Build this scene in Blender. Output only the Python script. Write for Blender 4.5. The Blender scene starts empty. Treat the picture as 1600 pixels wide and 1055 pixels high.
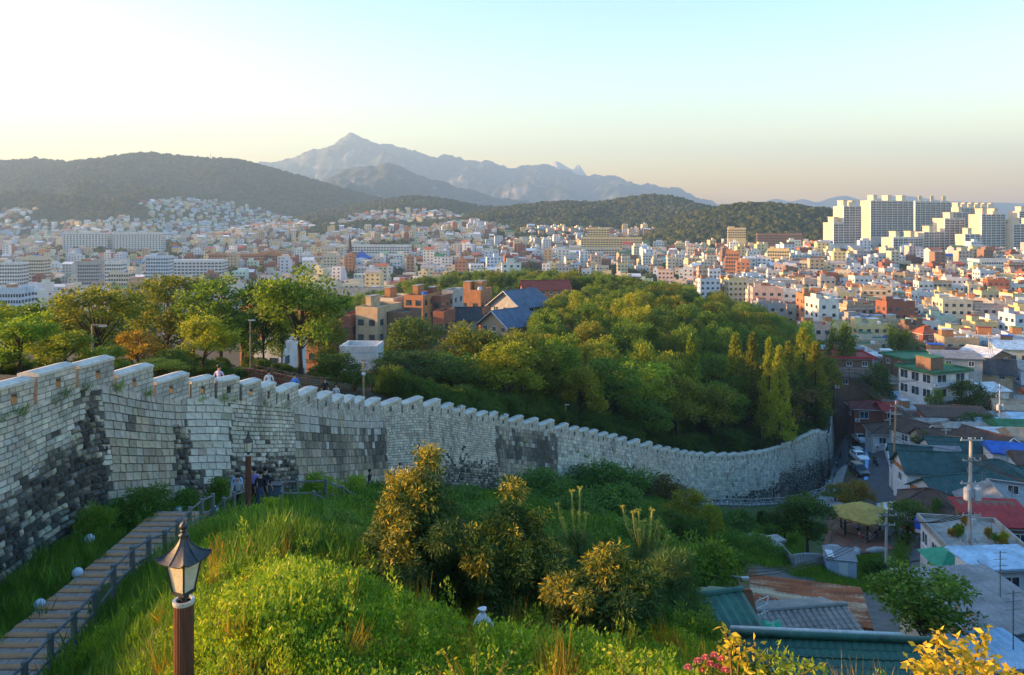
import bpy, bmesh, math, random
import numpy as np
from mathutils import Vector, Matrix, noise
from mathutils.bvhtree import BVHTree

# ------------------------------------------------------------------ camera, sky, sun, exposure
SC = bpy.context.scene
COL = SC.collection
HC = 100.0                      # camera height above datum, metres
FPX, CX, HY = 1200.0, 800.0, 340.0   # focal length, centre column and horizon row of the 1600x1055 photo

cam_d = bpy.data.cameras.new("camera")
cam = bpy.data.objects.new("camera", cam_d)
COL.objects.link(cam)
cam.location = (0, 0, HC)
cam.rotation_euler = (math.radians(90), 0, 0)
cam_d.sensor_width = 36.0
cam_d.lens = 36.0 * FPX / 1600.0
cam_d.shift_y = -(527.5 - HY) / 1600.0
cam_d.clip_start = 0.3
cam_d.clip_end = 60000
SC.camera = cam

SUN_AZ, SUN_EL = math.radians(-88), math.radians(10.5)    # azimuth from +Y towards +X
world = bpy.data.worlds.new("World")
SC.world = world
world.use_nodes = True
wn = world.node_tree.nodes
wl = world.node_tree.links
bg = wn["Background"]
sky = wn.new("ShaderNodeTexSky")
sky.sky_type = 'NISHITA'
sky.sun_disc = False
sky.sun_elevation = SUN_EL
sky.sun_rotation = SUN_AZ
sky.altitude = 100
sky.air_density = 1.6
sky.dust_density = 1.2
sky.ozone_density = 3.0
tint = wn.new("ShaderNodeMix"); tint.data_type = 'RGBA'; tint.blend_type = 'MULTIPLY'; tint.inputs[0].default_value = 1.0
tint.inputs[7].default_value = (1.05, 0.92, 0.95, 1)         # the evening air's faint pink, the same all over
wl.new(sky.outputs[0], tint.inputs[6]); 
hs = wn.new("ShaderNodeHueSaturation"); hs.inputs['Saturation'].default_value = 1.42
wl.new(tint.outputs[2], hs.inputs['Color']); wl.new(hs.outputs[0], bg.inputs[0])
bg.inputs[1].default_value = 0.15

sun_d = bpy.data.lights.new("sun", 'SUN')
sun_d.energy = 5.0
sun_d.angle = math.radians(0.6)
sun_d.color = (1.0, 0.56, 0.23)
sun = bpy.data.objects.new("sun", sun_d)
COL.objects.link(sun)
sd = Vector((math.sin(SUN_AZ) * math.cos(SUN_EL), math.cos(SUN_AZ) * math.cos(SUN_EL), math.sin(SUN_EL)))
sun.rotation_euler = sd.to_track_quat('Z', 'Y').to_euler()
sun.location = (-200, 60, 260)

SC.view_settings.view_transform = 'Standard'
SC.view_settings.look = 'None'
SC.view_settings.exposure = 2.1
SC.view_settings.gamma = 1.0
SC.view_settings.use_curve_mapping = False
SC.render.engine = 'CYCLES'
SC.cycles.use_denoising = True
SC.cycles.max_bounces = 6
SC.cycles.diffuse_bounces = 3
SC.cycles.transmission_bounces = 4
SC.cycles.volume_bounces = 0
SC.cycles.sample_clamp_indirect = 6.0

# ------------------------------------------------------------------ helpers
random.seed(11)
rng = np.random.default_rng(11)
U = random.uniform


def P(px, py, Y):
    """photo column, row and depth in metres -> a point of the place"""
    return Vector(((px - CX) / FPX * Y, Y, HC - (py - HY) / FPX * Y))


def XU(px, Y):
    return (px - CX) / FPX * Y


def tag(o, label=None, cat=None, group=None, kind=None):
    if label: o["label"] = label
    if cat: o["category"] = cat
    if group: o["group"] = group
    if kind: o["kind"] = kind
    return o


def thing(name, label, cat, loc=(0, 0, 0), rz=0.0, group=None):
    o = bpy.data.objects.new(name, None)
    COL.objects.link(o)
    o.location = loc
    o.rotation_euler = (0, 0, rz)
    o.empty_display_size = 0.2
    return tag(o, label, cat, group)


def link(name, me, parent=None, loc=None, rz=None):
    o = bpy.data.objects.new(name, me)
    COL.objects.link(o)
    if parent is not None: o.parent = parent
    if loc is not None: o.location = loc
    if rz is not None: o.rotation_euler = (0, 0, rz)
    return o


def mesh_np(name, V, F, mat=None, cols=None, smooth=False):
    """V (n,3), F (m,k) arrays of one face size; cols (m,3) optional face colours"""
    V = np.asarray(V, dtype=np.float32); F = np.asarray(F, dtype=np.int32)
    me = bpy.data.meshes.new(name)
    m, k = F.shape
    me.vertices.add(len(V)); me.vertices.foreach_set("co", V.ravel())
    me.loops.add(m * k); me.loops.foreach_set("vertex_index", F.ravel())
    me.polygons.add(m)
    me.polygons.foreach_set("loop_start", np.arange(0, m * k, k, dtype=np.int32))
    if smooth: me.polygons.foreach_set("use_smooth", np.ones(m, dtype=bool))
    if cols is not None:
        a = me.attributes.new("Col", 'FLOAT_COLOR', 'FACE')
        c = np.ones((m, 4), dtype=np.float32); c[:, :3] = cols
        a.data.foreach_set("color", c.ravel())
    me.update(calc_edges=True)
    if mat: me.materials.append(mat)
    return me


class MB:
    """collects shapes, builds one mesh"""
    def __init__(s):
        s.v = []; s.f = []; s.c = []; s.col = None; s.mi = []; s.m = 0

    def add(s, vs, fs):
        b = len(s.v)
        s.v.extend([tuple(v) for v in vs])
        for f in fs:
            s.f.append(tuple(i + b for i in f)); s.c.append(s.col); s.mi.append(s.m)
        return s

    def box(s, c, sz, rz=0.0, rot=None, taper=1.0, bottom=True):
        x, y, z = sz[0] / 2, sz[1] / 2, sz[2] / 2
        vs = [(-x, -y, -z), (x, -y, -z), (x, y, -z), (-x, y, -z),
              (-x * taper, -y * taper, z), (x * taper, -y * taper, z), (x * taper, y * taper, z), (-x * taper, y * taper, z)]
        R = rot if rot is not None else Matrix.Rotation(rz, 3, 'Z')
        C = Vector(c)
        vs = [R @ Vector(v) + C for v in vs]
        fs = [(4, 5, 6, 7), (0, 1, 5, 4), (1, 2, 6, 5), (2, 3, 7, 6), (3, 0, 4, 7)]
        if bottom: fs.append((3, 2, 1, 0))
        return s.add(vs, fs)

    def b2(s, x0, x1, y0, y1, z0, z1):
        return s.box(((x0 + x1) / 2, (y0 + y1) / 2, (z0 + z1) / 2), (x1 - x0, y1 - y0, z1 - z0))

    def cyl(s, p0, p1, r0, r1=None, n=8, caps=True):
        r1 = r0 if r1 is None else r1
        return s.tube([p0, p1], [r0, r1], n, caps)

    def tube(s, pts, rs, n=8, caps=True):
        pts = [Vector(p) for p in pts]
        if not hasattr(rs, '__len__'): rs = [rs] * len(pts)
        vs = []; fs = []
        for i, p in enumerate(pts):
            a = pts[max(i - 1, 0)]; b = pts[min(i + 1, len(pts) - 1)]
            d = (b - a)
            if d.length < 1e-9: d = Vector((0, 0, 1))
            d.normalize()
            ref = Vector((0, 0, 1)) if abs(d.z) < 0.95 else Vector((1, 0, 0))
            u = d.cross(ref).normalized(); w = u.cross(d)
            for k in range(n):
                t = 2 * math.pi * k / n
                vs.append(p + (u * math.cos(t) + w * math.sin(t)) * rs[i])
        for i in range(len(pts) - 1):
            for k in range(n):
                a = i * n + k; b = i * n + (k + 1) % n
                fs.append((a, a + n, b + n, b))
        if caps:
            fs.append(tuple(range(n))); fs.append(tuple(reversed(range((len(pts) - 1) * n, len(pts) * n))))
        return s.add(vs, fs)

    def lathe(s, prof, n=16, c=(0, 0, 0), star=None):
        """prof: list of (r,z); star(k,r,z)-> (r,z) to modulate by angle"""
        C = Vector(c); vs = []; fs = []
        for (r, z) in prof:
            for k in range(n):
                t = 2 * math.pi * k / n
                rr, zz = (r, z) if star is None else star(t, r, z)
                vs.append((C.x + rr * math.cos(t), C.y + rr * math.sin(t), C.z + zz))
        for i in range(len(prof) - 1):
            for k in range(n):
                a = i * n + k; b = i * n + (k + 1) % n
                fs.append((a, b, b + n, a + n))
        fs.append(tuple(reversed(range(n)))); fs.append(tuple(range((len(prof) - 1) * n, len(prof) * n)))
        return s.add(vs, fs)

    def prism(s, poly, axis_from, axis_to):
        """poly: list of offsets (Vector) swept from axis_from to axis_to"""
        a = Vector(axis_from); b = Vector(axis_to); n = len(poly)
        vs = [a + Vector(p) for p in poly] + [b + Vector(p) for p in poly]
        fs = [(i, (i + 1) % n, n + (i + 1) % n, n + i) for i in range(n)]
        fs.append(tuple(reversed(range(n)))); fs.append(tuple(range(n, 2 * n)))
        return s.add(vs, fs)

    def mesh(s, name, mats=None, smooth=False):
        me = bpy.data.meshes.new(name)
        me.from_pydata(s.v, [], s.f)
        if any(c is not None for c in s.c):
            a = me.attributes.new("Col", 'FLOAT_COLOR', 'FACE')
            arr = np.ones((len(s.f), 4), dtype=np.float32)
            for i, c in enumerate(s.c):
                if c is not None: arr[i, :3] = c
            a.data.foreach_set("color", arr.ravel())
        if mats is not None:
            for m in (mats if isinstance(mats, (list, tuple)) else [mats]): me.materials.append(m)
            if any(s.mi): me.polygons.foreach_set("material_index", s.mi)
        if smooth: me.polygons.foreach_set("use_smooth", [True] * len(s.f))
        me.update()
        return me

    def build(s, name, mat=None, parent=None, loc=None, rz=None, smooth=False, kind=None):
        o = link(name, s.mesh(name, mat, smooth), parent, loc, rz)
        if kind: o["kind"] = kind
        return o


def recalc(o):
    bm = bmesh.new(); bm.from_mesh(o.data)
    bmesh.ops.recalc_face_normals(bm, faces=bm.faces)
    bm.to_mesh(o.data); bm.free()
    return o


def copy_tree(o, parent=None):
    c = o.copy(); COL.objects.link(c); c.parent = parent
    for ch in o.children: copy_tree(ch, c)
    return c


# ------------------------------------------------------------------ materials
MATS = {}


def newmat(name):
    m = bpy.data.materials.new(name); m.use_nodes = True
    return m, m.node_tree.nodes, m.node_tree.links, m.node_tree.nodes["Principled BSDF"]


def ramp(nd, stops):
    r = nd.new("ShaderNodeValToRGB")
    e = r.color_ramp.elements
    while len(e) < len(stops): e.new(0.5)
    for i, (p, c) in enumerate(stops):
        e[i].position = p; e[i].color = (*c, 1)
    return r


def mixc(nd, ln, fac, a, b, mode='MIX'):
    m = nd.new("ShaderNodeMix"); m.data_type = 'RGBA'; m.blend_type = mode
    for sock, v in ((m.inputs[0], fac), (m.inputs[6], a), (m.inputs[7], b)):
        if isinstance(v, bpy.types.NodeSocket): ln.new(v, sock)
        elif isinstance(v, (int, float)): sock.default_value = v
        else: sock.default_value = (*v, 1)
    return m.outputs[2]


def noise_tex(nd, ln, scale, detail=4, rough=0.6, coord='Object', stretch=None):
    tc = nd.new("ShaderNodeTexCoord")
    src = tc.outputs[coord]
    if coord == 'World':
        pass
    if stretch:
        mp = nd.new("ShaderNodeMapping"); mp.inputs['Scale'].default_value = stretch
        ln.new(src, mp.inputs[0]); src = mp.outputs[0]
    n = nd.new("ShaderNodeTexNoise")
    n.inputs['Scale'].default_value = scale; n.inputs['Detail'].default_value = detail; n.inputs['Roughness'].default_value = rough
    ln.new(src, n.inputs['Vector'])
    return n


def plain(name, col, rough=0.75, var=0.25, scale=3.0, bump=0.15, metal=0.0, spec=0.3, grime=None, bscale=None, stretch=None):
    """base colour mottled by two noises, with fine relief"""
    if name in MATS: return MATS[name]
    m, nd, ln, b = newmat(name)
    n1 = noise_tex(nd, ln, scale, 5, 0.65, stretch=stretch)
    n2 = noise_tex(nd, ln, scale * 7.3, 3, 0.6, stretch=stretch)
    dark = tuple(c * (1 - var) for c in col); lite = tuple(min(c * (1 + var), 0.95) for c in col)
    r = ramp(nd, [(0.3, dark), (0.7, lite)])
    ln.new(n1.outputs[0], r.inputs[0])
    r2 = ramp(nd, [(0.35, (0.72, 0.72, 0.72)), (0.65, (1.0, 1.0, 1.0))])
    ln.new(n2.outputs[0], r2.inputs[0])
    c = mixc(nd, ln, 0.7, r.outputs[0], r2.outputs[0], 'MULTIPLY')
    if grime:
        n3 = noise_tex(nd, ln, scale * 0.45, 6, 0.7, stretch=stretch)
        r3 = ramp(nd, [(0.5, (0, 0, 0)), (0.66, (1, 1, 1))])
        ln.new(n3.outputs[0], r3.inputs[0])
        c = mixc(nd, ln, r3.outputs[0], c, grime)
    ln.new(c, b.inputs['Base Color'])
    b.inputs['Roughness'].default_value = rough
    b.inputs['Metallic'].default_value = metal
    b.inputs['Specular IOR Level'].default_value = spec
    if bump:
        bp = nd.new("ShaderNodeBump"); bp.inputs['Strength'].default_value = bump; bp.inputs['Distance'].default_value = 0.05
        n4 = noise_tex(nd, ln, bscale or scale * 5, 4, 0.7, stretch=stretch)
        ln.new(n4.outputs[0], bp.inputs['Height']); ln.new(bp.outputs[0], b.inputs['Normal'])
    MATS[name] = m
    return m


def attr_mat(name, rough=0.85, scale=2.0, var=0.35, bump=0.3, stain=None, spec=0.25, distance=0.04):
    """colour from the face attribute Col, mottled"""
    if name in MATS: return MATS[name]
    m, nd, ln, b = newmat(name)
    at = nd.new("ShaderNodeAttribute"); at.attribute_name = "Col"
    n1 = noise_tex(nd, ln, scale, 6, 0.7)
    r = ramp(nd, [(0.28, (1 - var,) * 3), (0.68, (1 + var * 0.4,) * 3)])
    ln.new(n1.outputs[0], r.inputs[0])
    c = mixc(nd, ln, 1.0, at.outputs['Color'], r.outputs[0], 'MULTIPLY')
    if stain:
        n3 = noise_tex(nd, ln, stain[1], 6, 0.75, stretch=stain[3] if len(stain) > 3 else None)
        r3 = ramp(nd, [(stain[2], (0, 0, 0)), (stain[2] + 0.14, (0.8, 0.8, 0.8))])
        ln.new(n3.outputs[0], r3.inputs[0])
        c = mixc(nd, ln, r3.outputs[0], c, stain[0])
    ln.new(c, b.inputs['Base Color'])
    b.inputs['Roughness'].default_value = rough
    b.inputs['Specular IOR Level'].default_value = spec
    bp = nd.new("ShaderNodeBump"); bp.inputs['Strength'].default_value = bump; bp.inputs['Distance'].default_value = distance
    n4 = noise_tex(nd, ln, scale * 6, 5, 0.7)
    ln.new(n4.outputs[0], bp.inputs['Height']); ln.new(bp.outputs[0], b.inputs['Normal'])
    MATS[name] = m
    return m


def leaf_mat(name, a, b_, c_, trans=0.45, rough=0.55, objvar=0.25):
    """leaf colours picked at random per leaf, shifted per plant, with light shining through"""
    if name in MATS: return MATS[name]
    m, nd, ln, b = newmat(name)
    g = nd.new("ShaderNodeNewGeometry")
    r = ramp(nd, [(0.0, tuple(q * 1.35 for q in a)), (0.55, tuple(q * 1.35 for q in b_)), (1.0, tuple(q * 1.25 for q in c_))])
    ln.new(g.outputs['Random Per Island'], r.inputs[0])
    oi = nd.new("ShaderNodeObjectInfo")
    r2 = ramp(nd, [(0.0, (1 - objvar, 1 - objvar * 0.8, 1 - objvar)), (0.5, (1, 1, 1)), (1.0, (1 + objvar * 1.3, 1 + objvar * 0.6, 1 - objvar * 0.2))])
    ln.new(oi.outputs['Random'], r2.inputs[0])
    c = mixc(nd, ln, 1.0, r.outputs[0], r2.outputs[0], 'MULTIPLY')
    ln.new(c, b.inputs['Base Color'])
    b.inputs['Roughness'].default_value = rough
    b.inputs['Specular IOR Level'].default_value = 0.25
    t = nd.new("ShaderNodeBsdfTranslucent")
    ln.new(mixc(nd, ln, 1.0, c, (1.25, 1.2, 0.6), 'MULTIPLY'), t.inputs['Color'])
    mx = nd.new("ShaderNodeMixShader"); mx.inputs[0].default_value = trans
    ln.new(b.outputs[0], mx.inputs[1]); ln.new(t.outputs[0], mx.inputs[2])
    ln.new(mx.outputs[0], nd["Material Output"].inputs['Surface'])
    MATS[name] = m
    return m


def glass_mat(name="window glass", col=(0.03, 0.045, 0.06)):
    if name in MATS: return MATS[name]
    m, nd, ln, b = newmat(name)
    n1 = noise_tex(nd, ln, 0.9, 2, 0.5)
    r = ramp(nd, [(0.35, tuple(c * 0.5 for c in col)), (0.7, tuple(min(1, c * 2.2) for c in col))])
    ln.new(n1.outputs[0], r.inputs[0]); ln.new(r.outputs[0], b.inputs['Base Color'])
    b.inputs['Roughness'].default_value = 0.08
    b.inputs['Specular IOR Level'].default_value = 0.6
    MATS[name] = m
    return m

# ------------------------------------------------------------------ the line of the fortress wall (column, depth, top row, foot row)
WALL = [(-2600, 6.6, None, None), (-1400, 10, None, None), (-500, 16.6, None, None), (-150, 21.6, None, None),
        (0, 25, 600, 905), (75, 27, 577, 850), (150, 29.5, 556, 818), (205, 31.5, 571, 806), (265, 34, 584, 797), (330, 36.5, 587, 793),
        (400, 39, 595, 790), (455, 42.5, 603, 782), (520, 48, 616, 772), (590, 56.5, 627, 762), (650, 61, 622, 760), (740, 70, 641, 762),
        (800, 77, 651, 766), (870, 84, 662, 772), (960, 94, 681, 772), (1040, 103, 700, 772), (1100, 110, 709, 776), (1160, 116, 708, 780),
        (1200, 121, 702, 778), (1240, 127, 689, 774), (1270, 133, 673, 766), (1290, 141, 660, 756), (1299, 152, 652, 746), (1302, 172, 646, 735)]
WPX = np.array([w[0] for w in WALL], float)
WYD = np.array([w[1] for w in WALL], float)
WTZ = np.array([(-4.6, -4.8, -5.0, -5.3)[i] if w[2] is None else -(w[2] - HY) / FPX * w[1] for i, w in enumerate(WALL)])
WBZ = np.array([(-10.8, -11.2, -11.5, -11.7)[i] if w[3] is None else -(w[3] - HY) / FPX * w[1] for i, w in enumerate(WALL)])


def smooth_interp(x, xp, fp):
    """monotone-ish cubic (Catmull-Rom with finite differences)"""
    x = np.asarray(x, float)
    m = np.gradient(fp, xp)
    i = np.clip(np.searchsorted(xp, x) - 1, 0, len(xp) - 2)
    h = xp[i + 1] - xp[i]; t = np.clip((x - xp[i]) / h, 0, 1)
    return ((1 + 2 * t) * (1 - t) ** 2 * fp[i] + t * (1 - t) ** 2 * h * m[i] + t * t * (3 - 2 * t) * fp[i + 1] + t * t * (t - 1) * h * m[i + 1])


def wall_y(px):
    px = np.asarray(px, float)
    return np.where(px > 1302, 172.0, smooth_interp(np.clip(px, -2600, 1302), WPX, WYD))


# ------------------------------------------------------------------ ground heights: thin plate splines over column and log depth
OUT = [  # X, Y, Z(relative to eye) or (px, py, Y)
    ('w', 0, 1.3, -1.75), ('w', -3, 1.3, -1.9), ('w', 3, 1.3, -1.9), ('w', 0, 5, -4.0), ('w', 0, 7.5, -5.4), ('w', 4, 6, -4.9), ('w', -4, 5, -4.4), ('w', 9, 6, -6), ('w', -9, 6, -7.5), ('w', 0, 3, -3.0),
    ('w', -3.55, 8.3, -6.3), ('w', -6, 12, -8.4), ('w', -8, 8, -7.6), ('w', -10.4, 12, -10.8), ('w', -12.4, 12, -11.2), ('w', -15, 12, -11.2),
    ('w', -12.4, 17, -11.35), ('w', -12.4, 21, -11.35), ('w', -12.4, 25, -11.35), ('w', -12.2, 29, -11.4), ('w', -11.2, 17, -11.35), ('w', -11.3, 25, -11.35), ('w', -13.6, 25, -11.35), ('w', -13.7, 20, -11.38), ('w', -10.7, 20, -11.0), ('w', -10.4, 25, -10.8),
    (330, 1000, 11), (230, 1000, 14), (400, 900, 15.5), (330, 880, 17.5), (300, 850, 23), (450, 830, 24), (350, 812, 29.5),
    (372, 799, 31.5), (430, 792, 32.5), (460, 790, 34), (530, 805, 37), (520, 772, 42), (480, 775, 38.5), (560, 772, 46),
    (600, 1050, 10), (600, 950, 14), (600, 905, 18), (640, 850, 26), (600, 812, 36), (620, 782, 50),
    (754, 1000, 14), (700, 985, 17), (800, 985, 17), (800, 1050, 11), (800, 900, 27), (800, 830, 40), (800, 785, 60), (740, 768, 64),
    (950, 1020, 14.5), (950, 1055, 11), (1000, 960, 22), (1000, 900, 31), (1000, 850, 45), (1000, 800, 70), (1000, 780, 92),
    (1100, 1030, 15), (1100, 960, 28), (1100, 900, 42), (1100, 850, 62), (1110, 812, 90),
    (1200, 1130, 8), (1200, 1130, 14), (1200, 1110, 22), (1200, 990, 36), (1230, 930, 52), (1200, 870, 62), (1200, 838, 80), (1200, 808, 98), (1285, 770, 122),
    (1270, 880, 66), (1310, 883, 74), (1310, 905, 69), (1345, 848, 85), (1300, 840, 86), (1390, 845, 86), (1390, 790, 97), (1300, 790, 106),
    (1300, 740, 128), (1375, 722, 127), (1320, 720, 128), (1345, 685, 150), (1315, 672, 165), (1400, 700, 135),
    (1350, 1150, 8), (1350, 1150, 16), (1350, 1120, 23), (1350, 1000, 36), (1330, 975, 46), (1400, 930, 58), (1450, 842, 78), (1450, 790, 96),
    (1550, 1150, 8), (1550, 1150, 20), (1550, 1020, 32), (1550, 950, 48), (1550, 880, 62), (1550, 820, 80), (1550, 770, 100), (1500, 720, 122), (1580, 710, 120),
    (1500, 680, 140), (1400, 670, 150), (1590, 670, 150), (1900, 1000, 20), (1900, 950, 40), (1900, 760, 100), (2500, 900, 30), (2500, 800, 80), (1900, 700, 150),
]
INN = [
    (-1400, 14, -6.5), (-500, 30, -7.5), (-500, 60, -12), (0, 40, -8.2), (0, 60, -12), (100, 50, -10.5), (250, 60, -12.5), (380, 55, -11.5), (470, 74, -15), (330, 80, -15.5), (100, 100, -20),
    (600, 80, -18), (700, 90, -21), (800, 105, -25), (800, 130, -27), (900, 115, -28.5), (1000, 125, -31), (1100, 135, -33), (1200, 145, -35.5), (1270, 150, -36.5),
    (600, 160, -31), (700, 170, -31), (850, 190, -29), (1000, 190, -29.5), (1120, 200, -31), (1200, 190, -34), (900, 250, -30), (1000, 250, -31), (1100, 260, -34), (1200, 240, -39),
    (1260, 180, -40), (400, 160, -33), (200, 160, -35), (0, 200, -40), (-500, 200, -35),
    (1330, 175, -45), (1400, 176, -44), (1500, 178, -42), (1600, 178, -42), (1900, 178, -41), (2500, 180, -40),
    (1340, 220, -46), (1450, 220, -44), (1600, 220, -43), (1300, 320, -48), (1450, 320, -48), (1600, 320, -48), (1900, 300, -46),
    (1250, 500, -51), (1450, 480, -52), (1600, 480, -51), (1900, 500, -48), (1250, 700, -48), (1450, 650, -48), (1600, 650, -47), (1320, 830, -38), (1450, 820, -42), (1600, 800, -40), (1900, 850, -35), (1250, 1000, -40), (1500, 1000, -32),
    (1000, 400, -45), (800, 400, -38), (600, 350, -39), (300, 350, -50), (100, 300, -46), (-400, 400, -50), (800, 280, -33), (650, 250, -36),
    (0, 600, -66), (300, 600, -64), (600, 600, -58), (900, 600, -54), (1100, 600, -53), (-400, 700, -62),
    (0, 1000, -68), (175, 1150, -46), (175, 1060, -54), (300, 1000, -64), (600, 1000, -56), (580, 900, -49), (370, 820, -54), (280, 720, -58), (900, 1000, -47), (1100, 1000, -46), (-400, 1100, -60),
    (0, 1500, -58), (300, 1500, -55), (600, 1500, -42), (900, 1500, -30), (1200, 1500, -30), (1600, 1500, -30), (-500, 1500, -50), (2200, 1500, -30),
    (0, 2500, -40), (500, 2500, -40), (1000, 2500, -40), (1600, 2500, -40), (-600, 2500, -40), (2400, 2500, -40),
    (0, 6000, -50), (800, 6000, -50), (1600, 6000, -50), (-900, 6000, -50), (2600, 6000, -50), (0, 9500, -60), (1600, 9500, -60), (-900, 9500, -60), (2600, 9500, -60),
]
VS = 0.8


class TPS:
    def __init__(s, pts, lam=1e-3):
        A = np.array([(p[0], VS * math.log(p[1])) for p in pts]); z = np.array([p[2] for p in pts])
        n = len(A)
        K = s.k(np.linalg.norm(A[:, None] - A[None], axis=2)) + lam * np.eye(n)
        Pm = np.c_[np.ones(n), A]
        M = np.zeros((n + 3, n + 3)); M[:n, :n] = K; M[:n, n:] = Pm; M[n:, :n] = Pm.T
        s.w = np.linalg.solve(M, np.r_[z, 0, 0, 0]); s.A = A

    @staticmethod
    def k(r):
        return np.where(r > 1e-9, r * r * np.log(np.maximum(r, 1e-9)), 0)

    def __call__(s, u, y):
        q = np.stack([np.ravel(u), VS * np.log(np.ravel(y))], 1)
        d = np.linalg.norm(q[:, None] - s.A[None], axis=2)
        return (s.k(d) @ s.w[:-3] + s.w[-3] + q @ s.w[-2:]).reshape(np.shape(u))


outp = []
for p in OUT:
    if p[0] == 'w': outp.append((p[1] / p[2], p[2], p[3]))
    else: outp.append(((p[0] - CX) / FPX, p[2], -(p[1] - HY) / FPX * p[2]))
innp = [((p[0] - CX) / FPX, p[1], p[2]) for p in INN]
for i in range(len(WPX)):
    u = (WPX[i] - CX) / FPX
    outp.append((u, WYD[i] * 0.985, WBZ[i]))
    innp.append((u, WYD[i] * 1.012, WTZ[i] - 1.6)); innp.append((u, WYD[i] * 1.07, WTZ[i] - 1.7))
T_OUT, T_INN = TPS(outp), TPS(innp)

gx = np.unique(np.concatenate([np.linspace(-2600, -200, 40), np.arange(-200, 1800, 8.0), np.linspace(1800, 3400, 30), [1302, 1304]]))
NO, NI = 100, 150
tt = np.linspace(0, 1, NO)
GV = np.zeros((len(gx), NO + NI, 3))
for i, px in enumerate(gx):
    u = (px - CX) / FPX
    yw = float(wall_y(px)) + 0.35
    yo = np.exp(np.log(1.3) + (np.log(yw) - np.log(1.3)) * tt)
    yi = np.exp(np.linspace(np.log(yw + 0.02), np.log(9300), NI))
    zo = T_OUT(np.full(NO, u), np.minimum(yo, yw)); zi = T_INN(np.full(NI, u), yi)
    if px > 1303:
        w = np.clip((np.log(yi) - np.log(172)) / 0.12, 0, 1); zi = zi * w + zo[-1] * (1 - w)
    y = np.r_[yo, yi]; z = np.r_[zo, zi]
    x = np.clip(u * y, -9000, 9000)
    for_noise = np.array([noise.noise((a * 0.35, b * 0.35, 0)) for a, b in zip(x, y)])
    z = z + for_noise * np.clip(0.05 + (np.hypot(x, y) - 20) * 0.003, 0.04, 0.3) * np.where((np.abs(x + 12.4) < 1.6) & (y < 32), 0.1, 1.0)
    GV[i] = np.stack([x, y, z + HC], 1)
ni, nj = GV.shape[:2]
idx = np.arange(ni * nj).reshape(ni, nj)
GF = np.stack([idx[:-1, :-1], idx[1:, :-1], idx[1:, 1:], idx[:-1, 1:]], -1).reshape(-1, 4)
# cover of the ground: 0 grass, 1 woodland soil, 2 town
cx_ = GV[:-1, :-1].reshape(-1, 3)
cpx = cx_[:, 0] / cx_[:, 1] * FPX + CX
inner = np.zeros((ni - 1, nj - 1), bool); inner[:, NO - 1:] = True; inner = inner.ravel()
cols = np.zeros((len(GF), 3), np.float32)
cols[:] = (0.06, 0.085, 0.022)
nz = np.array([noise.noise((a * 0.22, b * 0.22, 3.3)) for a, b in cx_[:, :2]])
bare = (nz > 0.22) & ~inner
cols[bare] = (0.12, 0.085, 0.05)
cols[inner] = (0.07, 0.055, 0.03)
town = inner & ((cx_[:, 1] > 300) | (cpx > 1305)) | (~inner & (cpx > 1400) & (cx_[:, 1] > 60)) | (~inner & (cpx > 1180) & (cx_[:, 1] > 36) & (cx_[:, 1] < 58))
cols[town] = (0.13, 0.125, 0.115)
cols[cx_[:, 1] > 2600] = (0.045, 0.06, 0.02)
M_ground = attr_mat("ground cover", rough=0.95, scale=1.1, var=0.5, bump=0.6)
ground_o = link("ground", mesh_np("ground", GV.reshape(-1, 3), GF, M_ground, cols, smooth=True))
tag(ground_o, "grassy hillside falling away to the valley floor", kind="structure")


# ------------------------------------------------------------------ hills and mountains
def fbm(x, y, s, o=4):
    return noise.fractal((x * s, y * s, 1.7), 0.9, 2.1, o)


M_hill = plain("wooded hillside", (0.035, 0.05, 0.018), rough=0.95, var=0.5, scale=0.02, bump=0.8, bscale=0.12, spec=0.1)


def rock_mat():
    m, nd, ln, b = newmat("granite mountain")
    n1 = noise_tex(nd, ln, 0.0055, 9, 0.74)
    r = ramp(nd, [(0.535, (0.03, 0.044, 0.024)), (0.60, (0.20, 0.185, 0.17))])
    g = nd.new("ShaderNodeNewGeometry")
    sx = nd.new("ShaderNodeSeparateXYZ"); ln.new(g.outputs['Normal'], sx.inputs[0])
    mp = nd.new("ShaderNodeMapRange"); mp.inputs[1].default_value = 0.95; mp.inputs[2].default_value = 0.45
    mp.inputs[3].default_value = -0.08; mp.inputs[4].default_value = 0.06
    ln.new(sx.outputs[2], mp.inputs[0])
    ad = nd.new("ShaderNodeMath"); ad.operation = 'ADD'
    ln.new(n1.outputs[0], ad.inputs[0]); ln.new(mp.outputs[0], ad.inputs[1])
    ln.new(ad.outputs[0], r.inputs[0]); ln.new(r.outputs[0], b.inputs['Base Color'])
    b.inputs['Roughness'].default_value = 0.95
    return m


M_rock = rock_mat()
M_granite = plain("bare granite", (0.42, 0.38, 0.33), rough=0.95, var=0.35, scale=0.006, bump=0.3)


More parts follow.
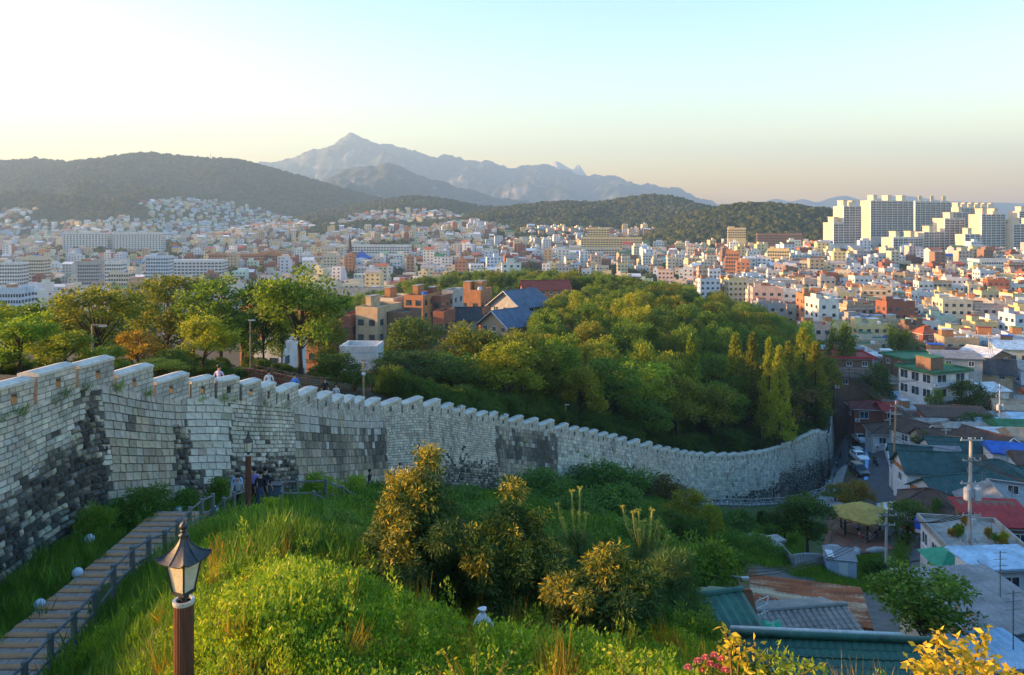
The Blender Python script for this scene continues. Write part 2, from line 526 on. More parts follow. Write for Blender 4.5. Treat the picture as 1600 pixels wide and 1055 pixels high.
def hill(name, label, Y0, prof, front, back, zbase, mat, rough=0.10, rs=0.0022, nx=170, nt=46, ridge_noise=6.0, spur=0.35, expo=1.25, ridged=False):
    pxs = np.array([p[0] for p in prof], float); pys = np.array([p[1] for p in prof], float)
    qx = np.linspace(pxs[0], pxs[-1], nx)
    qy = smooth_interp(qx, pxs, pys)
    V = []
    for i in range(nx):
        u = (qx[i] - CX) / FPX
        x0 = u * Y0
        zr = -(qy[i] - HY) / FPX * Y0
        edge = min(1.0, i / 6, (nx - 1 - i) / 6)
        for j in range(nt):
            t = j / (nt - 1) * 1.45           # 0 front foot, 1 ridge, 1.45 back
            if t <= 1:
                y = Y0 - front * (1 - t)
                f = t ** expo
            else:
                y = Y0 + back * (t - 1) / 0.45
                f = 1 - ((t - 1) / 0.45) ** 1.4
            x = x0
            n = fbm(x, y, rs) if not ridged else noise.ridged_multi_fractal((x * rs, y * rs, 1.7), 0.95, 2.15, 6, 0.95, 2.0) * .55 - .55
            n2 = fbm(x + 900, y, rs * 4, 3)
            span = (zr - zbase)
            mid = max(0.0, math.sin(math.pi * min(t, 1.0))) if t <= 1 else 0.0
            z = zbase + span * f + span * spur * mid * n + span * rough * n2 * (mid + 0.04)
            z += ridge_noise * noise.noise((x * 0.05, y * 0.05, 0)) * (0.3 + 0.7 * mid)
            if ridged: z += (38 * noise.noise((x * 0.0065, y * 0.0065, 4)) + 22 * noise.noise((x * 0.019, y * 0.019, 6))) * min(1.0, f * 1.6) * (Y0 / 7000)
            V.append((x, y, HC + max(z, zbase - 5) if f < 0.03 else HC + z))
    I = np.arange(nx * nt).reshape(nx, nt)
    F = np.stack([I[:-1, :-1], I[1:, :-1], I[1:, 1:], I[:-1, 1:]], -1).reshape(-1, 4)
    o = link(name, mesh_np(name, V, F, mat, smooth=True))
    return tag(o, label, kind="structure")


H1 = hill("hill", "broad wooded hill on the left with houses on its foot", 3000,
          [(-900, 300), (-500, 272), (-250, 262), (0, 253), (50, 250), (100, 252), (150, 249), (190, 243), (225, 239), (270, 243), (330, 248), (370, 250), (400, 257), (440, 268), (500, 285), (560, 302), (620, 318), (700, 336), (760, 352)],
          1600, 900, -55, M_hill, spur=0.22, expo=1.35)
H2 = hill("hill", "low wooded ridge in the middle distance, left of centre", 2300,
          [(430, 362), (480, 338), (560, 322), (620, 311), (660, 309), (700, 314), (740, 322), (800, 327), (860, 338), (940, 356)],
          1000, 500, -50, M_hill, nx=90, spur=0.15)
H3 = hill("hill", "wooded hill with scattered villas, right of centre", 1800,
          [(640, 366), (690, 349), (760, 331), (830, 321), (880, 317), (940, 317), (1000, 308), (1050, 309), (1090, 320), (1140, 330), (1220, 345), (1300, 360)],
          700, 500, -45, M_hill, nx=110, spur=0.15)
H4 = hill("hill", "dark wooded hill beside the apartment towers", 1250,
          [(900, 398), (950, 384), (1010, 362), (1060, 345), (1100, 333), (1150, 324), (1200, 322), (1250, 326), (1290, 330), (1350, 338), (1450, 345), (1600, 350), (1800, 362)],
          330, 400, -45, M_hill, nx=110, spur=0.12)
hill("mountain", "high blue granite mountain with a rocky summit on the skyline", 7300,
     [(150, 330), (250, 296), (330, 268), (400, 257), (450, 247), (480, 240), (500, 232), (520, 228), (538, 217), (550, 211), (565, 215), (580, 224), (600, 226), (630, 231), (650, 237), (668, 243), (690, 244), (720, 247), (745, 252), (760, 250), (790, 262), (830, 257), (850, 258), (880, 265), (915, 276), (935, 272), (960, 275), (990, 287), (1020, 289), (1050, 295), (1090, 311), (1130, 322), (1220, 340)],
     2600, 1200, -50, M_rock, rough=0.13, rs=0.0011, nx=420, nt=120, ridge_noise=14, spur=0.5, ridged=True)
hill("mountain", "darker rocky spur in front of the high mountain", 4300,
     [(440, 322), (480, 304), (510, 286), (530, 270), (560, 259), (590, 257), (607, 253), (640, 268), (680, 282), (720, 295), (760, 305), (820, 315), (900, 325), (980, 340)],
     1500, 700, -50, M_rock, rough=0.12, rs=0.0016, nx=240, nt=90, ridge_noise=9, spur=0.3, ridged=True)
hill("mountain", "pale bare granite peaks behind the ridge, near the centre", 7900,
     [(790, 300), (840, 276), (860, 257), (869, 252), (880, 257), (890, 263), (896, 265), (903, 257), (911, 266), (920, 279), (960, 300)],
     900, 600, 100, M_granite, rough=0.12, rs=0.002, nx=90, nt=40, ridge_noise=10, spur=0.3)
hill("mountain", "faint blue mountain range on the far right horizon", 8300,
     [(1080, 336), (1140, 327), (1190, 316), (1215, 311), (1235, 315), (1255, 311), (1275, 316), (1300, 309), (1322, 306), (1345, 312), (1400, 306), (1480, 314), (1600, 318), (1750, 330)],
     1500, 700, -50, M_rock, rough=0.1, rs=0.001, nx=150, nt=40, ridge_noise=10, spur=0.3)

_bv, _bf = [], []
for o in (ground_o, H1, H2, H3, H4):
    b = len(_bv)
    n = len(o.data.vertices); a = np.empty(n * 3, np.float32); o.data.vertices.foreach_get("co", a)
    _bv.extend(map(tuple, a.reshape(-1, 3)))
    lv = np.empty(len(o.data.loops), np.int32); o.data.loops.foreach_get("vertex_index", lv)
    _bf.extend(map(tuple, (lv.reshape(-1, 4) + b)))
TERRAIN = BVHTree.FromPolygons(_bv, _bf)
_n0 = len(ground_o.data.vertices)
NEARG = BVHTree.FromPolygons(_bv[:_n0], _bf[:len(ground_o.data.polygons)])


def gz(x, y, dz=0.0, bvh=None):
    h = (bvh or TERRAIN).ray_cast(Vector((x, y, 900)), Vector((0, 0, -1)))
    return (h[0].z if h[0] is not None else HC - 50) + dz


def gp(px, Y, dz=0.0):
    x = XU(px, Y)
    return Vector((x, Y, gz(x, Y, dz)))


def zoff(px, Y):
    return gp(px, Y)

# ------------------------------------------------------------------ fortress wall
_pp = np.concatenate([np.linspace(-900, 0, 60, endpoint=False), np.linspace(0, 1302, 700)])
_yy = smooth_interp(_pp, WPX, WYD)
_xx = (_pp - CX) / FPX * _yy
_ss = np.r_[0, np.cumsum(np.hypot(np.diff(_xx), np.diff(_yy)))]
_tz = smooth_interp(_pp, WPX, WTZ) + HC
_bz = smooth_interp(_pp, WPX, WBZ) + HC
_k = np.ones(25) / 25
def _sm(a): return np.convolve(np.pad(a, 12, mode='edge'), _k, mode='valid')
_tzs = _sm(_tz)
PAR_H = 1.06
S_END = _ss[-1]
def s_of(px): return float(np.interp(px, _pp, _ss))
def px_of(s): return float(np.interp(s, _ss, _pp))
def wtop(s): return float(np.interp(s, _ss, _tzs))
def wpar(s): return float(np.interp(s, _ss, _tzs)) - PAR_H
def wbase(s): return float(np.interp(s, _ss, _bz)) - 0.5
def wc(s): return Vector((float(np.interp(s, _ss, _xx)), float(np.interp(s, _ss, _yy)), 0))
def wt(s):
    d = wc(min(s + 0.8, S_END)) - wc(max(s - 0.8, 0)); return d.normalized()
def wn_(s):
    t = wt(s); return Vector((t.y, -t.x, 0))
BATTER = 0.08
def wface(s, f, out=0.0):
    zp, zb = wpar(s), wbase(s)
    z = zb + (zp - zb) * f
    p = wc(s) + wn_(s) * (BATTER * (zp - z) + out)
    p.z = z
    return p


wall_o = thing("fortress_wall", "long grey stone fortress wall with crenellated parapet winding down the hill", "fortress wall", (_xx[400], _yy[400], _bz[400]))
W0 = Vector(wall_o.location)
M_core = plain("old mortar", (0.10, 0.092, 0.08), var=0.4, scale=1.5, rough=0.95, bump=0.4)
M_stone = attr_mat("wall stone", rough=0.9, scale=1.6, var=0.42, bump=0.55, stain=((0.075, 0.068, 0.058), 0.5, 0.555, (1.0, 1.0, 0.45)))
M_cap = plain("pale granite capping", (0.58, 0.53, 0.46), var=0.22, scale=1.2, rough=0.85, bump=0.35, grime=(0.22, 0.20, 0.17))

# the mortar core with its flat top
mb = MB(); NS = 420
for i in range(NS):
    s = S_END * i / (NS - 1)
    a = wface(s, 0, -0.02); m_ = wface(s, 0.5, -0.02); b = wface(s, 1.0, -0.02)
    c = wc(s) - wn_(s) * 1.1; c.z = wpar(s); d = c.copy(); d.z = wpar(s) - 2.5
    mb.v += [tuple(v - W0) for v in (a, m_, b, c, d)]
for i in range(NS - 1):
    for k in range(4):
        mb.f.append((i * 5 + k, (i + 1) * 5 + k, (i + 1) * 5 + k + 1, i * 5 + k + 1)); mb.c.append(None); mb.mi.append(0)
mb.build("wall_core", M_core, wall_o)

STONES = []       # (area on the picture, verts, faces, colour)


def put_stone(s0, s1, f0, f1, kind, proud, jit, bev, joint, colr):
    sm = (s0 + s1) / 2
    H = max(wpar(sm) - wbase(sm), 0.5)
    w = s1 - s0; h = (f1 - f0) * H
    js, jf = joint / 2, joint / 2 / H
    def pt(s, f, out, ds=0.0, dh=0.0):
        return wface(s + ds, f + dh / H, out)
    j = [(U(-jit, jit) * w, U(-jit, jit) * h) for _ in range(4)]
    cs = [(s0 + js, f0 + jf), (s1 - js, f0 + jf), (s1 - js, f1 - jf), (s0 + js, f1 - jf)]
    sg = [(1, 1), (-1, 1), (-1, -1), (1, -1)]
    base = [pt(c[0], c[1], -0.02, q[0], q[1]) for c, q in zip(cs, j)]
    fr = [pt(c[0], c[1], proud + U(-0.012, 0.012), q[0] + g[0] * bev, q[1] + g[1] * bev) for c, q, g in zip(cs, j, sg)]
    vs = base + fr
    fs = [(0, 1, 5, 4), (1, 2, 6, 5), (2, 3, 7, 6), (3, 0, 4, 7)]
    if kind == 'rub':
        ctr = sum(fr, Vector()) / 4 + wn_(sm) * U(0.02, 0.06)
        vs.append(ctr); fs += [(4, 5, 8), (5, 6, 8), (6, 7, 8), (7, 4, 8)]
    else:
        fs.append((4, 5, 6, 7))
    Y = wc(sm).y; px = px_of(sm)
    area = w * h * (FPX / Y) ** 2 if -5 < px < 1310 else 0
    STONES.append((area, vs, fs, colr))


def shade(c, lo=0.75, hi=1.2, tint=0.05):
    k = U(lo, hi)
    return (c[0] * k * U(1 - tint, 1 + tint), c[1] * k, c[2] * k * U(1 - tint, 1 + tint))


C_SMALL = (0.528, 0.470, 0.387); C_NEW = (0.564, 0.529, 0.462); C_MED = (0.549, 0.500, 0.419); C_BROWN = (0.397, 0.338, 0.255); C_BIG = (0.366, 0.312, 0.238); C_DARK = (0.063, 0.060, 0.055); C_RUB = (0.204, 0.180, 0.150)
STRIPS = [(-700, 158, 'small'), (158, 291, 'brown'), (291, 360, 'new'), (360, 457, 'small'), (457, 601, 'big'), (601, 773, 'small'),
          (773, 869, 'bigdark'), (869, 993, 'med'), (993, 1070, 'small'), (1070, 1215, 'med'), (1215, 1302, 'small')]
SIZE = {'small': (0.36, 0.215), 'brown': (0.40, 0.35), 'new': (0.56, 0.34), 'big': (0.55, 0.50), 'bigdark': (0.54, 0.48), 'med': (0.58, 0.37), 'rub': (0.28, 0.24)}


def rubble_line(px, s):
    n = 0.10 * noise.noise((s * 0.6, 0, 0)) + U(-.05, .05)
    if px < 158: return float(np.interp(px, [-300, 0, 60, 110, 140, 158], [0.55, 0.52, 0.6, 0.72, 0.9, 0.75])) + n
    if px < 268: return 0.0
    if px < 292: return 0.78 + n
    if px < 360: return 0.30 + 0.05 * (int(s * 1.3) % 3)
    if px < 457: return 0.50 + n
    if px < 601: return 0
    if px < 690: return 0.22 + n
    if px < 773: return 0.40 + n
    if px < 990: return 0
    if px < 1070: return 0.30 + n
    if px < 1105: return 0.0
    if px < 1215: return (px - 1105) / 110 * 0.38 + n
    return 0.55 + n


for (p0, p1, typ) in STRIPS:
    a, b = s_of(p0), s_of(p1)
    sm = (a + b) / 2
    H = max(wpar(q) - wbase(q) for q in (a, sm, b))
    # rubble first, as its own irregular courses, then the squared stone above it
    for kind in ('rub', typ):
        w0, h0 = SIZE[kind]
        if kind != 'rub' and wc(sm).y > 85: w0, h0 = w0 * 1.15, h0 * 1.15
        nr = max(2, int(round(H / h0)))
        for r in range(nr):
            f0, f1 = r / nr, (r + 1) / nr
            s = a + (U(-0.5, 0) * w0 if kind != 'rub' else U(-0.5, 0) * w0)
            ea = a + (0 if p0 < -600 else 0.55 * noise.noise((f0 * 5.3, p0 * .37, 0))); eb = b + (0 if p1 > 1300 else 0.55 * noise.noise((f0 * 5.3, p1 * .37, 0)))
            s = max(s, ea)
            while s < eb - 0.08:
                w = w0 * (U(0.7, 1.35) if kind in ('small', 'brown') else U(0.55, 1.5) if kind == 'rub' else U(0.8, 1.25))
                e = min(s + w, eb)
                if eb - e < 0.14: e = eb
                c = (s + e) / 2; px = px_of(c)
                rl = rubble_line(px, c)
                isr = (f0 + f1) / 2 < rl
                if (kind == 'rub') == isr:
                    fm = (f0 + f1) / 2
                    if kind == 'rub':
                        dk = 0.36 + 0.9 * noise.noise((c * 0.33, fm * 3.2, 5)) + (0.25 if (p1 <= 158 and fm > 0.28) else 0)
                        dk *= min(1.0, 0.25 + max(0.0, rl - fm) / .22)
                        col = shade(C_DARK, 0.6, 1.6) if U(0, 1) < dk else shade(C_RUB if U(0, 1) < .6 else C_BROWN, 0.7, 1.35, 0.09)
                        put_stone(s, e, f0, f1, 'rub', U(0.02, 0.09), 0.13, 0.04, 0.03, col)
                    else:
                        if kind == 'small':
                            col = shade(C_SMALL, 0.74, 1.22, .07)
                            if rl > .05 and fm - rl < .2 and U(0, 1) < .42 * (1 - (fm - rl) / .2): col = shade(random.choice([C_RUB, C_BROWN, C_DARK]), .8, 1.4)
                        elif kind == 'new':
                            col = shade(C_NEW, 0.92, 1.08, 0.02)
                            if U(0, 1) < 0.04: col = shade((0.42, 0.37, 0.29))
                        elif kind == 'med':
                            col = shade(C_MED, 0.76, 1.18, .07)
                            if U(0, 1) < .06: col = shade(C_BROWN, .8, 1.1)
                        elif kind == 'brown':
                            st = noise.noise((c * 0.5, fm * 3, 9)) + U(-.15, .15)
                            col = shade(C_BROWN, 0.75, 1.25, 0.08) if st < 0.25 else shade(C_DARK, 1.2, 3.0)
                            if fm > 0.78 + .3 * noise.noise((c * .7, 3, 3)) + U(-.05, .05): col = shade((0.42, 0.38, 0.33), .85, 1.15)
                        else:
                            st = 0.9 * noise.noise((c * 0.28, fm * 2.2, 2)) + 0.5 * noise.noise((c * 1.1, fm * 6, 4)) + (0.5 if kind == 'bigdark' else (0.42 if (0.2 < fm < .8 and px > 505) else 0.05)) + U(-.22, .22)
                            q_ = max(0.0, min(1.0, st + 0.1)); q_ = q_ * q_ * (3 - 2 * q_)
                            col = shade(tuple(a * (1 - q_) + b * q_ for a, b in zip(C_BIG, (0.10, 0.092, 0.08))), 0.82, 1.22, 0.08)
                            if U(0, 1) < 0.07: col = shade((0.42, 0.4, 0.36), .8, 1.1)
                            if fm > 0.82 + .35 * noise.noise((c * .6, 1, 3)) + U(-.06, .06) and kind == 'big': col = shade((0.43, 0.40, 0.36), .85, 1.15)
                        put_stone(s, e, f0, f1, kind, U(0.012, 0.045), 0.03, 0.016, 0.022, col)
                s = e

# parapet: merlons with loopholes, level tops stepping down the slope
SLOTS = [-420, -330, -250, -175, -100, -20, 55, 120, 180, 241, 297, 337, 376, 432, 496, 570, 628, 689, 745, 795, 842, 889, 935, 980, 1020, 1062, 1100, 1137, 1167, 1193, 1215, 1230, 1243, 1255, 1265, 1274, 1282, 1288.5, 1293, 1296.5, 1299, 1300.5, 1301.5]
M_merlon = plain("parapet masonry", (0.24, 0.225, 0.20), var=0.3, scale=2.0, rough=0.95, bump=0.4)


def merlon(s0, s1):
    A, B = wc(s0), wc(s1)
    t = (B - A).normalized(); n = Vector((t.y, -t.x, 0)); L = (B - A).length
    sm = (s0 + s1) / 2
    top = wtop(sm) - 0.24 + U(-0.06, 0.06)
    z0a, z0b = wpar(s0) - 0.1, wpar(s1) - 0.1
    th = 0.72
    org = A.copy(); org.z = top
    def q(l, z, d): return Vector((A.x, A.y, 0)) + t * l - n * d + Vector((0, 0, z))
    hw, hh = 0.12, 0.16
    hl = L * U(0.45, 0.55); hz = top - 0.42
    mbm = MB()
    for d in (0.0, th):
        mbm.v += [tuple(q(*p, d) - org) for p in ((0, z0a), (L, z0b), (L, top), (0, top))]
        mbm.v += [tuple(q(*p, d - (0 if d == 0 else 0)) - org) for p in ((hl - hw, hz - hh), (hl + hw, hz - hh), (hl + hw, hz + hh), (hl - hw, hz + hh))]
    fs = []
    for o_ in (0, 8):
        ring = [(0, 1, 5, 4), (1, 2, 6, 5), (2, 3, 7, 6), (3, 0, 4, 7)]
        fs += [tuple(i + o_ for i in (f if o_ == 0 else reversed(f))) for f in ring]
    fs += [(4, 5, 13, 12), (5, 6, 14, 13), (6, 7, 15, 14), (7, 4, 12, 15)]
    fs += [(0, 8, 9, 1), (1, 9, 10, 2), (2, 10, 11, 3), (3, 11, 8, 0)]
    mbm.f = fs; mbm.c = [None] * len(fs); mbm.mi = [0] * len(fs)
    mo = mbm.build("merlon", M_merlon, wall_o, org - W0)
    # capstone: low gabled slab
    ov = 0.07; ct = 0.10; g = 0.09
    poly = [n * ov, n * ov + Vector((0, 0, ct)), -n * th / 2 + Vector((0, 0, ct + g)), -n * (th + ov) + Vector((0, 0, ct)), -n * (th + ov)]
    a_ = t * 0.035; b_ = t * (L - 0.035)
    dz = Vector((0, 0, 0.004))
    recalc(MB().prism(poly, a_ + dz, b_ + dz).build("capstone", M_cap, mo))
    # facing stones
    Y = A.y
    rh = 0.205 if Y < 85 else 0.25
    zlo = min(z0a, z0b); nr = int(math.ceil((top - zlo) / rh))
    for r in range(nr):
        zt = top - r * rh - 0.01; zb = zt - rh + 0.022
        l = 0.0
        while l < L - 0.05:
            e = min(l + U(0.24, 0.5), L)
            if L - e < 0.12: e = L
            zfloor = z0a + (z0b - z0a) * ((l + e) / 2 / L)
            hit = e > hl - hw and l < hl + hw and zt > hz - hh and zb < hz + hh
            segs = [(l, e)]
            if hit:
                segs = [g_ for g_ in ((l, min(e, hl - hw)), (max(l, hl + hw), e)) if g_[1] - g_[0] > 0.06]
                if zt > hz + hh + 0.05 or zb < hz - hh - 0.05: pass
            if zt > zfloor + 0.02:
                for (x0, x1) in segs:
                    pr = U(0.012, 0.035); bv = 0.014
                    x0_, x1_ = x0 + 0.011, x1 - 0.011
                    vs = [q(*p, 0.01) for p in ((x0_, zb), (x1_, zb), (x1_, zt), (x0_, zt))] + \
                         [q(*p, -pr) for p in ((x0_ + bv, zb + bv), (x1_ - bv, zb + bv), (x1_ - bv, zt - bv), (x0_ + bv, zt - bv))]
                    px = px_of(sm)
                    br = 150 < px < 272
                    col = shade((0.45, 0.41, 0.36) if br or 457 < px < 601 else C_SMALL, 0.78, 1.18)
                    STONES.append(((x1 - x0) * rh * (FPX / Y) ** 2 if -5 < px < 1310 else 0, vs,
                                   [(0, 1, 5, 4), (1, 2, 6, 5), (2, 3, 7, 6), (3, 0, 4, 7), (4, 5, 6, 7)], col))
            l = e


for k in range(len(SLOTS) - 1):
    a, b = s_of(SLOTS[k]), s_of(SLOTS[k + 1])
    g = 0.07
    a += g; b -= g
    nb = max(1, int(round((b - a) / (1.7 if SLOTS[k] < 430 else 2.4))))
    for i in range(nb):
        merlon(a + (b - a) * i / nb, a + (b - a) * (i + 1) / nb)

STONES.sort(key=lambda q: -q[0])
for (area, vs, fs, col) in STONES[:300]:
    c = sum(vs, Vector()) / len(vs)
    m1 = MB(); m1.col = col
    m1.add([v - c for v in vs], fs)
    m1.build("stone", M_stone, wall_o, c - W0)
m1 = MB()
for (area, vs, fs, col) in STONES[300:]:
    m1.col = col
    m1.add([v - W0 for v in vs], fs)
m1.build("stonework", M_stone, wall_o, kind="stuff")

# ------------------------------------------------------------------ foliage tools
def unit(n):
    v = rng.normal(size=(n, 3)); return v / np.linalg.norm(v, axis=1, keepdims=True)


def leaf_quads(pos, dirs, L, W, fold=0.25):
    """one kite-shaped leaf per position"""
    n = len(pos)
    d = dirs / np.linalg.norm(dirs, axis=1, keepdims=True)
    r = unit(n)
    s = np.cross(d, r); s /= np.linalg.norm(s, axis=1, keepdims=True) + 1e-9
    nn = np.cross(s, d)
    L = np.broadcast_to(np.asarray(L, float), (n,))[:, None]; W = np.broadcast_to(np.asarray(W, float), (n,))[:, None]
    a = pos; b = pos + d * L * 0.45 + s * W * 0.5 + nn * W * fold; c = pos + d * L; e = pos + d * L * 0.45 - s * W * 0.5 + nn * W * fold
    V = np.stack([a, b, c, e], 1).reshape(-1, 3)
    F = np.arange(4 * n).reshape(n, 4)
    return V, F


def clump_leaves(cent, rad, per, L, W, out=0.7, up=0.15, droop=0.0, lv=0.3):
    n = len(cent)
    rad = np.broadcast_to(np.asarray(rad, float), (n,))
    c = np.repeat(cent, per, 0); r = np.repeat(rad, per)
    o = unit(n * per) * (rng.random(n * per) ** 0.45)[:, None]
    pos = c + o * r[:, None] * np.array([1, 1, 0.75])
    d = o * out + unit(n * per) * 0.6
    d[:, 2] += up - droop
    ls = L * rng.uniform(1 - lv, 1 + lv, n * per)
    return leaf_quads(pos, d, ls, ls * W / L)


def lobe_centres(lobes, n, shell=0.55):
    """points over the shells of several ellipsoids (cx,cy,cz,rx,rz), skipping undersides and insides of neighbours"""
    out = []
    vol = np.array([l[3] ** 2 for l in lobes]); vol = vol / vol.sum()
    while len(out) < n:
        l = lobes[rng.choice(len(lobes), p=vol)]
        v = unit(1)[0]
        if v[2] < -0.55: continue
        r = shell + (1 - shell) * rng.random() ** 0.6
        r *= 1 + 0.18 * noise.noise((v[0] * 2 + l[0], v[1] * 2 + l[1], v[2] * 2))
        p = np.array([l[0] + v[0] * l[3] * r, l[1] + v[1] * l[3] * r, l[2] + v[2] * l[4] * r])
        out.append(p)
    return np.array(out)


def limb_mesh(name, H, tips, mat, r0=0.17, fork=0.3, n=6, lean=0.0, trunks=1):
    mb = MB()
    for k in range(trunks):
        bx, by = (0, 0) if trunks == 1 else (U(-.25, .25), U(-.25, .25))
        topp = Vector((lean + bx * 2, by * 2, H * 0.72))
        pts = [Vector((bx, by, -0.6)), Vector((bx, by, 0.15)), Vector((bx * 1.3 + U(-.15, .15), by * 1.3 + U(-.15, .15), H * fork)), Vector((lean * .6 + U(-.3, .3), U(-.3, .3), H * 0.52)), topp]
        mb.tube(pts, [r0 * 1.35, r0 * 1.1, r0 * 0.8, r0 * 0.5, r0 * 0.18], n + 2)
        for t in tips[k::trunks]:
            t = Vector(t)
            f = U(0.0, 0.75)
            st = pts[2].lerp(pts[4], f * 0.6)
            if t.z < st.z + 0.3: st = pts[1].lerp(pts[2], U(0.7, 1.0))
            mid = st.lerp(t, 0.5) + Vector((U(-.25, .25), U(-.25, .25), U(0.1, 0.5)))
            mb.tube([st, mid, t], [r0 * 0.42, r0 * 0.26, r0 * 0.07], n - 1)
    return mb.mesh(name, mat, smooth=True)


M_bark = plain("tree bark", (0.055, 0.042, 0.032), var=0.4, scale=5, rough=0.95, bump=0.7, stretch=(1, 1, 0.2))
L_GREEN = leaf_mat("leaves green", (0.044, 0.093, 0.012), (0.088, 0.163, 0.019), (0.163, 0.232, 0.026))
L_DARK = leaf_mat("leaves dark green", (0.025, 0.058, 0.012), (0.045, 0.093, 0.016), (0.088, 0.136, 0.022))
L_OLIVE = leaf_mat("leaves olive", (0.060, 0.085, 0.010), (0.125, 0.155, 0.016), (0.215, 0.205, 0.026))
L_YELLOW = leaf_mat("leaves yellow green", (0.103, 0.143, 0.011), (0.196, 0.234, 0.018), (0.299, 0.299, 0.031))
L_ORANGE = leaf_mat("leaves turning orange", (0.120, 0.090, 0.012), (0.240, 0.170, 0.020), (0.340, 0.210, 0.030))
L_BROWN = leaf_mat("leaves brownish", (0.066, 0.052, 0.015), (0.108, 0.086, 0.020), (0.156, 0.117, 0.031))
L_BRIGHT = leaf_mat("leaves bright", (0.083, 0.156, 0.013), (0.154, 0.258, 0.020), (0.286, 0.360, 0.033))


def broad_proto(seed, H=10.0, R=3.6, nlobes=8, ncl=120, per=44, leaf=0.34, airy=False):
    random.seed(seed); global rng; rng = np.random.default_rng(seed)
    lobes = [(0, 0, H * 0.72, R * 0.62, R * 0.6)]
    for k in range(nlobes):
        a = 2 * math.pi * k / nlobes + U(-.3, .3); rr = R * U(0.42, 0.68)
        lobes.append((math.cos(a) * rr, math.sin(a) * rr, H * U(0.30, 0.78), R * U(0.32, 0.48), R * U(0.30, 0.46)))
    cen = lobe_centres(lobes, ncl)
    V, F = clump_leaves(cen, 0.62 if airy else 0.78, per, leaf, leaf * 0.55, up=0.1)
    tips = [cen[i] for i in rng.choice(len(cen), 22 if airy else 14, replace=False)]
    return mesh_np("crown", V, F, L_GREEN), limb_mesh("trunk", H, tips, M_bark, r0=0.2 if not airy else 0.16, fork=0.25)


def cone_proto(seed, H=10.0, R=1.9, ncl=130, per=36, leaf=0.3):
    random.seed(seed); global rng; rng = np.random.default_rng(seed)
    c = []
    for k in range(ncl):
        t = (k + rng.random()) / ncl
        r = R * (1 - t) ** 0.8 * (0.55 + 0.5 * rng.random()) + 0.08
        a = rng.random() * 6.283
        c.append((math.cos(a) * r, math.sin(a) * r, H * (0.14 + 0.84 * t)))
    V, F = clump_leaves(np.array(c), np.linspace(0.62, 0.2, ncl), per, leaf, leaf * 0.4, up=0.7)
    tips = [c[i] for i in range(0, ncl, 9)]
    mb = MB(); mb.tube([(0, 0, -0.6), (0, 0, 0.2), (0.05, 0, H * 0.5), (0, 0, H * 0.95)], [0.22, 0.18, 0.1, 0.02], 7)
    for t in tips: mb.tube([(0, 0, t[2] - 0.35), t], [0.05, 0.015], 4)
    return mesh_np("crown", V, F, L_YELLOW), mb.mesh("trunk", M_bark, True)


def bush_proto(seed, ncl=75, per=62, leaf=0.08, W=0.5, R=1.0):
    random.seed(seed); global rng; rng = np.random.default_rng(seed)
    lobes = [(0, 0, 0.55, 0.7, 0.6)] + [(U(-.5, .5), U(-.5, .5), U(.25, .6), U(.35, .5), U(.35, .5)) for _ in range(5)]
    cen = lobe_centres(lobes, ncl, 0.5)
    V, F = clump_leaves(cen, 0.2, per, leaf, leaf * W, up=0.2)
    mb = MB()
    for i in rng.choice(ncl, 8, replace=False):
        t = cen[i]; mb.tube([(U(-.06, .06), U(-.06, .06), -0.3), (t[0] * .4, t[1] * .4, t[2] * .55), tuple(t)], [0.03, 0.02, 0.006], 4)
    return mesh_np("crown", V, F, L_GREEN), mb.mesh("trunk", M_bark, True)


PB = [broad_proto(101), broad_proto(102, nlobes=7, R=4.0), broad_proto(103, nlobes=9, R=3.3, ncl=110), broad_proto(104, nlobes=6, R=3.8)]
PA = [broad_proto(111, nlobes=9, R=3.9, ncl=125, per=42, airy=True, leaf=0.3), broad_proto(112, nlobes=10, R=3.5, ncl=115, per=42, airy=True, leaf=0.3)]
PC = [cone_proto(121), cone_proto(122, R=1.6)]
PS = [bush_proto(131), bush_proto(132), bush_proto(133, leaf=0.12, W=0.22)]
random.seed(5); rng = np.random.default_rng(5)


def plant(proto, name, label, cat, loc, scale, mat, group=None, rz=None):
    t = thing(name, label, cat, loc, U(0, 6.28) if rz is None else rz, group)
    t.scale = scale if hasattr(scale, '__len__') else (scale,) * 3
    cr = link("crown", proto[0], t)
    cr.material_slots[0].link = 'OBJECT'; cr.material_slots[0].material = mat
    link("trunk", proto[1], t)
    return t


def tree_at(proto, px, ytop, wpx, Y, mat, label, name="tree", cat="tree", group=None, base=None, protoH=10.0, protoW=7.6):
    """a tree whose top stands at photo row ytop and whose crown is wpx wide, rooted in the ground at depth Y"""
    x = XU(px, Y); g = gz(x, Y) if base is None else HC - (base - HY) / FPX * Y
    top = HC - (ytop - HY) / FPX * Y
    h = max(top - g, 0.8)
    w = wpx / FPX * Y
    return plant(proto, name, label, cat, (x, Y, g), (w / protoW, w / protoW, h / protoH), mat, group)


